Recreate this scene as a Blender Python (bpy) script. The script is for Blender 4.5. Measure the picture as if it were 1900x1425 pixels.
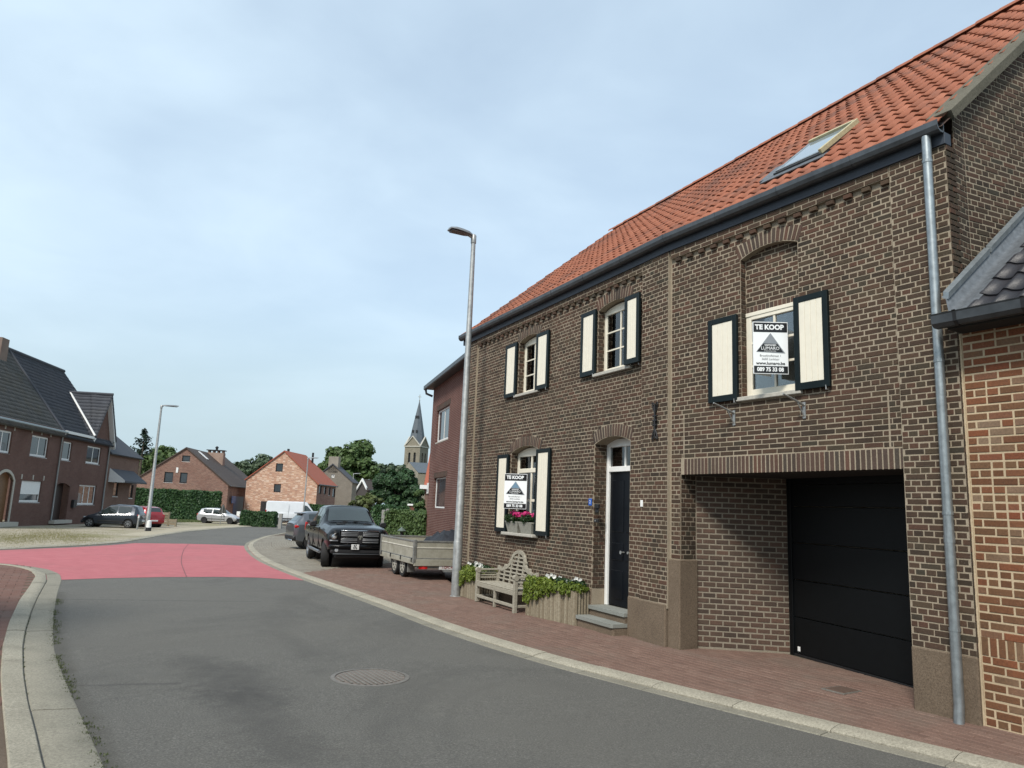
import bpy, bmesh, math, random
import numpy as np
from mathutils import Vector, Matrix
from mathutils.geometry import tessellate_polygon
R_ = math.radians
random.seed(7); RNG = np.random.default_rng(7)
for o in list(bpy.data.objects): bpy.data.objects.remove(o)
SC = bpy.context.scene; COL = SC.collection

# ---------------------------------------------------------------- camera
FPX = 1370.0; PITCH = R_(9.64); ROLL = R_(2.311); CX, CY = 950.0, 712.5; CAMH = 1.9
_f = np.array([0, math.cos(PITCH), math.sin(PITCH)]); _r = np.array([1., 0, 0]); _u = np.cross(_r, _f)
_R = math.cos(ROLL)*_r + math.sin(ROLL)*_u; _U = -math.sin(ROLL)*_r + math.cos(ROLL)*_u
CAM = np.array([0, 0, CAMH])
cam = bpy.data.cameras.new('camera'); camo = bpy.data.objects.new('camera', cam); COL.objects.link(camo)
cam.sensor_fit = 'HORIZONTAL'; cam.sensor_width = 36; cam.lens = 36*FPX/1900; cam.clip_start = .05; cam.clip_end = 3000
m = Matrix.Identity(4)
for i in range(3):
    m[i][0] = _R[i]; m[i][1] = _U[i]; m[i][2] = -_f[i]; m[i][3] = CAM[i]
camo.matrix_world = m
SC.camera = camo
SC.render.resolution_x = 1024; SC.render.resolution_y = 768

# ---------------------------------------------------------------- sky, sun, exposure
SUN_EL = 47.0; SUN_AZ = 207.0            # where the sun stands, clockwise from +Y
w = bpy.data.worlds.new('World'); SC.world = w; w.use_nodes = True
nt = w.node_tree; nt.nodes.clear()
def WN(t, **k):
    n = nt.nodes.new(t)
    for a, b in k.items(): setattr(n, a, b)
    return n
sky = WN('ShaderNodeTexSky', sky_type='NISHITA', sun_disc=False, sun_elevation=R_(SUN_EL), sun_rotation=R_(SUN_AZ),
         altitude=60, air_density=1.25, dust_density=2.2, ozone_density=1.6)
tc = WN('ShaderNodeTexCoord'); sep = WN('ShaderNodeSeparateXYZ'); nt.links.new(tc.outputs['Generated'], sep.inputs[0])
zc = WN('ShaderNodeMath', operation='MAXIMUM'); nt.links.new(sep.outputs[2], zc.inputs[0]); zc.inputs[1].default_value = 0.0
za = WN('ShaderNodeMath', operation='ADD'); nt.links.new(zc.outputs[0], za.inputs[0]); za.inputs[1].default_value = .22
dv = WN('ShaderNodeVectorMath', operation='DIVIDE')
cmb = WN('ShaderNodeCombineXYZ')
for i in range(3): nt.links.new(za.outputs[0], cmb.inputs[i])
nt.links.new(tc.outputs['Generated'], dv.inputs[0]); nt.links.new(cmb.outputs[0], dv.inputs[1])
def wnoise(scale, det, rough, loc, sx=1.0, dist=0.0, rz=0.0):
    mp = WN('ShaderNodeMapping'); mp.inputs['Location'].default_value = loc; mp.inputs['Scale'].default_value = (1.0*sx, 1.0, .3)
    mp.inputs['Rotation'].default_value = (0, 0, rz)
    nt.links.new(dv.outputs[0], mp.inputs[0])
    n = WN('ShaderNodeTexNoise'); n.inputs['Scale'].default_value = scale; n.inputs['Detail'].default_value = det
    n.inputs['Roughness'].default_value = rough; n.inputs['Distortion'].default_value = dist
    nt.links.new(mp.outputs[0], n.inputs['Vector']); return n
n1 = wnoise(.85, 5, .5, (1.3, .55, 0), .7, .25, .3); n2 = wnoise(2.4, 5, .55, (4, 2, 0), 1, .4, .4)
mx = WN('ShaderNodeMix', data_type='FLOAT'); mx.inputs[0].default_value = .22
nt.links.new(n1.outputs[0], mx.inputs[2]); nt.links.new(n2.outputs[0], mx.inputs[3])
cr = WN('ShaderNodeMapRange', interpolation_type='SMOOTHSTEP'); cr.inputs['From Min'].default_value = .33; cr.inputs['From Max'].default_value = .66
cr.inputs['To Min'].default_value = .44; cr.inputs['To Max'].default_value = .84
nt.links.new(mx.outputs[0], cr.inputs['Value'])
mc = WN('ShaderNodeMix', data_type='RGBA')
nt.links.new(cr.outputs[0], mc.inputs['Factor']); nt.links.new(sky.outputs[0], mc.inputs['A'])
mc.inputs['B'].default_value = (5.3, 6.5, 7.4, 1)
hz = WN('ShaderNodeMapRange', interpolation_type='SMOOTHSTEP'); nt.links.new(sep.outputs[2], hz.inputs['Value'])
for k_, v_ in zip(('From Min', 'From Max', 'To Min', 'To Max'), (.0, .30, .80, .0)): hz.inputs[k_].default_value = v_
mh = WN('ShaderNodeMix', data_type='RGBA'); nt.links.new(hz.outputs[0], mh.inputs['Factor']); nt.links.new(mc.outputs['Result'], mh.inputs['A']); mh.inputs['B'].default_value = (3.1, 4.05, 4.5, 1)
bg = WN('ShaderNodeBackground'); bg.inputs['Strength'].default_value = .125
wo = WN('ShaderNodeOutputWorld')
nt.links.new(mh.outputs['Result'], bg.inputs['Color']); nt.links.new(bg.outputs[0], wo.inputs['Surface'])
sl = bpy.data.lights.new('sun', 'SUN'); slo = bpy.data.objects.new('sun', sl); COL.objects.link(slo)
sl.energy = 3.0; sl.angle = R_(12.0); sl.color = (1.0, .95, .87)
_e, _a = R_(SUN_EL), R_(SUN_AZ)
sd = Vector((math.sin(_a)*math.cos(_e), math.cos(_a)*math.cos(_e), math.sin(_e)))
slo.rotation_euler = sd.to_track_quat('Z', 'Y').to_euler(); slo.location = sd*60
SC.view_settings.view_transform = 'Standard'; SC.view_settings.look = 'None'
SC.view_settings.exposure = 0.36; SC.view_settings.gamma = 1.0; SC.view_settings.use_curve_mapping = False
SC.render.engine = 'CYCLES'

# ---------------------------------------------------------------- pixel -> place
KS = 0.01                                  # the street falls away from the camera
def GZ(y, off=0.0): return off - KS*(y - 10.0)
def ray(px, py): return _R*(px-CX)/FPX - _U*(py-CY)/FPX + _f
def G(px, py, off=0.0):
    d = ray(px, py); t = (off + KS*10 - CAMH)/(d[2] + KS*d[1]); return CAM + d*t
def atY(px, py, Y):
    d = ray(px, py); return CAM + d*(Y/d[1])
class Frame:
    """a vertical wall plane: s along it, off outward, z up"""
    def __init__(s, x, y, az, out=1):
        a = R_(az); s.o = np.array([x, y, 0.]); s.d = np.array([math.sin(a), math.cos(a), 0.])
        s.n = np.array([math.cos(a), -math.sin(a), 0.])*out; s.az = az
    def pt(s, u, off, z): return s.o + s.d*u + s.n*off + np.array([0, 0, z])
    def pix(s, px, py, off=0.0):
        d = ray(px, py); t = ((s.o + s.n*off - CAM) @ s.n)/(d @ s.n); P = CAM + d*t
        return float((P - s.o) @ s.d), float(P[2])

# ---------------------------------------------------------------- scene helpers
WORLD = {}
def _link(o, parent):
    COL.objects.link(o)
    if parent is not None:
        o.parent = parent
        o.matrix_parent_inverse = WORLD.get(parent.name, Matrix.Identity(4)).inverted()
    return o
def tag(o, label=None, cat=None, group=None, kind=None):
    if label: o['label'] = label
    if cat: o['category'] = cat
    if group: o['group'] = group
    if kind: o['kind'] = kind
    return o
def thing(name, loc, label, cat, group=None, rz=None):
    """Empty at the base of a thing. rz given: parts are built in local coordinates; else in world coordinates"""
    o = bpy.data.objects.new(name, None); COL.objects.link(o); o.empty_display_size = .2
    mw = Matrix.Translation(Vector([float(v) for v in loc]))
    if rz is not None: mw = mw @ Matrix.Rotation(rz, 4, 'Z')
    o.matrix_basis = mw
    if rz is None: WORLD[o.name] = mw
    return tag(o, label, cat, group)
class MB:
    def __init__(s): s.v = []; s.f = []; s.uv = {}
    def add(s, vs, fs, uvs=None):
        b = len(s.v); s.v.extend([tuple(float(c) for c in p) for p in vs])
        for i, f in enumerate(fs):
            if uvs is not None: s.uv[len(s.f)] = uvs[i]
            s.f.append(tuple(b+j for j in f))
        return s
    def quad(s, a, b, c, d, uv=None): return s.add([a, b, c, d], [(0, 1, 2, 3)], [uv] if uv else None)
    def box(s, x0, x1, y0, y1, z0, z1, M=None):
        vs = [(x0,y0,z0),(x1,y0,z0),(x1,y1,z0),(x0,y1,z0),(x0,y0,z1),(x1,y0,z1),(x1,y1,z1),(x0,y1,z1)]
        if M is not None: vs = [tuple(M @ Vector(p)) for p in vs]
        return s.add(vs, [(0,3,2,1),(4,5,6,7),(0,1,5,4),(1,2,6,5),(2,3,7,6),(3,0,4,7)])
    def cbox(s, x0, x1, y0, y1, z0, z1, c, M=None):
        """box with chamfered edges"""
        c = min(c, (x1-x0)*.45, (y1-y0)*.45, (z1-z0)*.45)
        vs = []; idx = {}
        for ix, X in ((0, x0), (1, x1)):
            for iy, Y in ((0, y0), (1, y1)):
                for iz, Z in ((0, z0), (1, z1)):
                    dx, dy, dz = (c, -c)[ix], (c, -c)[iy], (c, -c)[iz]
                    for ax in range(3):
                        p = [X + dx, Y + dy, Z + dz]; p[ax] = (X, Y, Z)[ax]
                        idx[(ix, iy, iz, ax)] = len(vs); vs.append(tuple(p))
        F = []
        for ax in range(3):
            o1, o2 = [(1, 2), (2, 0), (0, 1)][ax]
            for e in (0, 1):
                q = []
                for a, b in ((0,0),(1,0),(1,1),(0,1)):
                    k = [0,0,0]; k[ax] = e; k[o1] = a; k[o2] = b; q.append(idx[(*k, ax)])
                F.append(q if e else q[::-1])
        for ax in range(3):
            o1, o2 = [(1, 2), (2, 0), (0, 1)][ax]
            for a in (0, 1):
                for b in (0, 1):
                    k0 = [0,0,0]; k1 = [0,0,0]; k0[o1] = k1[o1] = a; k0[o2] = k1[o2] = b; k1[ax] = 1
                    q = [idx[(*k0, o1)], idx[(*k1, o1)], idx[(*k1, o2)], idx[(*k0, o2)]]
                    F.append(q if (a == b) else q[::-1])
        for ix in (0,1):
            for iy in (0,1):
                for iz in (0,1):
                    q = [idx[(ix,iy,iz,a)] for a in range(3)]
                    F.append(q if (ix+iy+iz) % 2 else q[::-1])
        if M is not None: vs = [tuple(M @ Vector(p)) for p in vs]
        return s.add(vs, F)
    def fbox(s, F, u0, u1, o0, o1, z0, z1, c=0.0):
        """box in a wall frame"""
        M = Matrix(((F.d[0], F.n[0], 0, F.o[0]), (F.d[1], F.n[1], 0, F.o[1]), (0, 0, 1, 0), (0, 0, 0, 1)))
        return s.cbox(u0, u1, o0, o1, z0, z1, c, M) if c else s.box(u0, u1, o0, o1, z0, z1, M)
    def prism(s, poly, z0, z1):
        """upright prism over a plan polygon; z0/z1 numbers or functions of y"""
        n = len(poly); g0 = z0 if callable(z0) else (lambda y: z0); g1 = z1 if callable(z1) else (lambda y: z1)
        vs = [(p[0], p[1], g0(p[1])) for p in poly] + [(p[0], p[1], g1(p[1])) for p in poly]
        tr = tessellate_polygon([[Vector((p[0], p[1], 0)) for p in poly]])
        fs = [tuple(i+n for i in t) for t in tr] + [tuple(reversed(t)) for t in tr]
        fs += [(i, (i+1) % n, n+(i+1) % n, n+i) for i in range(n)]
        return s.add(vs, fs)
    def tube(s, pts, rad, seg=8, caps=True, flat=1.0):
        pts = [Vector([float(c) for c in p]) for p in pts]; n = len(pts)
        rads = rad if hasattr(rad, '__len__') else [rad]*n
        rings = []; up = None
        for i in range(n):
            t = (pts[min(i+1, n-1)] - pts[max(i-1, 0)]).normalized()
            if up is None: up = Vector((0,0,1)) if abs(t.z) < .9 else Vector((1,0,0))
            a = t.cross(up).normalized(); b = a.cross(t).normalized(); up = b
            rings.append([pts[i] + (a*math.cos(2*math.pi*k/seg) + b*math.sin(2*math.pi*k/seg)*flat)*rads[i] for k in range(seg)])
        vs = [p for r in rings for p in r]; fs = []
        for i in range(n-1):
            for k in range(seg):
                k2 = (k+1) % seg; fs.append((i*seg+k, i*seg+k2, (i+1)*seg+k2, (i+1)*seg+k))
        if caps: fs += [tuple(range(seg))[::-1], tuple((n-1)*seg+k for k in range(seg))]
        return s.add(vs, fs)
    def lathe(s, prof, seg=20, M=None, ax='z'):
        """prof: list of (r, h)"""
        vs = []; fs = []
        for r, h in prof:
            for k in range(seg):
                a = 2*math.pi*k/seg; c, q = r*math.cos(a), r*math.sin(a)
                vs.append((c, q, h) if ax == 'z' else ((c, h, q) if ax == 'y' else (h, c, q)))
        for i in range(len(prof)-1):
            for k in range(seg):
                k2 = (k+1) % seg; fs.append((i*seg+k, i*seg+k2, (i+1)*seg+k2, (i+1)*seg+k))
        fs += [tuple(range(seg))[::-1], tuple((len(prof)-1)*seg+k for k in range(seg))]
        if M is not None: vs = [tuple(M @ Vector(p)) for p in vs]
        return s.add(vs, fs)
    def mesh(s, name, smooth=False, fix=True):
        me = bpy.data.meshes.new(name); me.from_pydata(s.v, [], s.f)
        if s.uv:
            ul = me.uv_layers.new(name='UVMap')
            for pi, uvs in s.uv.items():
                if uvs is None: continue
                for li, uv in zip(me.polygons[pi].loop_indices, uvs): ul.data[li].uv = uv
        if fix:
            bm = bmesh.new(); bm.from_mesh(me); bmesh.ops.recalc_face_normals(bm, faces=bm.faces); bm.to_mesh(me); bm.free()
        if smooth:
            me.polygons.foreach_set('use_smooth', [True]*len(me.polygons))
            if smooth != 'all':
                try: me.set_sharp_from_angle(angle=R_(38))
                except Exception: pass
        me.update(); return me
    def build(s, name, mat, parent=None, smooth=False, fix=True, **tags):
        o = bpy.data.objects.new(name, s.mesh(name, smooth, fix)); _link(o, parent)
        if mat: o.data.materials.append(mat)
        return tag(o, **tags) if tags else o

def loft(rings, closed=True, caps=True):
    """rings: equal-length point lists -> (verts, faces)"""
    n = len(rings[0]); vs = [p for r in rings for p in r]; fs = []
    for i in range(len(rings)-1):
        for k in range(n if closed else n-1):
            k2 = (k+1) % n; fs.append((i*n+k, i*n+k2, (i+1)*n+k2, (i+1)*n+k))
    if caps: fs += [tuple(range(n))[::-1], tuple((len(rings)-1)*n+k for k in range(n))]
    return vs, fs
def emit(pieces, unit, name, mat, parent, n_ind=300, stuff=None, group_label=None):
    """pieces: list of 4x4 matrices on the mesh `unit`. The n_ind nearest become objects, the rest one joined mesh"""
    if not pieces: return
    P = np.array(pieces); d = np.linalg.norm(P[:, :3, 3] - CAM, axis=1); order = np.argsort(d)
    if not unit.materials: unit.materials.append(mat)
    pw = WORLD.get(parent.name, Matrix.Identity(4)).inverted() if parent else Matrix.Identity(4)
    for i in order[:n_ind]:
        o = bpy.data.objects.new(name, unit); COL.objects.link(o); o.parent = parent
        o.matrix_parent_inverse = pw; o.matrix_basis = Matrix(P[i].tolist())
    rest = order[n_ind:]
    if len(rest):
        nv = len(unit.vertices); co = np.empty(nv*3); unit.vertices.foreach_get('co', co); co = co.reshape(-1, 3)
        ch = np.concatenate([co, np.ones((nv, 1))], 1)
        V = np.einsum('nij,vj->nvi', P[rest], ch)[:, :, :3].reshape(-1, 3)
        lt = np.array([p.loop_total for p in unit.polygons]); lv = np.empty(lt.sum(), int); unit.loops.foreach_get('vertex_index', lv)
        nr = len(rest); LV = (lv[None, :] + (np.arange(nr)*nv)[:, None]).ravel(); LT = np.tile(lt, nr)
        me = bpy.data.meshes.new(stuff or name+'s'); me.vertices.add(len(V)); me.vertices.foreach_set('co', V.ravel())
        me.loops.add(len(LV)); me.loops.foreach_set('vertex_index', LV); me.polygons.add(len(LT))
        me.polygons.foreach_set('loop_start', np.concatenate([[0], np.cumsum(LT)[:-1]])); me.polygons.foreach_set('loop_total', LT)
        sm = np.empty(len(unit.polygons), bool); unit.polygons.foreach_get('use_smooth', sm); me.polygons.foreach_set('use_smooth', np.tile(sm, nr))
        me.update(calc_edges=True); me.validate()
        me.materials.append(mat); o = bpy.data.objects.new(stuff or name+'s', me); _link(o, parent); o['kind'] = 'stuff'

# ---------------------------------------------------------------- materials
MATS = {}
class NM:
    def __init__(s, name):
        s.m = bpy.data.materials.new(name); s.m.use_nodes = True; s.t = s.m.node_tree; s.b = s.t.nodes['Principled BSDF']; MATS[name] = s.m
    def n(s, typ, **k):
        x = s.t.nodes.new(typ)
        for a, b in k.items(): setattr(x, a, b)
        return x
    def l(s, a, b): s.t.links.new(a, b)
    def pos(s): return s.n('ShaderNodeNewGeometry').outputs['Position']
    def noise(s, scale, det=4, rough=.6, vec=None, dist=0, stretch=None):
        x = s.n('ShaderNodeTexNoise'); x.inputs['Scale'].default_value = scale; x.inputs['Detail'].default_value = det; x.inputs['Roughness'].default_value = rough
        x.inputs['Distortion'].default_value = dist
        v = vec if vec is not None else s.pos()
        if stretch:
            mp = s.n('ShaderNodeMapping'); mp.inputs['Scale'].default_value = stretch; s.l(v, mp.inputs[0]); v = mp.outputs[0]
        s.l(v, x.inputs['Vector']); return x.outputs[0]
    def rng(s, v, a, b, c=0., d=1., smooth=False):
        x = s.n('ShaderNodeMapRange', interpolation_type='SMOOTHSTEP' if smooth else 'LINEAR')
        for k, q in zip(('From Min','From Max','To Min','To Max'), (a, b, c, d)): x.inputs[k].default_value = q
        s.l(v, x.inputs['Value']); return x.outputs[0]
    def mix(s, f, a, b, blend='MIX'):
        x = s.n('ShaderNodeMix', data_type='RGBA', blend_type=blend)
        for inp, q in (('Factor', f), ('A', a), ('B', b)):
            i = x.inputs[inp]
            if hasattr(q, 'is_output'): s.l(q, i)
            elif inp == 'Factor': i.default_value = q
            else: i.default_value = (*q, 1)
        return x.outputs['Result']
    def math(s, op, a, b=None):
        x = s.n('ShaderNodeMath', operation=op)
        for i, q in enumerate((a, b)):
            if q is None: continue
            if hasattr(q, 'is_output'): s.l(q, x.inputs[i])
            else: x.inputs[i].default_value = q
        return x.outputs[0]
    def ramp(s, v, stops, interp='LINEAR'):
        x = s.n('ShaderNodeValToRGB'); x.color_ramp.interpolation = interp; e = x.color_ramp.elements
        while len(e) < len(stops): e.new(.5)
        for q, (p, c) in zip(e, stops): q.position = p; q.color = (*c, 1)
        s.l(v, x.inputs[0]); return x.outputs[0]
    def rand(s):
        """one random number per piece, whether it is its own object or an island of a joined mesh"""
        a = s.n('ShaderNodeObjectInfo').outputs['Random']; b = s.n('ShaderNodeNewGeometry').outputs['Random Per Island']
        return s.math('FRACT', s.math('ADD', a, b))
    def bump(s, h, dist=.01, strength=1.0):
        x = s.n('ShaderNodeBump'); x.inputs['Distance'].default_value = dist; x.inputs['Strength'].default_value = strength
        s.l(h, x.inputs['Height']); s.l(x.outputs[0], s.b.inputs['Normal']); return x
    def seg(s, p0, p1, w0, w1, nscale=3., namp=.2):
        """mask along a ground line: 1 on it, 0 beyond w1"""
        d = np.array(p1[:2])-np.array(p0[:2]); L = float(np.linalg.norm(d)); d /= L
        mp = s.n('ShaderNodeVectorMath', operation='SUBTRACT'); s.l(s.pos(), mp.inputs[0]); mp.inputs[1].default_value = (p0[0], p0[1], 0)
        sx = s.n('ShaderNodeSeparateXYZ'); s.l(mp.outputs[0], sx.inputs[0]); X, Y = sx.outputs[0], sx.outputs[1]
        t = s.math('ADD', s.math('MULTIPLY', X, float(d[0])), s.math('MULTIPLY', Y, float(d[1])))
        tc = s.math('MINIMUM', s.math('MAXIMUM', t, 0.0), L)
        dx = s.math('SUBTRACT', X, s.math('MULTIPLY', tc, float(d[0]))); dy = s.math('SUBTRACT', Y, s.math('MULTIPLY', tc, float(d[1])))
        r = s.math('SQRT', s.math('ADD', s.math('MULTIPLY', dx, dx), s.math('MULTIPLY', dy, dy)))
        r = s.math('ADD', r, s.math('MULTIPLY', s.math('SUBTRACT', s.noise(nscale, 5, .65), .5), namp*2))
        return s.rng(r, w0, w1, 1., 0., True)
    def fin(s, col=None, rough=None, metal=None, spec=None):
        for k, v in (('Base Color', col), ('Roughness', rough), ('Metallic', metal), ('Specular IOR Level', spec)):
            if v is None: continue
            i = s.b.inputs[k]
            if hasattr(v, 'is_output'): s.l(v, i)
            elif k == 'Base Color': i.default_value = (*v, 1)
            else: i.default_value = v
        return s.m
def sc(c, k): return tuple(min(1, x*k) for x in c)
def plain(name, col, rough=.6, metal=0., spec=.5, var=.12, scale=9., bump=0., bs=60., coat=0.):
    M = NM(name); c = M.mix(M.rng(M.noise(scale, 5), .3, .7), sc(col, 1-var), sc(col, 1+var))
    if bump: M.bump(M.noise(bs, 4), bump)
    if coat: M.b.inputs['Coat Weight'].default_value = coat; M.b.inputs['Coat Roughness'].default_value = .04
    return M.fin(c, rough, metal, spec)
def brickmat(name, cols, grime=.35, gloss=.85, gscale=1.3, greenish=.0):
    """loose bricks: a colour per brick from the stops, mottling, slow staining"""
    M = NM(name); r = M.rand(); n = len(cols)
    c = M.ramp(r, [(i/(n-1), q) for i, q in enumerate(cols)])
    c = M.mix(M.rng(M.noise(.75, 4, .6, dist=.6), .48, .68, 0, .42, True), c, sc((cols[3][0], cols[3][1]*.92, cols[3][2]*.9), 1.15))
    c = M.mix(M.rng(M.noise(.6, 4, .6, dist=.6, vec=None, stretch=(1.7, 1.3, .5)), .52, .70, 0, .40, True), c, (cols[0][0]*.9, cols[0][1], cols[0][2]*.95))
    c = M.mix(M.rng(M.noise(55, 5, .7), .35, .75), c, M.mix(.5, c, (.02, .017, .015)))
    c = M.mix(M.math('MULTIPLY', M.rng(M.noise(gscale, 5, .6), .42, .75, smooth=True), grime), c, sc(cols[0], .35))
    c = M.mix(M.math('MULTIPLY', M.rng(M.noise(95, 3, .5), .66, .78), .55), c, (.32, .28, .24))
    M.bump(M.noise(120, 4, .7), .004)
    return M.fin(c, gloss, 0, .25)
def bricktex(name, c1, c2, mortar, bw=.22, bh=.075, mw=.012, noise_cols=None):
    """walls too far for loose bricks: uv in metres"""
    M = NM(name); uv = M.n('ShaderNodeUVMap').outputs[0]
    b = M.n('ShaderNodeTexBrick'); M.l(uv, b.inputs['Vector'])
    for k, v in (('Scale', 1.0), ('Mortar Size', mw), ('Mortar Smooth', .2), ('Bias', 0.), ('Brick Width', bw), ('Row Height', bh)): b.inputs[k].default_value = v
    b.inputs['Color1'].default_value = (*c1, 1); b.inputs['Color2'].default_value = (*c2, 1); b.inputs['Mortar'].default_value = (*mortar, 1)
    c = b.outputs['Color']
    c = M.mix(M.rng(M.noise(.9, 6, .6), .35, .7, 0, .45), c, sc(c1, .6))
    c = M.mix(M.rng(M.noise(14, 4, .6), .4, .75, 0, .4), c, sc(c2, 1.25))
    if noise_cols:
        wv = M.n('ShaderNodeTexWhiteNoise', noise_dimensions='2D'); sn = M.n('ShaderNodeVectorMath', operation='SNAP'); sn.inputs[1].default_value = (bw, bh, 1)
        M.l(uv, sn.inputs[0]); M.l(sn.outputs[0], wv.inputs['Vector'])
        c2_ = M.ramp(wv.outputs['Value'], [(i/(len(noise_cols)-1), q) for i, q in enumerate(noise_cols)], 'CONSTANT')
        c = M.mix(M.math('MULTIPLY', M.math('SUBTRACT', 1.0, b.outputs['Fac']), .85), c, c2_)
    M.bump(M.math('SUBTRACT', 1.0, b.outputs['Fac']), .008)
    return M.fin(c, .9, 0, .2)
def glassmat(name, tint=(.02,.025,.03), trans=.0):
    M = NM(name)
    if not trans:
        return M.fin(M.mix(M.rng(M.noise(.7, 3), .35, .65), tint, sc(tint, 1.8)), .04, 0, .9)
    out = [n for n in M.t.nodes if n.type == 'OUTPUT_MATERIAL'][0]
    tr = M.n('ShaderNodeBsdfTransparent'); tr.inputs[0].default_value = (.82, .86, .86, 1)
    gl = M.n('ShaderNodeBsdfGlossy'); gl.inputs['Roughness'].default_value = .015
    fr = M.n('ShaderNodeFresnel'); fr.inputs[0].default_value = 1.5
    f = M.math('ADD', M.math('MULTIPLY', fr.outputs[0], .9), trans)
    mx = M.n('ShaderNodeMixShader'); M.l(f, mx.inputs[0]); M.l(tr.outputs[0], mx.inputs[1]); M.l(gl.outputs[0], mx.inputs[2]); M.l(mx.outputs[0], out.inputs[0])
    M.t.nodes.remove(M.b); return M.m
def leafmat(name, stops, trans=.25):
    M = NM(name); out = [n for n in M.t.nodes if n.type == 'OUTPUT_MATERIAL'][0]
    r = M.rand(); c = M.ramp(r, [(i/(len(stops)-1), q) for i, q in enumerate(stops)])
    c = M.mix(M.rng(M.noise(.8, 4), .35, .7, 0, .4), c, sc(stops[0], .7))
    M.fin(c, .55, 0, .35)
    tl = M.n('ShaderNodeBsdfTranslucent'); M.l(M.mix(.5, c, sc(stops[-1], 1.3)), tl.inputs[0])
    mx = M.n('ShaderNodeMixShader'); mx.inputs[0].default_value = trans
    M.l(M.b.outputs[0], mx.inputs[1]); M.l(tl.outputs[0], mx.inputs[2]); M.l(mx.outputs[0], out.inputs[0]); return M.m

# brick_unit: x along, y outward, z up, all 0..1
def brick_unit(name, cx=.03, cz=.07):
    b = MB(); ring = lambda y, a, c: [(a, y, c), (1-a, y, c), (1-a, y, 1-c), (a, y, 1-c)]
    v = ring(0, 0, 0) + ring(.72, 0, 0) + ring(1, cx, cz); f = [(8, 9, 10, 11)]
    for k in range(4):
        k2 = (k+1) % 4; f += [(k, k2, 4+k2, 4+k), (4+k, 4+k2, 8+k2, 8+k)]
    return b.add(v, f).mesh(name)
U_STR = brick_unit('brick', .02, .07); U_HEAD = brick_unit('brick', .045, .07); U_SOLD = brick_unit('brick', .09, .018)
def bmatx(F, u0, z0, lu, lz, front, depth=.022):
    M = np.eye(4); M[:3, 0] = F.d*lu; M[:3, 1] = F.n*depth; M[:3, 2] = (0, 0, lz); M[:3, 3] = F.pt(u0, front-depth, z0); return M
def lay(F, u0, u1, z0, z1, course, pitch, holes=(), bond='english', front=0.0, j=.0108, phase=0.0, toothed=False):
    """courses of bricks on a wall frame; holes: functions z -> (a, b) or None"""
    S, H = [], []; i = 0; nz = int(round((z1-z0)/course)); ch = (z1-z0)/nz
    for i in range(nz):
        za = z0 + i*ch; zm = za + ch/2; iv = [(u0, u1)]
        for h in holes:
            q = h(zm)
            if q is None: continue
            nv = []
            for a, b in iv:
                if q[0] > a: nv.append((a, min(b, q[0])))
                if q[1] < b: nv.append((max(a, q[1]), b))
            iv = [x for x in nv if x[1]-x[0] > .015]
        head = (bond == 'english' and i % 2 == 1)
        p = pitch/2 if head else pitch
        ph = phase + (pitch/4 if head else 0) + (pitch/2 if (bond in ('running', 'mixed') and i % 2) or (bond == 'english' and i % 4 == 2) else 0)
        for a, b in iv:
            k = math.floor((a-ph)/p)
            while True:
                lo, hi = ph + k*p, ph + (k+1)*p; k += 1
                if lo >= b: break
                lo, hi = max(lo, a), min(hi, b)
                if hi - lo < .03: continue
                if bond == 'mixed' and hi-lo > pitch*.8 and random.random() < .28:
                    parts = [(lo, (lo+hi)/2), ((lo+hi)/2, hi)]
                else: parts = [(lo, hi)]
                for lo_, hi_ in parts:
                    jj = lambda q=.0015: random.uniform(-q, q)
                    M = bmatx(F, lo_+j/2+jj(), za+j/2+jj(), hi_-lo_-j, ch-j+jj(), front+random.uniform(-.003, .0025))
                    (H if hi_-lo_ < pitch*.7 else S).append(M)
    return S, H
def arch_z(u, ua, ub, spring, rise):
    c = (ua+ub)/2; hw = (ub-ua)/2; r = (hw*hw + rise*rise)/(2*rise); x = min(abs(u-c), hw)
    return spring + rise - r + math.sqrt(max(r*r - x*x, 0))
def arch_loop(ua, ub, z0, spring, rise, n=8):
    pts = [(ua, z0), (ub, z0)]
    for i in range(n+1):
        u = ub + (ua-ub)*i/n; pts.append((u, arch_z(u, ua, ub, spring, rise)))
    return pts
def arch_hole(ua, ub, z0, spring, rise, th, ext=.05):
    """the opening plus the ring of voussoirs above it"""
    def f(z):
        if z < z0: return None
        if z < spring: return (ua, ub)
        c = (ua+ub)/2; hw = (ub-ua)/2; r = (hw*hw+rise*rise)/(2*rise); zc = spring+rise-r; ro = r+th
        if z > zc+ro: return None
        x = math.sqrt(max(ro*ro-(z-zc)**2, 0)); k = ext*(z-spring)/th
        x = min(x, hw+ext*min(1, (z-spring)/th)); return (c-x, c+x)
    return f
def voussoirs(F, ua, ub, spring, rise, th, n, front=0.001, j=.0125):
    hw = (ub-ua)/2; c = (ua+ub)/2; r = (hw*hw+rise*rise)/(2*rise); zc = spring+rise-r; a1 = math.asin(hw/r); out = []
    for i in range(n):
        a = -a1 + 2*a1*(i+.5)/n; wdt = 2*a1*r/n - j
        ax = F.d*math.cos(a) + np.array([0, 0, -math.sin(a)]); rd = F.d*math.sin(a) + np.array([0, 0, math.cos(a)])
        M = np.eye(4); M[:3, 0] = ax*wdt*(1+.5*th/r); M[:3, 1] = F.n*.03; M[:3, 2] = rd*(th-.008)
        M[:3, 3] = F.pt(c, front-.03+random.uniform(-.003,.003), zc) + rd*(r+.004) - ax*wdt/2*(1+.25*th/r); out.append(M)
    return out
def rect(a, b, c, d): return [(a, c), (b, c), (b, d), (a, d)]
def rhole(a, b, c, d): return lambda z: (a, b) if c < z < d else None
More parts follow.
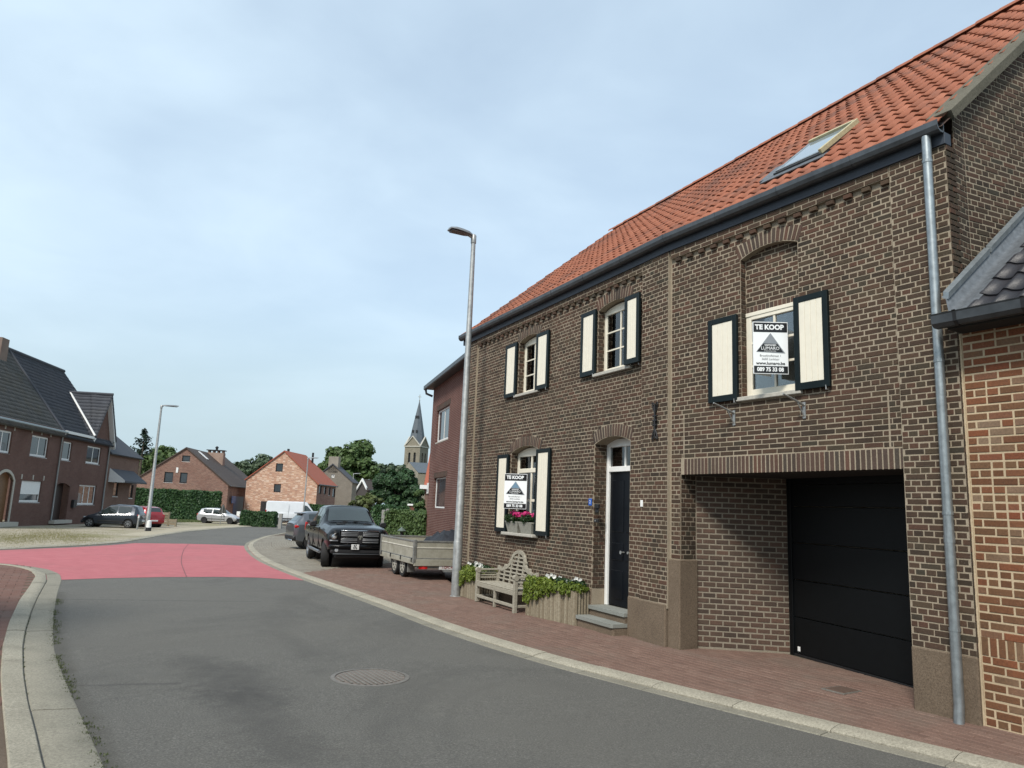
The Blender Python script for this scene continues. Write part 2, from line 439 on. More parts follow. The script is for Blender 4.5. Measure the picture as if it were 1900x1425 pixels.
def wall(F, outer, holes=(), off=0.0, depth=.15, thick=.0):
    """flat wall with real openings; reveals go back `depth`"""
    b = MB(); loops = [[Vector((u, z, 0)) for u, z in outer]] + [[Vector((u, z, 0)) for u, z in h] for h in holes]
    flat = [p for l in loops for p in l]
    P = [F.pt(p.x, off, p.y) for p in flat]; tr = tessellate_polygon(loops)
    b.add(P, [tuple(t) for t in tr], [[(flat[i].x, flat[i].y) for i in t] for t in tr])
    for h in holes:
        n = len(h)
        for i in range(n):
            (a, c), (e, g) = h[i], h[(i+1) % n]
            b.quad(F.pt(a, off, c), F.pt(e, off, g), F.pt(e, off-depth, g), F.pt(a, off-depth, c), [(a, c), (e, g), (e+depth, g), (a+depth, c)] if abs(a-e) < .01 else [(a, c), (e, g), (e, g+depth), (a, c+depth)])
    if thick:
        n = len(outer)
        for i in range(n):
            (a, c), (e, g) = outer[i], outer[(i+1) % n]
            b.quad(F.pt(a, off, c), F.pt(e, off, g), F.pt(e, off-thick, g), F.pt(a, off-thick, c), [(a, c), (e, g), (e+thick, g), (a+thick, c)])
        b.quad(*[F.pt(u, off-thick, z) for u, z in (outer if n == 4 else outer[:4])]) if n == 4 else None
    return b
def window(F, u0, u1, z0, z1, off, house, frame_m, glass_m, cols=1, rows=1, bar=.055, thin=.022, sill=None, sill_m=None, depth=.05, transom=None, label=None, sd=.09, arch=None):
    """frame > panes and sill. transom: height of a cross bar. arch: rise of a curved head"""
    b = MB(); g = lambda a, c, e, h, o=0.0, d=depth: b.fbox(F, a, c, off-d, off+o, e, h, .006)
    top = z1
    g(u0, u0+bar, z0, top); g(u1-bar, u1, z0, top); g(u0+bar, u1-bar, z0, z0+bar*1.2, .004); g(u0+bar, u1-bar, top-bar, top, .004)
    if arch:
        n = 10
        for i in range(n):
            a = u0 + (u1-u0)*i/n; c = u0 + (u1-u0)*(i+1)/n
            za, zb = arch_z(a, u0, u1, z1-.002, arch), arch_z(c, u0, u1, z1-.002, arch)
            vs = [F.pt(a, off, z1-.01), F.pt(c, off, z1-.01), F.pt(c, off, zb), F.pt(a, off, za)]
            vs2 = [F.pt(a, off-depth, z1-.01), F.pt(c, off-depth, z1-.01), F.pt(c, off-depth, zb), F.pt(a, off-depth, za)]
            b.add(vs+vs2, [(0,1,2,3),(7,6,5,4),(0,4,5,1),(3,2,6,7)])
    spans = [(z0+bar*1.2, top-bar)]
    if transom:
        g(u0+bar, u1-bar, transom-bar*.6, transom+bar*.6, .006); spans = [(z0+bar*1.2, transom-bar*.6), (transom+bar*.6, top-bar)]
    wn = None; panes = []
    for si, (za, zb) in enumerate(spans):
        cc, rr = (cols, rows) if not isinstance(cols, (list, tuple)) else (cols[si], rows[si])
        iw = u1-u0-2*bar; ih = zb-za
        for i in range(1, cc): b.fbox(F, u0+bar+iw*i/cc-thin/2, u0+bar+iw*i/cc+thin/2, off-depth*.8, off-.006, za, zb)
        for k in range(1, rr): b.fbox(F, u0+bar, u1-bar, off-depth*.75, off-.009, za+ih*k/rr-thin/2, za+ih*k/rr+thin/2)
        for i in range(cc):
            for k in range(rr):
                panes.append((u0+bar+iw*i/cc, u0+bar+iw*(i+1)/cc, za+ih*k/rr, za+ih*(k+1)/rr))
    wn = b.build('window', frame_m, house)
    if label: wn['label'] = label
    for a, c, e, h in panes:
        q = MB(); q.fbox(F, a, c, off-depth*.55, off-depth*.45, e, h); q.build('pane', glass_m, wn)
    if sill is not None:
        q = MB(); q.fbox(F, u0-sill, u1+sill, off-depth, off+sd, z0-.055, z0, .008); q.build('sill', sill_m or frame_m, wn)
    return wn
def polyline_resample(P, n):
    P = np.array(P, float); d = np.r_[0, np.cumsum(np.linalg.norm(np.diff(P, axis=0), axis=1))]
    t = np.linspace(0, d[-1], n); return np.stack([np.interp(t, d, P[:, i]) for i in range(P.shape[1])], 1)
def smooth_line(P, n, it=2):
    Q = polyline_resample(P, n)
    for _ in range(it): Q[1:-1] = .25*Q[:-2] + .5*Q[1:-1] + .25*Q[2:]
    return Q
def offset_line(P, d):
    t = np.gradient(P, axis=0); t /= np.linalg.norm(t, axis=1)[:, None]; return P + np.stack([t[:, 1], -t[:, 0]], 1)*d
def in_poly(x, y, poly):
    ins = False; n = len(poly); j = n-1
    for i in range(n):
        xi, yi, xj, yj = poly[i][0], poly[i][1], poly[j][0], poly[j][1]
        if (yi > y) != (yj > y) and x < (xj-xi)*(y-yi)/(yj-yi)+xi: ins = not ins
        j = i
    return ins
def text(s, size, F3, name, mat, parent, bold=0.0, align='CENTER', lift=.0015, sx=1.0, spacing=1.0):
    """flat lettering; F3 = (origin, x axis, y axis) in world or local coordinates"""
    c = bpy.data.curves.new(name, 'FONT'); c.body = s; c.size = size; c.align_x = align; c.align_y = 'CENTER'; c.offset = bold; c.space_character = spacing; c.resolution_u = 3
    o = bpy.data.objects.new(name, c); me = bpy.data.meshes.new_from_object(o); bpy.data.objects.remove(o); bpy.data.curves.remove(c)
    o3, x, y = [np.array(q, float) for q in F3]; nn = np.cross(x, y)
    for v in me.vertices: v.co = Vector((o3 + x*v.co.x*sx + y*v.co.y + nn*lift).tolist())
    me.materials.clear(); me.materials.append(mat); me.name = name
    o = bpy.data.objects.new(name, me); return _link(o, parent)
# ================================================================ materials in use
LE_PIX = [(215, 1480), (113.5, 1245), (98.6, 1175), (108, 1099.5)]
def asphalt_mat():
    M = NM('asphalt')
    c = M.ramp(M.noise(62, 5, .9), [(.30, (.028, .027, .024)), (.45, (.082, .079, .071)), (.54, (.125, .120, .107)), (.66, (.27, .26, .23))])
    c = M.mix(M.rng(M.noise(210, 3, .8), .35, .7, 0, .5), c, (.115, .111, .10))
    c = M.mix(M.rng(M.noise(.45, 7, .7, stretch=(1, .55, 1), dist=.9), .47, .62, 0, .34, True), c, (.058, .056, .052))
    c = M.mix(M.rng(M.noise(3.5, 7, .75, dist=.8), .52, .72, 0, .30), c, (.165, .160, .142))
    c = M.mix(M.rng(M.noise(9, 6, .8, dist=1.2), .60, .70, 0, .45, True), c, (.050, .048, .044))
    c = M.mix(M.rng(M.noise(.23, 5, .6), .40, .65, 0, .30, True), c, (.125, .117, .10))
    for q in (((355, 1225), (430, 1290)), ((430, 1290), (545, 1400)), ((440, 1240), (500, 1300))):
        c = M.mix(M.math('MULTIPLY', M.seg(G(*q[0]), G(*q[1]), .0, .50, 5., .42), .42), c, (.050, .048, .045))
    for q in (((110, 1112), (480, 1116)), ((150, 1272), (330, 1268))):
        c = M.mix(M.math('MULTIPLY', M.seg(G(*q[0]), G(*q[1]), .01, .07, 6., .05), .5), c, (.052, .05, .047))
    for q in (((LE_PIX[0]), (LE_PIX[1])), ((LE_PIX[1]), (LE_PIX[2])), ((LE_PIX[2]), (LE_PIX[3]))):
        c = M.mix(M.math('MULTIPLY', M.seg(G(*q[0]), G(*q[1]), .03, .22, 4., .1), .5), c, (.060, .055, .045))
    M.bump(M.noise(90, 5, .85), .012, .8)
    return M.fin(c, .86, 0, .3)
def red_mat():
    M = NM('red_road_coating')
    c = M.mix(M.rng(M.noise(3, 6, .65), .3, .7), (.345, .100, .110), (.415, .132, .143))
    c = M.mix(M.rng(M.noise(140, 3, .7), .5, .75, 0, .35), c, (.28, .085, .09))
    c = M.mix(M.rng(M.noise(.5, 6, .68, stretch=(1, .5, 1), dist=.6), .48, .68, 0, .5, True), c, (.27, .105, .105))
    c = M.mix(M.rng(M.noise(1.3, 7, .72, stretch=(.35, 1.6, 1), dist=.8), .54, .68, 0, .45, True), c, (.47, .19, .20))
    c = M.mix(M.rng(M.noise(24, 5, .85), .56, .68, 0, .5), c, (.23, .085, .085))
    M.bump(M.noise(300, 3), .004, .5)
    return M.fin(c, .85, 0, .3)
def concrete_mat(name, a, b, speck=.4, sc_=1.0):
    M = NM(name)
    c = M.mix(M.rng(M.noise(90*sc_, 4, .8), .32, .68), a, b)
    c = M.mix(M.rng(M.noise(200*sc_, 2, .6), .60, .70, 0, speck), c, (.10, .085, .06))
    c = M.mix(M.rng(M.noise(1.7, 5, .6), .4, .75, 0, .35, True), c, sc(a, .65))
    r = M.rand(); c = M.mix(M.math('MULTIPLY', r, .18), c, sc(a, .7))
    M.bump(M.noise(150*sc_, 4, .8), .006, .8)
    return M.fin(c, .9, 0, .25)
def paver_mat(name, stops, moss=.25):
    M = NM(name); r = M.rand(); c = M.ramp(r, [(i/(len(stops)-1), q) for i, q in enumerate(stops)])
    c = M.mix(M.rng(M.noise(85, 5, .9), .36, .62), sc(stops[0], .55), c)
    c = M.mix(M.rng(M.noise(.8, 6, .65, dist=.5), .45, .72, 0, .55, True), c, (.14, .115, .092))
    c = M.mix(M.rng(M.noise(260, 2, .6), .62, .72, 0, .5), c, (.33, .28, .23))
    M.bump(M.noise(240, 3, .8), .004, .8)
    return M.fin(c, .88, 0, .25)
def mortar_mat(name, c1, c2):
    M = NM(name); c = M.mix(M.rng(M.noise(70, 4, .7), .35, .7), c1, c2); c = M.mix(M.rng(M.noise(1.1, 4), .4, .7, 0, .4), c, sc(c1, .6))
    M.bump(M.noise(180, 3), .003); return M.fin(c, .95, 0, .15)
def tile_mat(name, stops, dirt, amount=.6):
    M = NM(name); r = M.rand(); c = M.ramp(r, [(i/(len(stops)-1), q) for i, q in enumerate(stops)])
    c = M.mix(M.rng(M.noise(40, 4, .7), .4, .75, 0, .35), c, sc(stops[0], .6))
    c = M.mix(M.rng(M.noise(.6, 6, .68, dist=.9), .47, .66, 0, amount, True), c, dirt)
    M.bump(M.noise(90, 4), .003); return M.fin(c, .75, 0, .3)
def gravel_mat():
    M = NM('gravel')
    v = M.n('ShaderNodeTexVoronoi'); v.inputs['Scale'].default_value = 14; M.l(M.pos(), v.inputs['Vector'])
    c = M.mix(M.rng(M.noise(16, 6, .75), .3, .7), (.19, .165, .12), (.46, .41, .32))
    c = M.mix(M.rng(M.noise(1.1, 7, .75, dist=.5), .42, .68, 0, .5, True), c, (.23, .205, .155))
    c = M.mix(M.rng(M.noise(5, 6, .85), .52, .66, 0, .5), c, (.14, .125, .09))
    c = M.mix(M.rng(M.noise(.35, 6, .65, stretch=(.5, 1, 1), dist=.5), .50, .62, 0, .55, True), c, (.165, .16, .065))
    M.bump(v.outputs['Distance'], .03, .6); return M.fin(c, .95, 0, .15)
def grass_ground():
    M = NM('grass_ground'); c = M.mix(M.rng(M.noise(3, 6), .3, .7), (.05, .075, .025), (.10, .12, .04)); return M.fin(c, .95, 0, .1)
M_ASPH = asphalt_mat(); M_RED = red_mat(); M_GRAVEL = gravel_mat(); M_GRASS = grass_ground()
M_KERB = concrete_mat('kerb_concrete', (.19, .174, .135), (.46, .425, .338), .7, .55)
M_GUTTERSTONE = concrete_mat('gutter_concrete', (.155, .144, .114), (.32, .30, .24), .5, .55)
M_PAVE = paver_mat('red_paver', [(.175, .108, .084), (.235, .148, .114), (.205, .124, .096), (.27, .175, .136)])
M_PAVEL = paver_mat('old_red_paver', [(.16, .082, .062), (.21, .115, .088), (.185, .095, .072)])
M_BLOCK = paver_mat('grey_block', [(.23, .21, .17), (.32, .295, .24), (.275, .25, .20)])
M_JOINT = mortar_mat('sand_joint', (.10, .075, .056), (.15, .115, .088))
BR_MAIN = brickmat('dark_brick', [(.040, .030, .021), (.076, .049, .032), (.058, .040, .027), (.092, .053, .035), (.066, .045, .029), (.110, .055, .036), (.084, .060, .037), (.050, .043, .030)])
BR_SOLD = brickmat('soldier_brick', [(.06, .046, .037), (.095, .064, .050), (.112, .064, .048), (.08, .064, .05), (.135, .068, .047), (.07, .06, .048)], .2)
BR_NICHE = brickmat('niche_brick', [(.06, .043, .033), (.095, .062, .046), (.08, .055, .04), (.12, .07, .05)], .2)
BR_NEIGH = brickmat('red_brown_brick', [(.13, .058, .028), (.20, .082, .038), (.17, .095, .050), (.235, .080, .036), (.185, .10, .052), (.25, .17, .11), (.215, .062, .028), (.155, .085, .044)], .22, .85, 1.0)
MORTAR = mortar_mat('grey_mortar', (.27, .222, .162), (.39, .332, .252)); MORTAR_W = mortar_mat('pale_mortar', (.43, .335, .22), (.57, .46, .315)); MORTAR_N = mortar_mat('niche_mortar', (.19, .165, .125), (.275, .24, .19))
TILE_R = tile_mat('clay_tile', [(.255, .090, .050), (.315, .112, .062), (.285, .098, .054), (.345, .13, .075)], (.105, .055, .042), .7)
TILE_K = tile_mat('black_glazed_tile', [(.022, .022, .026), (.034, .033, .037), (.028, .027, .031)], (.05, .048, .05), .4); TILE_K.node_tree.nodes['Principled BSDF'].inputs['Roughness'].default_value = .33
STONE = concrete_mat('plinth_granite', (.085, .062, .043), (.235, .18, .128), .6, .7); STEPST = concrete_mat('blue_stone', (.19, .20, .18), (.27, .275, .25), .2, .6)
CREAM = plain('cream_paint', (.74, .69, .57), .45, var=.04); WHITE = plain('white_paint', (.78, .78, .75), .45, var=.04)
GREEN = plain('dark_green_paint', (.0035, .0085, .0095), .45, spec=.25, var=.2); BLUEBLK = plain('blue_black_paint', (.0028, .0042, .0068), .4, spec=.22, var=.2)
ANTH = plain('anthracite_panel', (.0028, .0036, .0042), .5, spec=.2, var=.15, bump=.0008, bs=300); FASCIA = plain('slate_fascia', (.030, .038, .052), .55, var=.12, scale=3)
ZINC = plain('zinc', (.30, .33, .34), .42, .75, var=.2, scale=14); ZINC_D = plain('dark_zinc', (.075, .083, .09), .45, .5, var=.25, scale=6)
LEAD = plain('lead_flashing', (.125, .135, .145), .5, .4, var=.25, scale=18, bump=.006, bs=14); CONC_OLD = concrete_mat('mossy_coping', (.085, .078, .056), (.16, .145, .11), .5, .4)
SILLST = plain('sill_stone', (.40, .38, .33), .7, var=.15, scale=20); BLACK = plain('black_iron', (.009, .009, .010), .5, var=.2); GLASS = glassmat('window_glass', trans=.10)
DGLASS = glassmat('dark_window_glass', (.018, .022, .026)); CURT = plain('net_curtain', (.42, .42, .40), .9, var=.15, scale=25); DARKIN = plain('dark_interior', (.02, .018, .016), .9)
STEEL = plain('galvanised_steel', (.34, .345, .335), .45, .55, var=.22, scale=11); PINE = plain('yellow_pine', (.42, .37, .22), .5, var=.15, scale=20)

# ================================================================ the ground
def sheet(name, poly, off, mat, kind='structure', fine=False):
    b = MB(); tr = tessellate_polygon([[Vector((p[0], p[1], 0)) for p in poly]])
    b.add([(p[0], p[1], GZ(p[1], off)) for p in poly], [tuple(t) for t in tr], [[(poly[i][0], poly[i][1]) for i in t] for t in tr])
    me = b.mesh(name, fix=False)
    for p in me.polygons:
        if p.normal.z < 0: p.flip()
    o = bpy.data.objects.new(name, me); _link(o, None); me.materials.append(mat); o['kind'] = kind; return o
sheet('ground', [(-900, -60), (900, -60), (900, 1500), (-900, 1500)], -.06, M_GRASS)
sheet('road', [(-120, -25), (40, -25), (40, 100), (-120, 100)], 0.0, M_ASPH)
# right kerb: edge of the asphalt, read off the photograph
E_pix = [(1760, 1425), (1500, 1360), (1200, 1284), (1000, 1231), (900, 1200), (800, 1166), (700, 1126), (601, 1090), (550, 1072), (512, 1057), (480, 1042), (464, 1031), (455, 1021), (452, 1014), (456, 1008), (466, 1003), (490, 995), (531, 988), (590, 981), (680, 975)]
E0 = [G(x, y)[:2] for x, y in E_pix]; d0 = (E0[0]-E0[1]); d0 /= np.linalg.norm(d0)
E_line = smooth_line([E0[0]+d0*8] + E0, 260, 3)
GUT = offset_line(E_line, .17); KB = offset_line(E_line, .40)
def stones(name, A, Bk, la, lb, ha, hb, seg, mat, parent, nmin=3, crown=.0, gap=.008):
    """stones between two lines, each its own mesh"""
    A = np.array(A); Bk = np.array(Bk); C = (A+Bk)/2; d = np.r_[0, np.cumsum(np.linalg.norm(np.diff(C, axis=0), axis=1))]
    n = max(1, int(d[-1]/seg))
    for i in range(n):
        t = np.linspace(d[-1]*i/n+gap/2, d[-1]*(i+1)/n-gap/2, nmin+1)
        a = np.stack([np.interp(t, d, A[:, k]) for k in (0, 1)], 1); c = np.stack([np.interp(t, d, Bk[:, k]) for k in (0, 1)], 1)
        rings = []; dz = random.uniform(-.004, .004)
        for p, q in zip(a, c):
            r = []
            for f, h in ((0, -.06), (0, la+dz-.012), (.05, la+dz), (.5, (la+lb)/2+crown+dz), (.95, lb+dz), (1, lb+dz-.012), (1, -.06)):
                xy = p + (q-p)*f; r.append((xy[0], xy[1], GZ(xy[1], h)))
            rings.append(r)
        b = MB(); b.add(*loft(rings)); b.build(name, mat, parent, smooth=True)
kr = thing('kerb', (*E_line[60], 0), None, None); kr['kind'] = 'structure'
stones('gutter_stone', E_line + (GUT-E_line)*.02, GUT - (GUT-E_line)*.05, .010, .012, 0, 0, 1.0, M_GUTTERSTONE, kr)
stones('kerb_stone', GUT, KB, .028, .05, 0, 0, 1.0, M_KERB, kr, crown=.006)
# left kerb
zl = lambda L: [G(x, y)[:2] for x, y in L]
LB = zl([(15, 1480), (13.5, 1425), (2.7, 1310), (0, 1256), (4, 1202), (16, 1159), (35, 1118), (54, 1091), (66, 1071), (56, 1061), (27, 1053), (0, 1049.5), (-80, 1047)])
LJ = zl([(96, 1480), (78, 1418), (65, 1359), (51, 1305), (43, 1251), (42, 1202), (47, 1170), (58, 1134.6), (70, 1107.6), (86.5, 1078), (84, 1064), (50, 1053.5), (20, 1049.5), (0, 1048), (-80, 1045.5)])
LE = zl([(215, 1480), (194.6, 1424), (162, 1351), (138, 1302), (113.5, 1245), (101, 1207.6), (98.6, 1175), (100, 1137), (108, 1099.5), (115, 1077), (112, 1066), (89, 1057), (54, 1051.5), (21.6, 1047.6), (0, 1046), (-80, 1043.5)])
LBs, LJs, LEs = smooth_line(LB, 140, 2), smooth_line(LJ, 140, 2), smooth_line(LE, 140, 2)
kl = thing('kerb', (*LEs[40], 0), None, None); kl['kind'] = 'structure'
stones('gutter_stone', LEs, LJs + (LEs-LJs)*.03, .012, .012, 0, 0, 2.1, M_GUTTERSTONE, kl, 6)
stones('kerb_stone', LJs, LBs, .028, .045, 0, 0, 2.1, M_KERB, kl, 6, .006)
# red crossing
Rf = [G(x, y)[:2] for x, y in [(116, 1076), (200, 1073), (300, 1071), (400, 1070.5), (480, 1072), (563, 1077)]]
Rb = [G(x, y)[:2] for x, y in [(452, 1013), (400, 1010.5), (340, 1009), (250, 1008)]]
fk = [G(x, y)[:2] for x, y in [(250, 1008), (200, 1012), (120, 1016.5), (0, 1021), (-250, 1031)]]
red_poly = [(Rf[0][0]-.6, Rf[0][1]-.3)] + [tuple(p) for p in Rf] + [tuple(G(x, y)[:2]) for x, y in [(535, 1062), (500, 1046), (480, 1036), (468, 1024), (462, 1014)]] + [tuple(p) for p in Rb] + [tuple(p) for p in fk] + [(-36, 17), (-14, 17)]
sheet('red_road', red_poly, .004, M_RED)
# far-left kerb, forecourt
FK = [G(x, y)[:2] for x, y in [(-300, 1033), (-100, 1025), (0, 1020), (100, 1015.5), (180, 1011), (230, 1006.5), (262, 1001), (300, 993.5), (350, 986.5), (410, 981), (470, 977), (530, 974.5), (600, 972)]]
FKs = smooth_line(FK, 160, 2); FKb = offset_line(FKs, -.30); FKc = offset_line(FKs, -.32)
kf = thing('kerb', (*FKs[80], GZ(FKs[80][1])), None, None); kf['kind'] = 'structure'
stones('kerb_stone', FKs, FKb, .03, .07, 0, 0, 1.6, M_KERB, kf, 3, .004)
fore = [tuple(p) for p in FKc] + [(40, 62), (60, 130), (-140, 130), (-140, 20)]
sheet('forecourt', fore, .055, M_GRAVEL)
fw = [tuple(p) for p in FKc[40:]] + [tuple(p) for p in offset_line(FKs, -1.7)[40:][::-1]]
sheet('footpath', fw, .062, concrete_mat('pale_path', (.33, .29, .21), (.43, .385, .295), .2))
# right pavement: joint sand under it, then the pavers
LAZ, RAZ = -26.12, -31.13
FL = Frame(2.38, 10.85, LAZ, -1); FR = Frame(2.38, 10.85, RAZ, -1)
def pave_z(x, y):
    """height of the right pavement: kerb level at the kerb, a little higher at the wall"""
    d = np.min(np.hypot(KB[:, 0]-x, KB[:, 1]-y)); return GZ(y, .032 + .055*min(1.0, d/1.6))
inner = [FR.pt(-9, .0, 0)[:2], FR.pt(-3.4, -1.0, 0)[:2], FR.pt(0.3, -1.6, 0)[:2], FL.pt(3, -.2, 0)[:2], FL.pt(8.6, -.2, 0)[:2]]
cutA, cutB = G(566, 1062, .05)[:2], G(735, 1045, .05)[:2]
kb_near = [p for p in KB if (p-cutA) @ np.array([cutA[1]-cutB[1], cutB[0]-cutA[0]]) < 0.0 and p[1] < 30]
dirc = (cutB-cutA)/np.linalg.norm(cutB-cutA); cutC = cutA + dirc*9
pave_poly = [tuple(p) for p in kb_near] + [tuple(cutA), tuple(cutC), tuple(FL.pt(10.5, -.6, 0)[:2])] + [tuple(p) for p in inner[::-1]]
def grid_sheet(name, poly, zf, mat, step=.35, kind='structure'):
    """a sheet cut into strips so it can follow a curved height"""
    xs = [p[0] for p in poly]; ys = [p[1] for p in poly]; bm = bmesh.new()
    vs = [bm.verts.new((p[0], p[1], 0)) for p in poly]; tr = tessellate_polygon([[Vector((p[0], p[1], 0)) for p in poly]])
    for t in tr:
        try: bm.faces.new([vs[i] for i in t])
        except ValueError: pass
    for ax, lo, hi in ((0, min(xs), max(xs)), (1, min(ys), max(ys))):
        c = lo + step
        while c < hi:
            pl = [0, 0, 0]; pl[ax] = c; no = [0, 0, 0]; no[ax] = 1
            bmesh.ops.bisect_plane(bm, geom=bm.verts[:]+bm.edges[:]+bm.faces[:], plane_co=pl, plane_no=no); c += step
    for v in bm.verts: v.co.z = zf(v.co.x, v.co.y)
    for f in bm.faces:
        if f.normal.z < 0: f.normal_flip()
    bmesh.ops.recalc_face_normals(bm, faces=bm.faces)
    me = bpy.data.meshes.new(name); bm.to_mesh(me); bm.free()
    if sum(p.normal.z for p in me.polygons) < 0:
        for p in me.polygons: p.flip()
    o = bpy.data.objects.new(name, me); _link(o, None); me.materials.append(mat); o['kind'] = kind; return o
pv = grid_sheet('pavement', pave_poly, lambda x, y: pave_z(x, y)-.006, M_JOINT, .4)
def pave_unit(name, c=.012):
    b = MB(); v = [(-.5,-.5,0),(.5,-.5,0),(.5,.5,0),(-.5,.5,0)]; top = [(-.5+c*2,-.5+c*4,1),(.5-c*2,-.5+c*4,1),(.5-c*2,.5-c*4,1),(-.5+c*2,.5-c*4,1)]
    mid = [(x, y, .7) for x, y, _ in v]
    f = [(8, 9, 10, 11)]
    for k in range(4): k2 = (k+1) % 4; f += [(k, k2, 4+k2, 4+k), (4+k, 4+k2, 8+k2, 8+k)]
    return b.add(v+mid+top, f).mesh(name)
def pmat(c, ax, lx, ly, z, h=.02, tilt=.006):
    ay = np.array([-ax[1], ax[0]]); M = np.eye(4)
    M[:3, 0] = (ax[0]*lx, ax[1]*lx, -KS*ax[1]*lx + random.uniform(-tilt, tilt)*lx); M[:3, 1] = (ay[0]*ly, ay[1]*ly, -KS*ay[1]*ly + random.uniform(-tilt, tilt)*ly)
    M[:3, 2] = (0, 0, h); M[:3, 3] = (c[0], c[1], z-h+random.uniform(-.002, .002)); return M
U_PAVE = pave_unit('paver'); pcs = []
ax = FR.d[:2]; ay = FR.n[:2]; o = FR.o[:2]
for r in range(-90, 130):
    for q in range(-60, 110):
        u = (q + (.5 if r % 2 else 0))*.21; v = r*.105
        c = o + ax*u + ay*v
        if c[1] < 2 or c[1] > 24 or not any(in_poly(*(c+ax*e*.1+ay*g*.05), pave_poly) for e in (-1, 1) for g in (-1, 1)): continue
        pcs.append(pmat(c, ax, .21-.0035, .105-.0035, pave_z(c[0], c[1])))
emit(pcs, U_PAVE, 'paver', M_PAVE, pv, 300)
# grey block paving beyond, laid in arcs along the kerb
dC = np.array([np.min(np.hypot(*(E_line-p).T)) for p in [cutA]])
far_pts = [p for p in KB if (p-cutA) @ np.array([cutA[1]-cutB[1], cutB[0]-cutA[0]]) >= 0.0]
block_poly = [tuple(cutA)] + [tuple(p) for p in far_pts] + [(40, 60), (40, 24), tuple(cutC)]
bp_ = grid_sheet('parking_area', block_poly, lambda x, y: pave_z(x, y)-.008, M_JOINT, 1.5)
pcs = []; U_BLK = pave_unit('block')
for r in range(0, 52):
    Lr = offset_line(E_line, .40 + .055 + r*.115)
    if r > 6:
        for _ in range(min(60, r*2)): Lr[1:-1] = .25*Lr[:-2]+.5*Lr[1:-1]+.25*Lr[2:]
    d = np.r_[0, np.cumsum(np.linalg.norm(np.diff(Lr, axis=0), axis=1))]; t = (.11 if r % 2 else 0.)
    while t < d[-1]-.3:
        c = np.array([np.interp(t, d, Lr[:, 0]), np.interp(t, d, Lr[:, 1])]); c2 = np.array([np.interp(t+.1, d, Lr[:, 0]), np.interp(t+.1, d, Lr[:, 1])])
        t += .22
        a = (c2-c); a /= max(1e-6, np.linalg.norm(a))
        if c[1] < 16 or c[1] > 48 or not in_poly(c[0], c[1], block_poly): continue
        pcs.append(pmat(c, a, .213, .108, pave_z(c[0], c[1]), tilt=.012))
emit(pcs, U_BLK, 'paver', M_BLOCK, bp_, 300)
# left corner pavement, larger old pavers
lp_poly = [tuple(p) for p in LBs] + [(-40, 19), (-40, 0), (-4, 0)]
lp = sheet('pavement', lp_poly, .020, M_JOINT); pcs = []; U_SLAB = pave_unit('paver', .006)
a = np.array([math.sin(R_(-31)), math.cos(R_(-31))]); b2 = np.array([-a[1], a[0]])
for r in range(0, 60):
    for q in range(-6, 80):
        c = np.array([-1.0, 1.0]) + a*(q*.31) + b2*((r+(.5 if q % 2 else 0))*.31)
        if not any(in_poly(*(c+a*e*.15+b2*g*.15), lp_poly) for e in (-1, 1) for g in (-1, 1)): continue
        pcs.append(pmat(c, a, .303, .303, GZ(c[1], .028)))
emit(pcs, U_SLAB, 'paver', M_PAVEL, lp, 300)

# sealed joint across the red surface
jl = smooth_line([G(x, y)[:2] for x, y in [(350, 1009), (341, 1020), (337, 1032), (336, 1044), (340, 1056), (346, 1070.5)]], 24, 1); ja, jb = offset_line(jl, .012), offset_line(jl, -.012)
b = MB(); b.add(*loft([[(p[0], p[1], GZ(p[1], .008)), (q[0], q[1], GZ(q[1], .008))] for p, q in zip(ja, jb)], closed=False, caps=False)); o = b.build('road_joint', plain('bitumen', (.17, .06, .062), .8), bpy.data.objects['red_road'], fix=False)
# ================================================================ the brick house on the right
house = thing('brick_house', FL.pt(2, 0, .05), 'dark brown brick house with orange tiled roof, cream shutters and black garage door', 'house')
CRS = .0645; PIT = .215; ZB = 5.90
UW1 = (4.20, 5.13, 4.28, 5.42, .09); UW2 = (1.06, 2.05, 4.28, 5.42, .09); LW = (4.04, 5.31, 1.43, 3.07, .12); DR = (1.03, 2.08, -.1, 3.06, .11)
SFAR = 7.95
TH = .205
Sb, Hb, Ob, Nb = [], [], [], []
def addb(r): Sb.extend(r[0]); Hb.extend(r[1])
opL = [UW1, UW2, LW, DR]
wl = wall(FL, rect(-.02, SFAR, -.1, 6.05), [arch_loop(*o) for o in opL], -.004, .30, .35)
wallL = wl.build('wall', MORTAR, house)
aholes = [arch_hole(*o, TH) for o in opL]
addb(lay(FL, .69, 7.30, .66, 5.70, CRS, PIT, aholes))
addb(lay(FL, 7.33, SFAR, .1, ZB, CRS, PIT, (), front=.03))                         # pier at the far corner
b = MB(); b.fbox(FL, 7.33, SFAR, -.01, .026, .05, ZB); b.build('pier', MORTAR, house)
b = MB(); b.fbox(FL, .02, .68, -.01, .051, .60, ZB); pierB = b.build('pier', MORTAR, house)
addb(lay(FL, .02, .68, .66, ZB, CRS, PIT, (), front=.055))                         # pier at the bend
for o in opL: Ob.extend(voussoirs(FL, o[0]-.02, o[1]+.02, o[3], o[4], TH, int((o[1]-o[0])/.062)))
# reveals of the openings in the far jamb (the side that faces the camera)
def jamb(F, u, z0, z1, dep, off0=0.0):
    J = Frame(*F.pt(u, off0, 0)[:2], F.az + 90, -1 if False else 1); return J
for o, dep in ((UW1, .14), (UW2, .14), (LW, .16), (DR, .29)):
    P = FL.pt(o[1], 0, 0); J = Frame(P[0], P[1], LAZ+90, 1)
    addb(lay(J, .0, dep, max(.66, o[2]), o[3]+.02, CRS, PIT, (), front=.008, phase=.07))
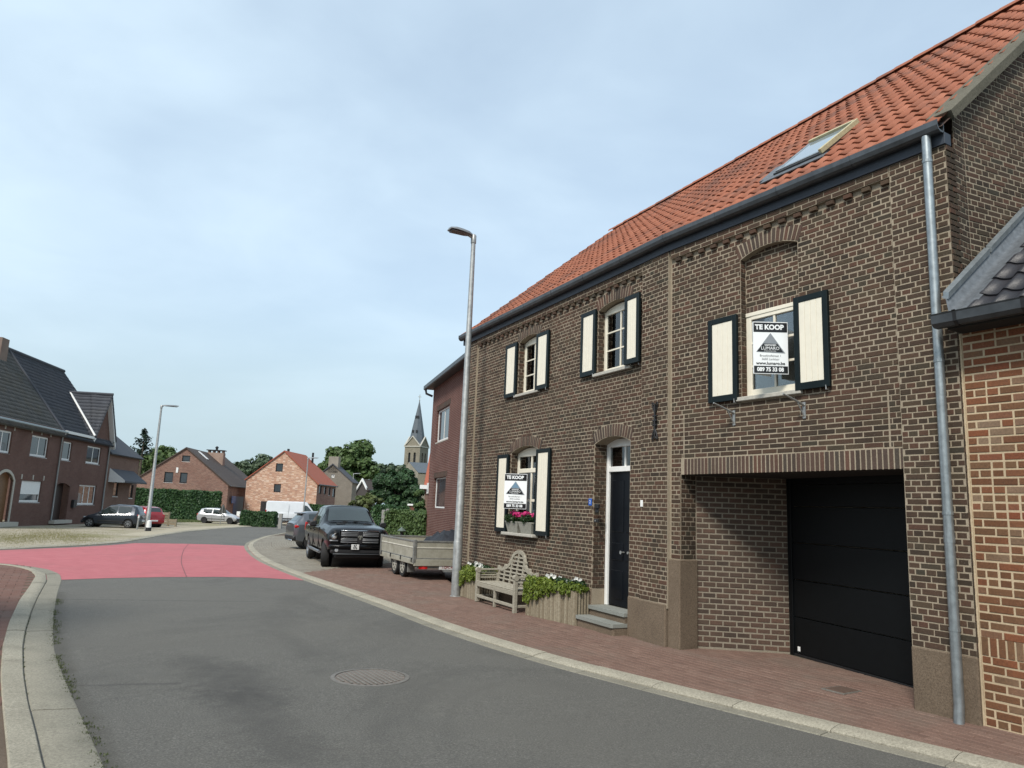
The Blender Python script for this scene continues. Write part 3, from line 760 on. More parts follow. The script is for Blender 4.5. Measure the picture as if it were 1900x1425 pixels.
# corbel table: dentils and two projecting courses
def corbel(F, u0, u1, front=0.0):
    k = int((u1-u0)/.118)
    for i in range(0, k, 2): Hb.append(bmatx(F, u0+i*.118, 5.705, .105, .056, front+.045, .06))
    S, H = lay(F, u0, u1, 5.77, 5.90, CRS, PIT, (), 'running', front=front+.05); Sb.extend(S); Hb.extend(H)
    b = MB(); b.fbox(F, u0, u1, front-.01, front+.046, 5.772, 5.90); b.build('corbel_course', MORTAR, house)
corbel(FL, .70, 7.30); corbel(FR, -3.52, -.02)
# --- wall of the garage half
BW = (-2.255, -1.33, 3.44, 5.40, .10)
outer = [(-3.55, 6.05), (-3.55, 2.49), (-.20, 2.49), (-.20, -.1), (.02, -.1), (.02, 6.05)]
wallR = wall(FR, outer, [arch_loop(*BW)], -.004, .115).build('wall', MORTAR, house)
hR = [arch_hole(*BW, TH)]
addb(lay(FR, -3.52, -.0, 3.36, 5.70, CRS, PIT, hR))
addb(lay(FR, -3.36, -.26, 2.725, 3.36, .066, .235, (), 'running'))
addb(lay(FR, -3.52, -3.37, 2.725, 3.36, .066, .2, ())); addb(lay(FR, -.25, 0., 2.725, 3.36, .066, .22, ()))
addb(lay(FR, -.2, -.0, 1.30, 2.725, CRS, PIT, ()))
for i in range(int(3.33/.0655)): Ob.append(bmatx(FR, -3.535+i*.0655+.005, 2.490, .0535, .224, .006+random.uniform(-.002, .002), .03))
b = MB(); b.fbox(FR, -3.55, -.20, -.5, .001, 2.4915, 2.72); b.build('lintel', MORTAR, house)
Ob.extend(voussoirs(FR, BW[0]-.02, BW[1]+.02, BW[3], BW[4], TH, 16))
P = FR.pt(BW[1], 0, 0); J = Frame(P[0], P[1], RAZ+90, 1); addb(lay(J, 0, .1, 3.44, 5.42, CRS, PIT, (), front=.008, phase=.06))
bk = wall(FR, rect(BW[0]-.02, BW[1]+.02, 4.62, 5.54), (), -.104).build('wall', MORTAR, house)
addb(lay(FR, BW[0], BW[1], 4.745, 5.52, CRS, PIT, (), front=-.10))
for i in range(14): Ob.append(bmatx(FR, BW[0]+.01+i*.0655, 4.645, .056, .092, -.098, .02))
# near pier
b = MB(); b.fbox(FR, -4.155, -3.53, -.16, .046, .05, ZB); b.build('pier', MORTAR, house)
addb(lay(FR, -4.16, -3.53, .70, ZB, CRS, PIT, (), front=.05))
P = FR.pt(-4.16, -.13, 0); J = Frame(P[0], P[1], RAZ-90, -1); addb(lay(J, .0, .18, .70, ZB, CRS, PIT, (), front=.008, phase=.03))
# niche of the garage door: reveal, slanting wall, door
P0 = FR.pt(-.2, 0, 0); P1 = FR.pt(-.175, -.32, 0); P2 = FR.pt(-.99, -1.30, 0); P3 = FR.pt(-3.62, -.74, 0)
def frame2(a, c, flip=1):
    az = math.degrees(math.atan2(c[0]-a[0], c[1]-a[1])); return Frame(a[0], a[1], az, flip), float(np.linalg.norm((c-a)[:2]))
J1, l1 = frame2(P0, P1); J2, l2 = frame2(P1, P2); GD, lg = frame2(P2, P3, 1)
for J in (J1, J2, GD):
    if (CAM - J.o) @ J.n < 0: J.n = -J.n
b = wall(J1, rect(-.01, l1+.01, 0, 2.5), (), -.004); b.v += []; b.build('wall', MORTAR, house)
addb(lay(J1, .0, l1, 1.30, 2.49, CRS, PIT, (), front=.0, phase=.05))
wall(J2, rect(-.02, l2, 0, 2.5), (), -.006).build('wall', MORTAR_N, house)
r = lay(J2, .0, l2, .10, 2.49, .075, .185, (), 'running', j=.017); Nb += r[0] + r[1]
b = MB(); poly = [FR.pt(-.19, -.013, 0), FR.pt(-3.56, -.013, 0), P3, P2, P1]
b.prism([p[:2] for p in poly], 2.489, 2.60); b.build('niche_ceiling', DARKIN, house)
emit(Sb, U_STR, 'brick', BR_MAIN, house, 150, 'bricks'); emit(Hb, U_HEAD, 'brick', BR_MAIN, house, 100, 'bricks')
emit(Ob, U_SOLD, 'brick', BR_SOLD, house, 50, 'bricks'); emit(Nb, brick_unit('brick', .03, .1), 'brick', BR_NICHE, house, 0, 'bricks')
gd = MB(); gd.fbox(GD, .02, .10, -.03, .03, .08, 2.49, .004); gd.fbox(GD, .02, lg, -.06, .02, 2.40, 2.49); gdo = gd.build('garage_door', ANTH, house)
zs = [.115, .60, 1.10, 1.60, 2.10, 2.40]
for i in range(5):
    b = MB(); b.fbox(GD, .10, lg, -.05, .012, zs[i]+.006, zs[i+1]-.006, .005); b.build('door_panel', ANTH, gdo)
b = MB(); b.fbox(GD, .10, lg, -.05, .022, .085, .117, .004); b.build('bottom_seal', BLACK, gdo)
b = MB(); b.fbox(GD, .16, .21, .012, .014, .155, .215); b.build('door_sticker', WHITE, gdo)
b = MB(); b.fbox(GD, .0, lg, -.06, .04, .0, .083); b.build('threshold', CONC_OLD, house)
# --- granite plinth and steps
def plinth(F, a, c, o0, o1, z1, z0=-.05):
    b = MB(); b.fbox(F, a, c, o0, o1, z0, z1, .012); b.build('plinth_stone', STONE, house)
plinth(FL, .70, 1.03, -.32, .02, .655); plinth(FL, .035, .695, -.1, .075, .655); plinth(FL, 2.085, 2.6, -.32, .02, .655)
for a, c in ((2.605, 4.2), (4.205, 5.8), (5.805, 7.32)): plinth(FL, a, c, -.05, .02, .655)
plinth(FR, -.21, .03, -.325, .03, 1.295); plinth(FR, -4.165, -3.525, -.5, .065, .70)
def step(s0, s1, o0, o1, zt, ch):
    b = MB(); pts = [FL.pt(s, o, 0)[:2] for s, o in ((s0, o0), (s1, o0), (s1, o1), (s0+ch, o1), (s0, o1-ch))]
    b.prism(pts, zt-.055, zt); st = b.build('step', STEPST, house)
    b = MB(); pts = [FL.pt(s, o, 0)[:2] for s, o in ((s0+.01, o0), (s1-.01, o0), (s1-.01, o1-.03), (s0+.01+ch, o1-.03), (s0+.01, o1-.03-ch))]
    b.prism(pts, -.05, zt-.055); b.build('riser', STONE, st)
step(1.035, 2.075, -.28, .30, .24, .03); step(1.04, 2.07, -.29, .07, .395, 0.0)
# --- front door
doff = -.27; u0, u1 = DR[0]+.005, DR[1]-.005
b = MB(); b.fbox(FL, u1-.07, u1, doff-.06, doff+.02, .395, 3.10, .006); b.fbox(FL, u0, u0+.07, doff-.06, doff+.02, .395, 3.10, .006)
b.fbox(FL, u0+.07, u1-.07, doff-.06, doff+.018, 2.60, 2.69, .006); b.fbox(FL, u0+.07, u1-.07, doff-.06, doff+.018, 3.02, 3.155, .006)
b.fbox(FL, (u0+u1)/2-.012, (u0+u1)/2+.012, doff-.05, doff, 2.69, 3.02)
fd = b.build('front_door', WHITE, house)
b = MB(); b.fbox(FL, u0+.07, u1-.07, doff-.03, doff-.022, 2.69, 3.02); b.build('pane', GLASS, fd)
b = MB(); b.fbox(FL, u0+.07, u1-.07, doff-.06, doff-.02, .41, 2.60, .004); leaf = b.build('door_leaf', BLUEBLK, fd)
for z0, z1 in ((.52, .98), (1.14, 1.42), (1.60, 2.46)):
    for a, c in ((u0+.15, (u0+u1)/2-.04), ((u0+u1)/2+.04, u1-.15)):
        b = MB(); b.fbox(FL, a, c, doff-.022, doff-.008, z0, z1, .010); b.build('door_panel', BLUEBLK, fd)
b = MB(); kx = (u0+u1)/2; P = FL.pt(kx, doff-.01, 1.28)
b.tube([P, P + FL.n*.05, P + FL.n*.075], [.012, .012, .03], 10); b.build('door_knob', STEEL, fd)
b = MB(); P = FL.pt(kx-.12, doff-.01, 1.28); b.tube([P, P + FL.n*.02], .022, 10); b.build('door_lock', STEEL, fd)
# --- windows
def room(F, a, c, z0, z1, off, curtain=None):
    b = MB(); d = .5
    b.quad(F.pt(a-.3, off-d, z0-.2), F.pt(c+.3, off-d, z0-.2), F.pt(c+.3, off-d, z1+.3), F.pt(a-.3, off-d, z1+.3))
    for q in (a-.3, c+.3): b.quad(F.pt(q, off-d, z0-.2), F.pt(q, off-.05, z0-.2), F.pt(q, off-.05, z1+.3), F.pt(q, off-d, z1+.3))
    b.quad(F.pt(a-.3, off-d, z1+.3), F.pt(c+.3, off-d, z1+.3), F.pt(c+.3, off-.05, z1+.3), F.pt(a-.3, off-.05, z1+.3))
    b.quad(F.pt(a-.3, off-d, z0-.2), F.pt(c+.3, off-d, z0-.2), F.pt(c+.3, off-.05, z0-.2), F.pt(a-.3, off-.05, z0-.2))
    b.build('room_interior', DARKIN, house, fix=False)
def curtain(F, a, c, z0, z1, off, win):
    n = max(6, int((c-a)/.02)); b = MB(); pts = [(a+(c-a)*i/n, off-.14+.02*math.sin(i*1.9)+.008*math.sin(i*.7)) for i in range(n+1)]
    b.add([F.pt(u, o, z) for z in (z0, z1) for u, o in pts], [(i, i+1, n+2+i, n+1+i) for i in range(n)]); b.build('curtain', CURT, win, smooth='all')
for W_, dp in ((UW1, -.135), (UW2, -.135)):
    a, c, z0, zt, ar = W_; wn = window(FL, a+.01, c-.01, z0+.015, zt-.01, dp, house, CREAM, GLASS, 2, 3, .07, .024, arch=ar*.8)
    b = MB(); b.fbox(FL, a-.06, c+.06, dp-.02, .06, z0-.045, z0+.012, .008); b.build('sill', SILLST, wn)
    room(FL, a, c, z0, zt, dp); curtain(FL, a+.05, a+(c-a)*.45, z0+.05, zt, dp, wn)
a, c, z0, zt, ar = LW; wn = window(FL, a+.01, c-.01, z0+.02, zt-.005, -.155, house, CREAM, GLASS, (2, 2), (2, 1), .075, .05, transom=2.70, arch=ar*.85)
b = MB(); b.fbox(FL, a-.04, c+.06, -.17, .14, z0-.045, z0+.012, .008); b.build('sill', SILLST, wn); room(FL, a, c, z0, zt, -.155); curtain(FL, a+.1, a+.4, z0+.05, 2.6, -.155, wn)
a, c = BW[0], BW[1]; wn = window(FR, a+.004, c-.004, 3.495, 4.635, -.098, house, CREAM, GLASS, 2, 3, .085, .028)
b = MB(); b.fbox(FR, a+.004, c-.004, -.15, -.085, 4.60, 4.655, .006); b.build('head_moulding', CREAM, wn)
b = MB(); b.fbox(FR, a-.03, c+.06, -.11, .055, 3.435, 3.492, .008); b.build('sill', SILLST, wn); room(FR, a, c, 3.5, 4.6, -.098)
# --- shutters
def shutter(F, a, c, z0, z1, off=.018):
    b = MB(); fr = .075; o1 = off+.045
    for q in ((a, a+fr, z0, z1), (c-fr, c, z0, z1), (a+fr, c-fr, z0, z0+fr*1.15), (a+fr, c-fr, z1-fr, z1)): b.fbox(F, q[0], q[1], off, o1, q[2], q[3], .004)
    sh = b.build('shutter', GREEN, house)
    n = 4; w_ = (c-a-2*fr)/n
    for i in range(n):
        b = MB(); b.fbox(F, a+fr+i*w_+.0015, a+fr+(i+1)*w_-.0015, off+.006, off+.036, z0+fr*1.15, z1-fr, .003); b.build('plank', CREAM, sh)
    b = MB()
    for z in (z0-.03,):
        P = F.pt(a+.05, .0, z); b.tube([P, P+F.n*.06, P+F.n*.06+np.array([0,0,.05])], .008, 6)
    b.build('shutter_catch', STEEL, sh)
shutter(FL, 5.135, 5.665, 4.27, 5.44); shutter(FL, 3.74, 4.245, 4.27, 5.43); shutter(FL, 2.05, 2.53, 4.285, 5.46); shutter(FL, .70, 1.10, 4.285, 5.43, .06)
shutter(FL, 5.33, 5.86, 1.43, 3.05); shutter(FL, 3.54, 4.09, 1.43, 3.08)
shutter(FR, -1.30, -.785, 3.46, 4.64); shutter(FR, -2.695, -2.215, 3.475, 4.65)
# --- brackets below the right window, wall anchor, bell, plates
for u in (-1.20, -2.30):
    b = MB(); b.fbox(FR, u-.02, u+.02, .003, .014, 3.13, 3.33); P = FR.pt(u, .012, 3.29)
    b.tube([P, P+FR.n*.18+np.array([0,0,.05]), P+FR.n*.38+np.array([0,0,.10])], [.017, .013, .010], 6); b.tube([FR.pt(u, .012, 3.15), P+FR.n*.12+np.array([0,0,.03])], .009, 6)
    b.build('wall_bracket', STEEL, house)
b = MB(); au, ao = .30, .075
b.tube([FL.pt(au, ao, 3.06), FL.pt(au, ao, 3.56)], .016, 6)
for z, sg in ((3.54, 1), (3.08, -1)):
    for dx in (-1, 1):
        b.tube([FL.pt(au+dx*(.012+.055*math.sin(t*.62)), ao, z-sg*.10+sg*.15*math.sin(t*.45)) for t in range(6)], .011, 5)
for z in (3.24, 3.31, 3.38): b.tube([FL.pt(au-.05, ao, z), FL.pt(au+.05, ao, z)], .014, 6)
b.build('wall_anchor', BLACK, house)
BLUE = plain('enamel_blue', (.012, .09, .42), .3, var=.05)
b = MB(); b.fbox(FL, 2.12, 2.22, .002, .008, 2.02, 2.14, .003); npl = b.build('number_plate', BLUE, house)
text('2', .08, (FL.pt(2.17, .009, 2.08), -FL.d, (0,0,1)), 'lettering', WHITE, npl, .001)
b = MB(); b.fbox(FL, .60, .66, .056, .066, 2.02, 2.12, .003); b.build('name_plate', WHITE, house)
b = MB(); b.fbox(FL, 1.86, 1.98, .003, .05, 1.97, 2.05, .01); b.fbox(FL, 1.89, 1.98, .003, .03, 1.90, 1.97, .01); b.build('door_light', BLACK, house)
b = MB(); b.fbox(FL, 1.88, 2.02, .003, .03, 1.74, 1.80, .006); db = b.build('door_bell', BLACK, house)
b = MB(); P = FL.pt(1.96, .03, 1.77); b.tube([P, P+FL.n*.006], .014, 10); b.build('bell_button', STEEL, db)
# --- eaves: fascia, gutter with seams, downpipe
def along(F, u): return F.pt(u, 0, 0)
for F, a, c in ((FL, -.01, 8.12), (FR, -4.17, .01)):
    b = MB(); b.fbox(F, a, c, -.05, .075, ZB, 6.035, .004); b.build('fascia', FASCIA, house)
    prof = [(.075, 6.13), (.075, 6.035), (.10, 6.012), (.15, 6.012), (.185, 6.03), (.205, 6.075), (.205, 6.135), (.195, 6.14), (.192, 6.08), (.17, 6.04), (.09, 6.03), (.085, 6.13)]
    n = max(1, int((c-a)/1.02)); gt = None
    for i in range(n):
        ua, uc = a+(c-a)*i/n, a+(c-a)*(i+1)/n - (.0 if i == n-1 else .006)
        b = MB(); b.add(*loft([[F.pt(u, o, z) for o, z in prof] for u in (ua, uc)])); g_ = b.build('gutter', ZINC_D, house)
        b = MB(); b.add(*loft([[F.pt(u, o*1.0+.004*(1 if o > .08 else 0), z-(.004 if z < 6.1 else -.002)) for o, z in prof] for u in (uc-.02, uc+.012)])); b.build('gutter_seam', ZINC_D, g_)
pc = FR.pt(-4.01, .135, 0)
b = MB(); pts = [pc+np.array([0,0,6.02]), pc+np.array([0,0,5.2]), pc+np.array([0,0,3]), pc+np.array([0,0,.6]), pc+np.array([0,0,.25]), pc + FR.n*.02+np.array([0,0,.08])]
b.tube(pts, .047, 14); dp = b.build('downpipe', ZINC, house, smooth=True)
for z in (5.72, 3.55, 2.02, .92):
    b = MB(); b.tube([pc+np.array([0,0,z]), pc+np.array([0,0,z+.03])], .052, 14); b.tube([pc+FR.d*.05+np.array([0,0,z+.015]), pc+FR.d*.05-FR.n*.1+np.array([0,0,z+.015])], .008, 6); b.build('pipe_clamp', ZINC, dp)
b = MB(); b.tube([pc+np.array([0,0,1.75]), pc+np.array([0,0,1.82])], .0505, 14); b.build('pipe_joint', ZINC, dp)
# --- roof: eave follows the bent front, ridge runs straight
slope = .849; BK = 4.29; ZR = 9.81; EO = .13
def LP3(s, back, z): return FL.pt(s, -back, z)
ridge_far, ridge_bend = LP3(8.12, BK, ZR), LP3(0, BK, ZR)
nc = FR.pt(-4.18, 0, 0); sN = float((nc-FL.o) @ FL.d); bN = float(-(nc-FL.o) @ FL.n)
eave = [FL.pt(8.12, EO, 6.125), FL.pt(0, EO, 6.125), FR.pt(-4.18, EO, 6.125)]
ridge = [ridge_far, ridge_bend, LP3(sN-.15, BK, ZR)]
b = MB(); dn_ = np.array([0, 0, .05])
for i in (0, 1): b.add(*loft([[(eave[i]+(eave[i+1]-eave[i])*u)*(1-v)+(ridge[i]+(ridge[i+1]-ridge[i])*u)*v-dn_ for u in np.linspace(0, 1, 13)] for v in np.linspace(0, 1, 13)], closed=False, caps=False))
back = [LP3(8.12, 2*BK, 6.1), LP3(sN-.15, 2*BK, 6.1)]
b.quad(ridge[0]-np.array([0,0,.05]), ridge[2]-np.array([0,0,.05]), back[1], back[0])
roof = b.build('roof', plain('roof_underlay', (.06, .035, .028), .9), house)
def tile_unit(name, wd, ln, amp, th=.014, n=8, drop=.022):
    b = MB(); P = []
    for t, zz in ((0., 0.), (1., -drop)):
        for i in range(n+1):
            x = i/n; P.append((x*wd, t*ln, amp*(math.sin(2*math.pi*x+.5) + .25*math.sin(4*math.pi*x)) + zz))
    front = [(x, y, z-th) for x, y, z in P[:n+1]]
    f = [(i, i+1, n+2+i, n+1+i) for i in range(n)] + [(2*(n+1)+i, 2*(n+1)+i+1, i+1, i) for i in range(n)]
    f += [(0, n+1, 2*(n+1))]
    me = b.add(P+front, f).mesh(name, fix=False)
    for p in me.polygons[:n]: p.use_smooth = True
    return me
def patch_tiles(e0, e1, r0, r1, wd, ln, unit, lift=.028, skip=None):
    """tiles on a (possibly twisted) roof patch: e = eave, r = ridge"""
    e0, e1, r0, r1 = [np.array(q, float) for q in (e0, e1, r0, r1)]; out = []
    nu = max(1, int(round(np.linalg.norm(e1-e0)/wd))); nv = max(1, int(round((np.linalg.norm(r0-e0)+np.linalg.norm(r1-e1))/2/ln)))
    for i in range(nu):
        for k in range(nv):
            f = lambda u, v: (e0+(e1-e0)*u)*(1-v) + (r0+(r1-r0)*u)*v
            u, v = i/nu, k/nv; p = f(u, v); dx = f((i+1)/nu, v)-p; dy = f(u, (k+1)/nv)-p
            c = f(u+.5/nu, v+.5/nv)
            if skip and skip(c): continue
            n = np.cross(dx, dy); n /= np.linalg.norm(n)
            if n[2] < 0: n = -n
            M = np.eye(4); M[:3, 0] = dx/wd; M[:3, 1] = dy/ln; M[:3, 2] = n; M[:3, 3] = p + n*(lift+random.uniform(-.004, .004)) + dy*random.uniform(-.02, .02); out.append(M)
    return out
# skylight on the roof plane of the garage half
pe = eave[1]; px_ = (eave[2]-eave[1]); px_ /= np.linalg.norm(px_); pyv = (ridge[1]+ridge[2])/2-(eave[1]+eave[2])/2; pyv -= px_*(pyv @ px_); pyv /= np.linalg.norm(pyv); pn = np.cross(px_, pyv); pn = pn if pn[2] > 0 else -pn
def onroof(px, py, lift=0.0):
    d = ray(px, py); t = ((pe+pn*lift-CAM) @ pn)/(d @ pn); P = CAM+d*t; return float((P-pe) @ px_), float((P-pe) @ pyv)
q4 = [onroof(*p, .1) for p in ((1438, 317.5), (1530, 276), (1583, 222.7), (1492, 267))]
su0 = (q4[0][0]+q4[3][0])/2; su1 = (q4[1][0]+q4[2][0])/2; sv0 = (q4[0][1]+q4[1][1])/2; sv1 = (q4[2][1]+q4[3][1])/2
def skip_sky(c):
    u, v = (c-pe) @ px_, (c-pe) @ pyv; return su0-.02 < u < su1+.02 and sv0-.02 < v < sv1
U_T = tile_unit('roof_tile', .205, .36, .018)
tl = patch_tiles(eave[0], eave[1], ridge[0], ridge[1], .2, .335, U_T) + patch_tiles(eave[1], eave[2], ridge[1], ridge[2], .2, .335, U_T, skip=skip_sky)
emit(tl, U_T, 'roof_tile', TILE_R, roof, 300, 'roof_tiles')
b = MB(); n = 6
U_RT = b.add(*loft([[(x*.38, .115*k*math.cos(math.pi*i/n), .10*k*math.sin(math.pi*i/n)) for i in range(n+1)] for x, k in ((0, 1.0), (1, .9))], closed=False, caps=False)).mesh('ridge_tile', smooth='all', fix=False)
rts = []; Lr = np.linalg.norm(ridge[2]-ridge[0]); nn_ = int(Lr/.36)
for i in range(nn_):
    M = np.eye(4); M[:3, 0] = -FL.d; M[:3, 1] = FL.n; M[:3, 2] = (0, 0, 1); M[:3, 3] = ridge[0] - FL.d*i*.36 + np.array([0, 0, .0+random.uniform(-.004, .006)]); rts.append(M)
emit(rts, U_RT, 'ridge_tile', TILE_R, roof, 300)
def RB(b, u0, u1, v0, v1, h0, h1, tilt=0.0):
    """box on the roof plane; tilt raises the far/right end of an open sash"""
    M = Matrix(((px_[0], pyv[0], pn[0], pe[0]), (px_[1], pyv[1], pn[1], pe[1]), (px_[2], pyv[2], pn[2], pe[2]), (0, 0, 0, 1)))
    if tilt:
        vm = (sv0+sv1)/2; M = M @ Matrix.Translation((0, vm, .07)) @ Matrix.Rotation(tilt, 4, 'X') @ Matrix.Translation((0, -vm, -.07))
    return b.cbox(u0, u1, v0, v1, h0, h1, .004, M)
b = MB(); t = .06
for q in ((su0, su1, sv0, sv0+t), (su0, su1, sv1-t, sv1), (su0, su0+t, sv0+t, sv1-t), (su1-t, su1, sv0+t, sv1-t)): RB(b, *q, -.02, .075)
skyl = b.build('skylight', ZINC_D, roof)
b = MB(); tt = R_(-.5)
for q in ((su0+.03, su1-.03, sv0+.03, sv0+.09), (su0+.03, su0+.09, sv0+.09, sv1-.08), (su1-.09, su1-.03, sv0+.09, sv1-.08)): RB(b, *q, .05, .088, tt)
b.build('sash', ZINC, skyl)
b = MB(); RB(b, su0+.09, su1-.09, sv0+.09, sv1-.08, .07, .082, tt); b.build('pane', plain('sky_reflection_glass', (.28, .34, .38), .06, .35, 1., var=.05), skyl)  # pale base colour stands in for the sky reflected in the pane
b = MB(); RB(b, su1-.028, su1+.012, sv0+.02, sv1+.02, .045, .115, R_(-1)); RB(b, su0+.03, su1-.03, sv1-.08, sv1-.01, .05, .12, tt); b.build('wooden_frame', PINE, skyl)
b = MB(); RB(b, su0-.16, su1+.1, sv0-.14, sv0-.005, .03, .05); RB(b, su0-.26, su0-.004, sv0, sv0+.5, .03, .05); b.build('flashing', LEAD, skyl)
# --- near gable and coping
cn = FR.pt(-4.16, -.13, 0); G1 = Frame(cn[0], cn[1], 57, 1); L1 = .22; e1 = G1.pt(L1, 0, 0); G2 = Frame(e1[0], e1[1], 67, 1)
def roofz(P):
    bk = -(P-FL.o) @ FL.n; b0 = -(eave[2]-FL.o) @ FL.n; t_ = (bk-b0)/(BK-b0); return eave[2][2] + (ZR-eave[2][2])*t_ + .09 if bk < BK else ZR-(bk-BK)*.86
Sg, Hg = [], []
uap = (BK - float(-(G2.o-FL.o) @ FL.n))/float(-(G2.d @ FL.n))
for Gf, ln_ in ((G1, L1), (G2, uap)):
    zt = [max(3.0, roofz(Gf.pt(u, 0, 0))-.10) for u in (0, ln_)]
    b = wall(Gf, [(0, .0), (ln_, .0), (ln_, zt[1]), (0, zt[0])], (), -.004); b.build('gable_wall', MORTAR, house)
    f = lambda z, z0=zt[0], z1=zt[1], l=ln_: None if z < z0 else (-1, min(l, (z-z0)/(z1-z0)*l)+.02)
    r = lay(Gf, 0, ln_, 3.6, zt[1], CRS, PIT, (f,)); Sg += r[0]; Hg += r[1]
emit(Sg, U_STR, 'brick', BR_MAIN, house, 0, 'bricks'); emit(Hg, U_HEAD, 'brick', BR_MAIN, house, 0, 'bricks')
b = MB(); ca = np.array(eave[2]) + np.array([0,0,.02]); cb = np.array(ridge[2]) + np.array([0,0,.02]); ca = ca - (cb-ca)*.0
out_ = np.array([math.sin(R_(LAZ+180)), math.cos(R_(LAZ+180)), 0]); up_ = np.cross(cb-ca, out_); up_ /= np.linalg.norm(up_); up_ = up_ if up_[2] > 0 else -up_
b.add(*loft([[p + out_*o + up_*h for o, h in ((-.25, -.06), (.03, -.075), (.036, .022), (-.25, .035))] for p in (ca+(cb-ca)*.03, ca+(cb-ca)*.5, cb)])); b.build('coping', CONC_OLD, house)
b = MB(); c2 = LP3(8.15, 0, 0); ff = Frame(c2[0], c2[1], LAZ+90, -1)
b = wall(Frame(*FL.pt(SFAR, 0, 0)[:2], LAZ+90, -1), [(0, 0), (2*BK, 0), (2*BK, 6.1), (BK, ZR-.08), (0, 6.05)]); b.build('gable_wall', MORTAR, house)
b = wall(Frame(*FL.pt(0, -2*BK, 0)[:2], LAZ, 1), rect(-5, SFAR, 0, 6.1)); b.build('back_wall', MORTAR, house)
b = MB(); va, vb = np.array(eave[0]), np.array(ridge[0]); b.add(*loft([[p + FL.d*o + np.array([0,0,h]) for o, h in ((-.02, -.12), (.03, -.12), (.03, .04), (-.02, .04))] for p in (va, vb)])); b.build('verge_board', ZINC_D, house)
# ================================================================ leaves
def leaf_mesh(name, P, N, size, aspect=1.5, jitter=.6):
    """one folded quad per leaf; P, N arrays"""
    n = len(P); N = N + RNG.normal(0, jitter, (n, 3)); N /= np.linalg.norm(N, axis=1)[:, None]
    T = RNG.normal(0, 1, (n, 3)); T -= N*np.sum(T*N, 1)[:, None]; T /= np.linalg.norm(T, axis=1)[:, None]; Bn = np.cross(N, T)
    s = size*RNG.uniform(.65, 1.35, n)[:, None]
    V = np.stack([P - T*s*.5*aspect, P + Bn*s*.5 + N*s*.12, P + T*s*.5*aspect, P - Bn*s*.5 + N*s*.12], 1).reshape(-1, 3)
    me = bpy.data.meshes.new(name); me.vertices.add(4*n); me.vertices.foreach_set('co', V.ravel()); me.loops.add(4*n); me.loops.foreach_set('vertex_index', np.arange(4*n))
    me.polygons.add(n); me.polygons.foreach_set('loop_start', np.arange(n)*4); me.polygons.foreach_set('loop_total', np.full(n, 4)); me.update(calc_edges=True); return me
def leaf_obj(name, P, N, size, mat, parent, **k):
    me = leaf_mesh(name, np.array(P), np.array(N), size, **k); me.materials.append(mat); o = bpy.data.objects.new(name, me); _link(o, parent); return o
def blob(c, r, n, sq=(1, 1, 1), shell=.55):
    """points through a lumpy ball, more of them near its skin"""
    d = RNG.normal(0, 1, (n, 3)); d /= np.linalg.norm(d, axis=1)[:, None]; rr = RNG.uniform(shell**3, 1, n)**(1/3)
    return np.array(c) + d*rr[:, None]*r*np.array(sq), d
L_IVY = leafmat('trailing_leaf', [(.07, .11, .015), (.17, .22, .03), (.12, .17, .025), (.24, .29, .05)]); L_DARK = leafmat('dark_leaf', [(.012, .035, .012), (.03, .065, .02), (.02, .05, .015), (.045, .08, .025)])
L_PINK = leafmat('pink_petal', [(.50, .02, .14), (.62, .05, .22), (.42, .015, .11)], .15); L_WHITE = leafmat('white_petal', [(.7, .7, .66), (.8, .8, .76)], .2)
WOODG = NM('grey_weathered_wood')
_c = WOODG.mix(WOODG.rng(WOODG.noise(14, 6, .65, stretch=(1, 1, 6), dist=.5), .3, .7), (.20, .18, .14), (.40, .37, .30)); _c = WOODG.mix(WOODG.rng(WOODG.noise(60, 4, .7), .55, .75, 0, .6), _c, (.11, .10, .075)); WOODG.bump(WOODG.noise(70, 4), .004); WOODG = WOODG.fin(_c, .9, 0, .2)
WOODP = NM('silvered_planks')
_c = WOODP.mix(WOODP.math('MULTIPLY', WOODP.rand(), .8), (.20, .165, .115), (.34, .30, .225)); _c = WOODP.mix(WOODP.rng(WOODP.noise(30, 5, .7), .4, .7, 0, .6), _c, (.11, .09, .06)); WOODP.bump(WOODP.noise(80, 4), .004); WOODP = WOODP.fin(_c, .9, 0, .2)
PB = .055     # height of the pavement along the front, about

# ================================================================ house joined on the right
nh = thing('brick_house', FR.pt(-6, 0, .1), 'red brown brick house with pale joints and black glazed roof tiles beside the zinc downpipe', 'house')
NO = .03; u_n0, u_n1 = -9.5, -4.185
zg = FR.pix(1800, 604, .30)[1]; ze = zg
b = wall(FR, rect(u_n0, u_n1, 0, zg+.12), (), NO-.005); nwall = b.build('wall', MORTAR_W, nh)
NS, NH_, NO_ = [], [], []
r = lay(FR, u_n0, u_n1, .02, zg+.05, .0785, .225, (rhole(-9.5, u_n1-.0, .72, .90),), 'mixed', NO, .0155); NS += r[0]; NH_ += r[1]
for i in range(70): NO_.append(bmatx(FR, u_n1-.075*(i+1)+.009, .73, .058, .165, NO+.002, .02))
emit(NS, U_STR, 'brick', BR_NEIGH, nwall, 210, 'bricks'); emit(NH_, U_HEAD, 'brick', BR_NEIGH, nwall, 60, 'bricks'); emit(NO_, U_SOLD, 'brick', BR_NEIGH, nwall, 30, 'bricks')
b = MB(); b.fbox(FR, u_n1-.001, u_n1+.018, -.02, NO+.006, .02, zg); b.build('corner_joint', MORTAR_W, nh)
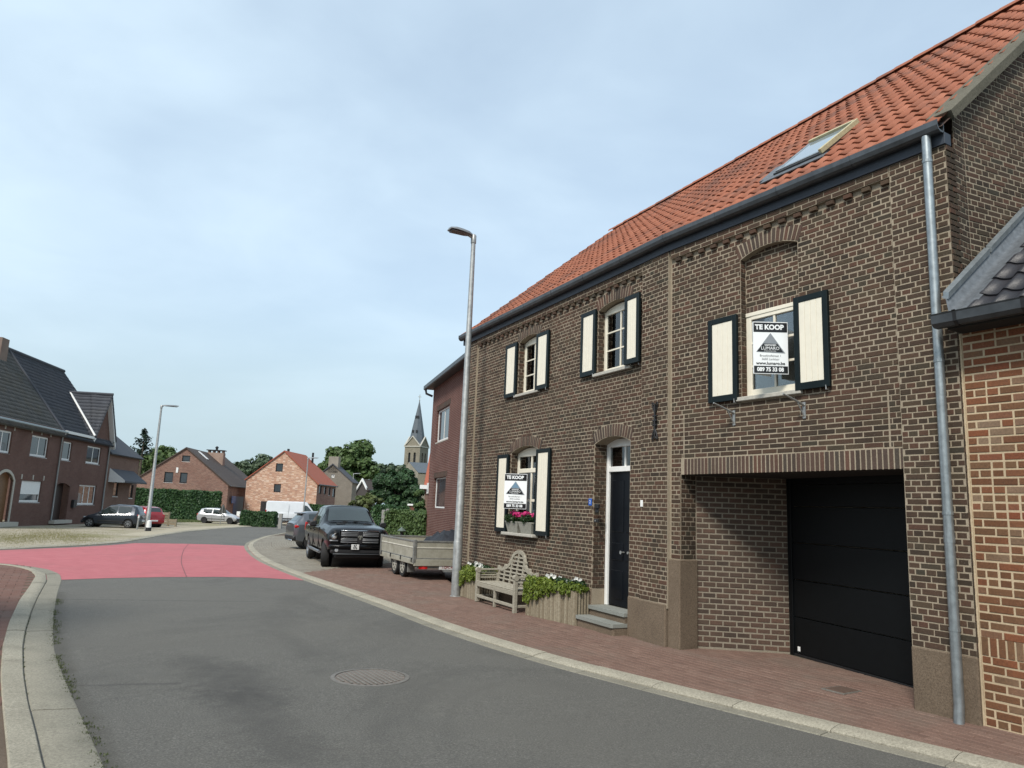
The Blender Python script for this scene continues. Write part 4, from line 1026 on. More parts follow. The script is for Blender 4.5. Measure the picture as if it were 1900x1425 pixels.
# its roof against the gable of the other house
ea = FR.pt(-4.19, .34, zg+.10); uu, zz = G2.pix(1900, 425); Pg = G2.pt(uu, .02, zz); bk = -(Pg-FR.o) @ FR.n
nsl = (Pg[2]-ea[2])/(bk+.34); nsl = max(.6, min(nsl, 1.3)); BKN = 3.6
def nroof(u, back, lift=0.0):
    sh = (Pg-ea); sh = sh/(bk+.34)*(back+.34); P = FR.pt(u, -back, ea[2]+nsl*(back+.34)+lift); return P
cA, cB = np.array(ea), np.array(ea) + (Pg-ea)*((BKN+.34)/(bk+.34))
eN = FR.pt(-9.5, .34, ea[2]); rN = FR.pt(-9.5, -BKN, cB[2])
b = MB(); b.quad(cA-np.array([0,0,.04]), eN-np.array([0,0,.04]), rN-np.array([0,0,.04]), cB-np.array([0,0,.04])); nrf = b.build('roof', DARKIN, nh)
U_TK = tile_unit('roof_tile', .225, .37, .024, .018)
fl_ = -FR.d*.19
tl = patch_tiles(cA+fl_, eN, cB+fl_, rN, .22, .33, U_TK, .03); emit(tl, U_TK, 'roof_tile', TILE_K, nrf, 300, 'roof_tiles')
b = MB(); up = np.array([0, 0, 1.]); nv = 14; rows = []
for i in range(nv+1):
    p = cA + (cB-cA)*(i/nv); wob = .03*math.sin(i*2.1)
    rows.append([p + up*.23 + FR.d*.01, p + up*.2 - FR.d*.03, p + up*.075 - FR.d*.05, p + up*.035 - FR.d*.10, p + up*(.06+.02*math.sin(i*2.3)) - FR.d*(.19+wob), p + up*.045 - FR.d*(.23+wob)])
b.add(*loft(rows, closed=False, caps=False)); b.build('flashing', LEAD, nrf, smooth='all', fix=False)
for i in range(5):
    b = MB(); pa, pb = cA + (cB-cA)*(i/5+.004), cA + (cB-cA)*((i+1)/5-.004)
    b.add(*loft([[p + up*h + FR.d*o for o, h in ((.0, .20), (-.05, .19), (-.055, .255), (.0, .275))] for p in (pa, pb)])); b.build('capping', ZINC, nrf)
gz_ = ea[2]
prof = [(.28, gz_+.04), (.28, gz_-.06), (.31, gz_-.085), (.38, gz_-.085), (.42, gz_-.05), (.43, gz_+.03), (.44, gz_+.045), (.425, gz_+.05), (.415, gz_+.02), (.40, gz_-.05), (.30, gz_-.06), (.29, gz_+.04)]
b = MB(); b.add(*loft([[FR.pt(u, o, z) for o, z in prof] for u in (-9.5, -4.11)])); ng = b.build('gutter', ZINC_D, nh)
for u in (-4.32, -4.92, -5.5):
    b = MB(); b.add(*loft([[FR.pt(u_, o+.006, z-.005 if z < gz_ else z+.006) for o, z in prof] for u_ in (u, u-.03)])); b.build('gutter_strap', BLACK, ng)
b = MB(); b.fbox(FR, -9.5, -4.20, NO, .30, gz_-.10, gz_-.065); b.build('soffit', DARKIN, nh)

# ================================================================ street lamps
def lamp(loc, h, az, head, label, r0=.085, r1=.042, group=None):
    t = thing('street_lamp', loc, label, 'street lamp', group, rz=-R_(az))
    b = MB(); b.lathe([(r0*1.25, -.05), (r0*1.25, .012), (r0, .02), (r0, 1.15), (r0*.985, 1.155), (r0*.93, 1.17), (r1*1.02, h-.06), (r1, h)], 18); b.build('pole', STEEL, t, smooth=True)
    b = MB(); b.lathe([(r1*1.25, h-.12), (r1*1.3, h-.10), (r1*1.3, h+.06), (r1*.9, h+.09)], 14); b.tube([(0, 0, h+.0), (0, .12, h+.05)], .035, 8); hd = b.build('bracket', STEEL, t, smooth=True)
    b = MB(); L_ = head; prof = [(.05, .055, .03), (.16, .12, .05), (.35, .155, .055), (L_*.8, .16, .05), (L_, .125, .03)]
    rings = [[(-wd, y, h+.05+y*.06), (wd, y, h+.05+y*.06), (wd*.92, y, h+.05+y*.06+th), (0, y, h+.05+y*.06+th*1.5), (-wd*.92, y, h+.05+y*.06+th)] for y, wd, th in prof]
    b.add(*loft(rings)); hh = b.build('lamp_head', plain('lamp_grey', (.25, .26, .265), .4, .4, var=.1), t, smooth=True)
    b = MB(); b.box(-.11, .11, .2, L_*.93, h+.045+.3*.06-.012, h+.05+.2*.06, Matrix.Identity(4)); b.build('light_panel', plain('lamp_lens', (.12, .12, .125), .25), t)
    b = MB(); b.cbox(r0*.4, r0*1.02, -.05, .05, .55, .95, .01); b.build('service_door', STEEL, t)
    return t
PL = G(845, 1107, .075)
lamp((PL[0], PL[1], PL[2]), 8.07, -118, .62, 'tall galvanised street lamp standing beside the bench and parked trailer', .10, .05)
b = MB(); b.lathe([(.19, 0), (.19, .008), (.17, .012), (.12, .012)], 20, Matrix.Translation((PL[0], PL[1], PL[2]-.005)))
P2_ = G(272, 985, .06); lamp(P2_, 7.8, 60, 1.0, 'galvanised street lamp on the gravel forecourt beside the dark hatchback', .13, .055)
P3_ = G(563, 951, .06); P3_ = atY(563, 951, 74); lamp((P3_[0], P3_[1], P3_[2]-.3), 5.6, 80, 1.0, 'thin street lamp in front of the pale orange gable, beside the white van', .07, .05)
P4_ = atY(652.6, 925, 105); lamp((P4_[0], P4_[1], P4_[2]-1), 4.4, 80, 1.0, 'small distant street lamp beside the dark gable with white trim', .07, .05)

# ================================================================ bench
bn = thing('garden_bench', FL.pt(4.6, .3, PB), 'weathered grey wooden garden bench with arched slatted back against the wall', 'bench')
s0, s1 = 3.74, 5.44; sm = (s0+s1)/2; zf = .06
def piece(nm, *a, c=.006, par=None): b = MB(); b.fbox(FL, *a, c); return b.build(nm, WOODG, par or bn)
for s in (s0, s1): piece('leg', s-.035, s+.035, .545, .615, zf-.02, .64); piece('leg', s-.035, s+.035, .10, .165, zf-.02, .60)
piece('leg', sm-.025, sm+.025, .56, .61, zf-.02, .36)
piece('seat_rail', s0+.035, s1-.035, .565, .61, .345, .43); piece('stretcher', s0+.035, s1-.035, .565, .605, .13, .185)
for s in (s0, s1): piece('side_rail', s-.022, s+.022, .165, .545, .36, .42); piece('stretcher', s-.02, s+.02, .165, .545, .13, .18)
for i in range(6): piece('seat_slat', s0+.03, s1-.03, .125+i*.083, .125+i*.083+.07, .432, .452)
for s in (s0, s1):
    for k in range(3): piece('arm_slat', s-.012, s+.012, .165, .55, .50+k*.05, .53+k*.05)
    b = MB(); b.tube([FL.pt(s-.045, .58, .665), FL.pt(s+.045, .58, .665)], .052, 12); b.build('arm_scroll', WOODG, bn, smooth=True)
    piece('armrest', s-.04, s+.04, .10, .58, .655, .69)
boff = lambda z: .155 - (z-.45)*.12
def top(s):
    x = abs(s-sm)/((s1-s0)/2)
    if x < .34: return .86 + .22*math.sqrt(max(0, 1-(x/.34)**2))
    if x < .62: return .86 - .13*math.sin((x-.34)/.28*math.pi/2)
    return .73 + .0*(x-.62) - .04*math.sin((x-.62)/.38*math.pi)
def band(pts, hw, hh, nm):
    b = MB(); rings = []
    for i, (s, z) in enumerate(pts):
        a, c = pts[max(0, i-1)], pts[min(len(pts)-1, i+1)]; t = np.array([c[0]-a[0], c[1]-a[1]]); t /= np.linalg.norm(t)+1e-9; n = np.array([-t[1], t[0]])
        rings.append([FL.pt(s+n[0]*k*hh, boff(z)+o*hw, z+n[1]*k*hh) for o, k in ((-1,-1),(1,-1),(1,1),(-1,1))])
    b.add(*loft(rings)); return b.build(nm, WOODG, bn, smooth=True)
N_ = 60; band([(s0+(s1-s0)*i/N_, top(s0+(s1-s0)*i/N_)) for i in range(N_+1)], .022, .032, 'top_rail')
for s_ in (-1, 1):
    for q in (.60, .36):
        x = sm+s_*q*(s1-s0)/2; zc = top(x)+.035
        b = MB(); b.tube([FL.pt(x, boff(zc)-.028, zc), FL.pt(x, boff(zc)+.028, zc)], .038, 12); b.build('scroll', WOODG, bn, smooth=True)
for x in (-.9, -.62, -.30, 0, .30, .62, .9):
    s = sm + x*(s1-s0)/2; zt = top(s); b = MB(); b.add(*loft([[FL.pt(s+a, boff(z)+o, z) for a, o in ((-.018, -.015), (.018, -.015), (.018, .015), (-.018, .015))] for z in (.44, zt)])); b.build('stile', WOODG, bn)
for k in range(7):
    z = .52 + k*.075; xs = [sm+x*(s1-s0)/2 for x in np.linspace(-1, 1, 121) if top(sm+x*(s1-s0)/2) > z+.02]
    if len(xs) > 3: b = MB(); b.add(*loft([[FL.pt(s, boff(zz)+o, zz) for o, zz in ((-.010, z-.014), (.010, z-.014), (.010, z+.014), (-.010, z+.014))] for s in (xs[0], xs[-1])])); b.build('back_slat', WOODG, bn)

# ================================================================ planters
def planter(q, hgt, label, plabel, seed, spill=1.0, sx=0):
    """q: plan corners in the wall frame: right-front, left-front, left-back, right-back"""
    C4 = [FL.pt(*p, 0) for p in q]; t = thing('wooden_planter', (*((C4[0]+C4[2])/2)[:2], PB), label, 'planter'); rr = .027
    b = MB(); b.prism([tuple((c + (sum(C4)/4-c)*.06)[:2]) for c in C4], .04, hgt-.03); b.build('inner_box', DARKIN, t)
    for i in (0, 1, 3):
        a, c = C4[i], C4[(i+1) % 4]; n = int(np.linalg.norm(c-a)/(rr*1.95))
        for k in range(n+1):
            p = a + (c-a)*k/n; b = MB(); h = hgt + random.uniform(-.012, .012); rad = rr*random.uniform(.9, 1.1)
            b.tube([p + np.array([0, 0, .03]), p + np.array([0, 0, h])], rad, 7); b.build('stave', WOODP, t, smooth=True)
    b = MB(); b.prism([tuple((c + (sum(C4)/4-c)*.08)[:2]) for c in C4], hgt-.06, hgt-.02); b.build('soil', plain('soil', (.03, .022, .015), .95), t)
    pl = thing('trailing_plant', (*((C4[0]+C4[2])/2)[:2], hgt-.03), plabel, 'plant'); Pn, Nn = [], []
    for k in range(90):
        u, v = RNG.uniform(0, 1), RNG.uniform(.15, 1.12); a = C4[0] + (C4[1]-C4[0])*u; d = C4[3] + (C4[2]-C4[3])*u; p = d + (a-d)*v
        zz = hgt + .02 + RNG.uniform(0, .07)
        if v > .98: zz -= RNG.uniform(0, .18)
        P, N = blob((p[0], p[1], zz), RNG.uniform(.05, .11), 55, (1, 1, .7)); Pn.append(P); Nn.append(N)
    for k in range(34):                      # hanging over the front
        u = min(1, abs(RNG.normal(.75 if sx == 0 else .3, .28))); a = C4[0] + (C4[1]-C4[0])*u; o = FL.n*RNG.uniform(.03, .09); ln = RNG.uniform(.06, .40)*spill*(.2+.8*u*u)
        m_ = int(ln/.012)
        for j in range(m_):
            P, N = blob(a + o + np.array([0, 0, hgt - ln*j/m_]), .035, 5); Pn.append(P); Nn.append(N + FL.n*.7)
    leaf_obj('foliage', np.concatenate(Pn), np.concatenate(Nn), .034, L_IVY, pl)
    Pd, Nd = [], []
    for k in range(26):
        u = RNG.uniform(.0, .8); a = C4[0] + (C4[1]-C4[0])*u; d = C4[3] + (C4[2]-C4[3])*u; p = d + (a-d)*RNG.uniform(.35, .7)
        P, N = blob((p[0], p[1], hgt+.09), .08, 45); Pd.append(P); Nd.append(N)
    leaf_obj('dark_foliage', np.concatenate(Pd), np.concatenate(Nd), .04, L_DARK, pl)
    for k in range(16):
        u = RNG.uniform(.05, .8); a = C4[0] + (C4[1]-C4[0])*u; d = C4[3] + (C4[2]-C4[3])*u; p = d + (a-d)*RNG.uniform(.4, .8); c = np.array([p[0], p[1], hgt + RNG.uniform(.12, .19)])
        b = MB(); cen = c; toC = (CAM-c); toC[2] += 2; toC /= np.linalg.norm(toC); T = np.cross(toC, (0, 0, 1)); T /= np.linalg.norm(T); B_ = np.cross(toC, T); r_ = RNG.uniform(.022, .034)
        ring = [cen + (T*math.cos(a_) + B_*math.sin(a_))*r_*(1+.18*math.cos(5*a_)) + toC*.012 for a_ in np.linspace(0, 2*math.pi, 16)[:-1]]
        b.add([cen - toC*.01] + ring, [(0, i+1, (i+1) % 15 + 1) for i in range(15)]); b.build('flower', L_WHITE, pl, fix=False)
planter([(2.11, .27), (3.45, .48), (3.45, .05), (2.11, .05)], .60, 'planter of grey vertical half logs between the bench and the door step', 'yellow green trailing plant with white flowers spilling over the planter beside the steps', 1)
planter([(5.62, .50), (6.62, .52), (6.62, .05), (5.62, .05)], .55, 'planter of grey half logs between the bench and the street lamp', 'yellow green trailing plant in the planter behind the street lamp', 2, 1.3, 1)

# ================================================================ window pots
POT = plain('stone_pot', (.24, .235, .20), .85, var=.2, scale=30, bump=.003)
for i, (a, c, lb) in enumerate(((4.66, 5.22, 'grey trough of pink geraniums on the window sill, further from the door'), (4.07, 4.63, 'grey trough of pink geraniums on the window sill, nearer the door'))):
    t = thing('flower_trough', FL.pt((a+c)/2, .04, 1.445), lb, 'flower pot', 'flower troughs on the sill'); z0 = 1.444; o0, o1 = -.06, .12
    ring = lambda k, z, e: [FL.pt(u, o, z) for u, o in ((a+k, o0+k*.5), (c-k, o0+k*.5), (c-k, o1-k*.5), (a+k, o1-k*.5))]
    b = MB(); b.add(*loft([ring(.07, z0, 0), ring(.0, z0+.20, 0), ring(-.008, z0+.20, 0), ring(-.008, z0+.225, 0), ring(.02, z0+.225, 0), ring(.03, z0+.19, 0)])); b.build('trough', POT, t)
    Pn, Nn, Fp, Fn = [], [], [], []
    for k in range(14):
        P, N = blob(FL.pt(RNG.uniform(a+.03, c-.03), RNG.uniform(o0+.02, o1+.02), z0+.25+RNG.uniform(0, .06)), .07, 60); Pn.append(P); Nn.append(N)
    leaf_obj('foliage', np.concatenate(Pn), np.concatenate(Nn), .04, L_DARK, t)
    for k in range(6):
        P, N = blob(FL.pt(a+.06+(c-a-.12)*(k+.5)/6 + RNG.uniform(-.03, .03), RNG.uniform(o0+.03, o1), z0+.33+RNG.uniform(-.02, .07)), .062, 70, (1, 1, .8))
        leaf_obj('blossom', P, N, .032, L_PINK, t)

# ================================================================ for-sale signs
SW = plain('sign_white', (.78, .80, .80), .35, var=.02); SK = plain('sign_black', (.006, .006, .007), .35, var=.1); SG = plain('sign_grey', (.22, .24, .26), .4, var=.1); SB = plain('sign_blue_grey', (.13, .22, .30), .4, var=.1); ST = plain('sign_text_grey', (.10, .10, .11), .4)
def forsale(F, off, pr, pl, ytop, ybot, ratio, label, tri):
    """pr / pl: pixel columns of the right and left edges; the panel stands out from the window"""
    yt, yb = ytop, ybot; ur, zt = F.pix(pr, yt[1], off); zb = F.pix(pr, yb[1], off)[1]; Pr = F.pt(ur, off, 0)
    dr = ray(pr, yt[1]); tr_ = ((F.pt(ur, off, 0)-CAM)[:2] @ dr[:2])/(dr[:2] @ dr[:2]); dl = ray(pl, yt[0]); Pl = CAM + dl*tr_*ratio; Pl[2] = 0
    x = (Pr-Pl); w_ = np.linalg.norm(x); x /= w_; y = np.array([0, 0, 1.]); n = np.cross(x, y); h_ = zt-zb
    t = thing('for_sale_sign', (*((Pr+Pl)/2)[:2], zb), label, 'sign', 'for sale signs')
    def P(u, v, e=0.0): return Pl + x*u*w_ + y*(zb + v*h_) + n*e
    b = MB(); b.add([P(u, v, e) for e in (0, -.006) for u, v in ((0,0),(1,0),(1,1),(0,1))], [(0,1,2,3),(7,6,5,4),(0,4,5,1),(1,5,6,2),(2,6,7,3),(3,7,4,0)]); b.build('panel', SW, t)
    wing = F.pt(ur+.55*w_, off, 0) if F is FL else F.pt(ur+.6*w_, off, 0)
    b = MB(); A0 = Pl + n*-.008; B0 = Pl + (wing-Pl)*.97; b.add([np.array([q[0], q[1], z]) + e for e in (np.zeros(3), F.d*.006) for q, z in ((A0, zb), (B0, zb), (B0, zt), (A0, zt))], [(0,1,2,3),(7,6,5,4),(0,4,5,1),(1,5,6,2),(2,6,7,3),(3,7,4,0)]); b.build('panel', SW, t)
    def patch(pts, mat, nm, e=.002): b = MB(); b.add([P(u, v, e) for u, v in pts], [tuple(range(len(pts)))]); return b.build(nm, mat, t, fix=False)
    patch(rect(.01, .985, .80, .985), SK, 'black_band'); patch(rect(.01, .985, .012, .15), SK, 'black_band')
    patch([(.08, .415), (.92, .395), (.5, .785)], SG, 'logo_shadow', .0015); patch([(.10, .425), (.86, .415), (.70, .575), (.29, .58)], SK, 'logo_base', .0025); patch([(.305, .595), (.675, .592), (.49, .765)], tri, 'logo_peak', .0025)
    F3 = lambda u, v, e: (P(u, v, e), x, y)
    text('TE KOOP', .128*h_, F3(.47, .892, .003), 'lettering', SW, t, .006*h_, sx=.98); text('089 75 33 08', .104*h_, F3(.48, .081, .003), 'lettering', SW, t, .004*h_, sx=.88)
    text('VASTGOED', .042*h_, F3(.49, .548, .0032), 'lettering', SW, t, .0012*h_); text('LUMARO', .088*h_, F3(.485, .487, .0032), 'lettering', SW, t, .0, sx=.95); text('www.lumaro.be', .034*h_, F3(.48, .437, .0032), 'lettering', SW, t)
    text('Broekhofstraat 1', .058*h_, F3(.49, .345, .0022), 'lettering', ST, t); text('3650 Lanklaar', .058*h_, F3(.49, .28, .0022), 'lettering', ST, t); text('www.lumaro.be', .078*h_, F3(.49, .20, .0022), 'lettering', SK, t, .002*h_, sx=1.05)
    return t
forsale(FR, -.03, 1461, 1397, (590.6, 598), (688, 695), 1.004, 'white and black for sale sign in the upper window above the garage door', SG)
forsale(FL, -.03, 978.5, 937, (877, 879.5), (942, 945), 1.012, 'white and black for sale sign above the pink flowers in the lower window', SB)

# ================================================================ covers in road and pavement
IRON = plain('worn_iron', (.16, .145, .125), .6, .35, var=.3, scale=25)
c = G(687, 1257); t = thing('manhole_cover', (c[0], c[1], GZ(c[1])), 'round cast iron manhole cover with ribbed top set in the asphalt', 'manhole cover')
def disc(r, z0, z1, seg=40): b = MB(); b.lathe([(r, z0), (r, z1)], seg, Matrix.Translation((c[0], c[1], GZ(c[1])))); return b
b = MB(); b.lathe([(.43, -.02), (.43, .006), (.385, .009), (.385, -.01)], 44, Matrix.Translation((c[0], c[1], GZ(c[1])))); b.build('rim', IRON, t)
disc(.377, -.02, .004).build('lid', plain('lid_fill', (.15, .125, .105), .85, var=.25, scale=30), t)
for i in range(-6, 7):
    for a_, k_ in ((-31, 0),):
        d1 = np.array([math.sin(R_(a_)), math.cos(R_(a_))]); d2 = np.array([d1[1], -d1[0]]); o = i*.057; hl = math.sqrt(max(0, .36**2-o*o))
        cc = c[:2] + d2*o; b = MB(); M = Matrix(((d1[0], d2[0], 0, cc[0]), (d1[1], d2[1], 0, cc[1]), (-KS*d1[1], -KS*d2[1], 1, GZ(cc[1])), (0, 0, 0, 1))); b.cbox(-hl, hl, -.013, .013, .003, .012, .003, M); b.build('rib', IRON, t)
c = G(1562, 1280, .08); t = thing('drain_cover', (c[0], c[1], pave_z(c[0], c[1])), 'small rusty iron cover set in the red pavement before the garage', 'drain cover')
M = Matrix.Translation((c[0], c[1], pave_z(c[0], c[1]))) @ Matrix.Rotation(-R_(RAZ), 4, 'Z')
b = MB(); b.cbox(-.17, .17, -.14, .14, -.02, .006, .004, M); b.build('frame', IRON, t); b = MB(); b.cbox(-.14, .14, -.11, .11, -.02, .012, .006, M); b.build('lid', plain('rust', (.085, .052, .036), .85, var=.3, scale=30), t)
# ================================================================ houses across the square
BT_A = bricktex('plum_brick_wall', (.125, .064, .051), (.162, .086, .068), (.155, .125, .108), .22, .075, .010)
BT_C = bricktex('pinkish_brick_wall', (.155, .085, .066), (.195, .115, .09), (.25, .20, .165), .22, .08, .010)
BT_P = bricktex('rose_brick_wall', (.165, .078, .062), (.215, .115, .09), (.33, .25, .20), .24, .085, .014, [(.17, .075, .06), (.23, .13, .10), (.13, .065, .055), (.20, .10, .075), (.27, .16, .125)])
BT_O = bricktex('pale_orange_brick_wall', (.38, .205, .145), (.46, .275, .20), (.58, .46, .36), .30, .095, .018, [(.36, .155, .09), (.54, .33, .22), (.28, .125, .08), (.46, .22, .13), (.66, .50, .39), (.40, .18, .105), (.58, .38, .27)])
BT_G = bricktex('grey_brick_wall', (.165, .145, .12), (.21, .185, .155), (.26, .235, .20), .24, .085, .012)
BT_R = bricktex('dark_red_brick_wall', (.085, .034, .028), (.12, .046, .036), (.27, .195, .165), .21, .066, .011)
BT_CH = bricktex('church_stone_wall', (.185, .165, .125), (.23, .205, .16), (.28, .255, .21), .5, .22, .02)
RF_K = tile_mat('slate_tile', [(.044, .049, .060), (.066, .070, .082), (.054, .058, .069)], (.075, .076, .076), .45); RF_A = tile_mat('old_grey_tile', [(.070, .071, .070), (.108, .107, .102), (.088, .088, .085)], (.085, .078, .062), .6)
RF_B = tile_mat('brown_tile', [(.060, .045, .038), (.085, .064, .054), (.07, .054, .045)], (.10, .08, .065), .4); RF_O = tile_mat('orange_tile', [(.28, .080, .048), (.34, .105, .06), (.31, .09, .052)], (.20, .08, .055), .4)
SLATE = plain('spire_slate', (.075, .090, .105), .6, var=.2, scale=4); WHTRIM = plain('white_trim', (.70, .70, .68), .5, var=.05); DKFR = plain('dark_frame', (.012, .012, .014), .4, var=.1)
def Z1(x, y): return x/3.2375, 620 + y/3.2375
def Z2(x, y): return 220 + x/4.75, 720 + y/4.75
def Z3(x, y): return 460 + x/4.75, 720 + y/4.75
def wpx(F, Z, x0, x1, y0, y1):
    xm, ym = (x0+x1)/2, (y0+y1)/2; a = F.pix(*Z(x0, ym))[0]; c = F.pix(*Z(x1, ym))[0]; zt = F.pix(*Z(xm, y0))[1]; zb = F.pix(*Z(xm, y1))[1]
    return min(a, c), max(a, c), zb, zt
def simple_win(F, q, house, fm, gm, cols=1, rows=1, bar=.07, off=-.09, sill=.05, sm_=None, tr=None): return window(F, q[0], q[1], q[2], q[3], off, house, fm, gm, cols, rows, bar*(1.5 if fm is WHTRIM else 1), .09, sill, sm_ or WHTRIM, transom=tr)
def roof_slab(pts, mat, parent, th=.12, nm='roof', uv=True):
    """slab with thickness under four roof corners (eave0, eave1, ridge1, ridge0)"""
    P = [np.array(p, float) for p in pts]; n = np.cross(P[1]-P[0], P[-1]-P[0]); n /= np.linalg.norm(n); n = n if n[2] > 0 else -n
    b = MB(); k = len(P); b.add(P + [p - n*th for p in P], [tuple(range(k)), tuple(range(2*k-1, k-1, -1))] + [(i, (i+1) % k, k+(i+1) % k, k+i) for i in range(k)]); return b.build(nm, mat, parent)
U_TF = tile_unit('roof_tile', .245, .38, .024, .02, 5)
# --- the plum brick terrace
P = atY(92, 969, 50.3); HL = Frame(P[0], P[1], -8.5, 1); zb_ = P[2]
sA = HL.pix(-70, 960)[0]; sB = HL.pix(*Z1(630, 870))[0]; zeA = HL.pix(*Z1(300, 565))[1]
zr_ray = ray(116, 689.5); tt_ = ((HL.pt(sB, 0, 0)-CAM) @ HL.d)/(zr_ray @ HL.d); Pr_ = CAM + zr_ray*tt_; hbk = -float((Pr_-HL.o) @ HL.n); hzr = float(Pr_[2])
hA = thing('terrace_house', HL.pt(sA/2, 0, zb_), 'plum brick terrace house with arched doorway and grey tiled roof', 'house', None)
hB = thing('terrace_house', HL.pt(sB/2, 0, zb_), 'plum brick terrace house with white trimmed gable and dark slate tiles', 'house', None)
def arched(q, rise=.25): return arch_loop(q[0], q[1], q[2], q[3]-rise, rise)
wA = [wpx(HL, Z1, 185, 290, 612, 738), wpx(HL, Z1, -35, 70, 575, 712), wpx(HL, Z1, 122, 245, 882, 1010)]; dA = wpx(HL, Z1, -40, 66, 825, 1110); dA = (dA[0], dA[1], zb_, dA[3])
wall(HL, rect(sA, 0, zb_-.3, zeA+.1), [rect(*q) for q in wA] + [arched(dA, .5)], 0, .14).build('wall', BT_A, hA)
for q in wA: simple_win(HL, q, hA, WHTRIM, DGLASS, 2 if q is not wA[2] else 1)
q = wA[2]; b = MB(); b.fbox(HL, q[0]+.06, q[1]-.06, -.10, -.06, q[3]-.62*(q[3]-q[2]), q[3]-.05); b.build('roller_blind', WHTRIM, hA)
for q in wA:
    for u in (q[0]-.12, (q[0]+q[1])/2, q[1]+.12): b = MB(); b.fbox(HL, u-.06, u+.06, 0, .03, q[3]+.08, q[3]+.38); b.build('keystone', SILLST, hA)
b = MB(); ring_o = arched((dA[0]-.16, dA[1]+.16, dA[2], dA[3]+.16), .62)[1:]; ring_i = arched(dA, .5)[1:]
ring_o = ring_o + [(dA[0]-.16, dA[2])]; ring_i = ring_i + [(dA[0], dA[2])]
b.add(*loft([[HL.pt(o[0], .0, o[1]), HL.pt(o[0], .05, o[1]), HL.pt(i_[0], .05, i_[1]), HL.pt(i_[0], -.1, i_[1])] for o, i_ in zip(ring_o, ring_i)])); b.build('door_surround', SILLST, hA)
b = MB(); b.fbox(HL, dA[0]-.02, dA[1]+.02, -.32, -.26, zb_, dA[3]); fdA = b.build('front_door', plain('varnished_oak', (.16, .085, .04), .5, var=.2), hA)
b = MB(); b.fbox(HL, dA[0]-.3, dA[1]+.3, 0, .5, zb_-.1, zb_+.15); b.build('step', SILLST, hA)
wB = [wpx(HL, Z1, 375, 430, 645, 760), wpx(HL, Z1, 520, 605, 675, 780), wpx(HL, Z1, 470, 574, 907, 1025)]; dB = wpx(HL, Z1, 318, 410, 893, 1110); dB = (dB[0], dB[1], zb_, dB[3])
zeB = HL.pix(*Z1(490, 605))[1]; gs = [HL.pix(*Z1(555, 592)), HL.pix(*Z1(648, 390)), HL.pix(*Z1(668, 640))]; sGL, zGA, sGA = gs[0][0], gs[1][1], gs[1][0]; sGR = sB
sGA = (sGL+sGR)/2+.1
wall(HL, [(0, zb_-.3), (sB, zb_-.3), (sB, zeB), (sGA, zGA), (sGL, zeB), (0, zeB)], [rect(*q) for q in wB] + [arched(dB, .25)], 0, .14).build('wall', BT_A, hB)
for q, n in zip(wB, (1, 2, 3)): simple_win(HL, q, hB, WHTRIM, DGLASS, n)
b = MB(); b.fbox(HL, dB[0]-.02, dB[1]+.02, -.5, -.45, zb_, dB[3]); b.build('front_door', plain('brown_door', (.035, .022, .018), .5, var=.2), hB)
b = MB(); b.fbox(HL, dB[0]-.2, dB[1]+.2, -.2, .35, zb_-.1, zb_+.12); b.build('step', SILLST, hB)
b = MB(); b.fbox(HL, dB[1]+.5, dB[1]+1.0, .0, .2, zb_+.95, zb_+1.5, .02); b.build('letter_box', BLACK, hB)
b = MB(); b.fbox(HL, 0.05, sGL, -.02, .32, zeB-.16, zeB+.02); b.build('eave_board', WHTRIM, hB)
for a_, c_ in (((sGL-.3, zeB-.1), (sGA, zGA+.25)), ((sGR+.35, zeB-.35), (sGA, zGA+.25))):
    b = MB(); b.add(*loft([[HL.pt(u, o, z+h) for o, h in ((-.0, -.28), (.35, -.28), (.35, .03), (-.0, .03))] for u, z in (a_, c_)])); b.build('verge_board', WHTRIM, hB)
EO_ = .3
def rz_at(off): return zeA + .02 + (hzr-zeA)*(-off+0)/hbk
rA = roof_slab([HL.pt(sA, .3, rz_at(.3)), HL.pt(0, .3, rz_at(.3)), HL.pt(0, -hbk, hzr), HL.pt(sA, -hbk, hzr)], RF_A, hA)
emit(patch_tiles(HL.pt(sA, .3, rz_at(.3)), HL.pt(0, .3, rz_at(.3)), HL.pt(sA, -hbk, hzr), HL.pt(0, -hbk, hzr), .24, .34, U_TF, .03), U_TF.copy(), 'roof_tile', RF_A, rA, 0, 'roof_tiles')
rB = roof_slab([HL.pt(0, .3, rz_at(.3)), HL.pt(sB+.2, .3, rz_at(.3)), HL.pt(sB+.2, -hbk, hzr), HL.pt(0, -hbk, hzr)], RF_K, hB)
emit(patch_tiles(HL.pt(0.1, .3, rz_at(.3)), HL.pt(sB+.2, .3, rz_at(.3)), HL.pt(0.1, -hbk, hzr), HL.pt(sB+.2, -hbk, hzr), .24, .34, U_TF, .03), U_TF.copy(), 'roof_tile', RF_K, rB, 0, 'roof_tiles')
for a_, c_, pr in ((sA, 0, hA), (0, sB+.2, hB)):
    roof_slab([HL.pt(a_, -2*hbk, zeA), HL.pt(c_, -2*hbk, zeA), HL.pt(c_, -hbk, hzr), HL.pt(a_, -hbk, hzr)], RF_K, pr)
    b = MB(); b.tube([HL.pt(a_, -hbk, hzr+.06), HL.pt(c_, -hbk, hzr+.06)], .14, 8); b.build('ridge', RF_K, pr, smooth=True)
b = MB(); b.tube([HL.pt(.02, .3, rz_at(.3)+.08), HL.pt(.02, -hbk, hzr+.06)], .09, 6); b.build('verge', RF_K, hB)
U_TF2 = U_TF.copy(); bkG = (zGA+.3-zeA)*hbk/(hzr-zeA)
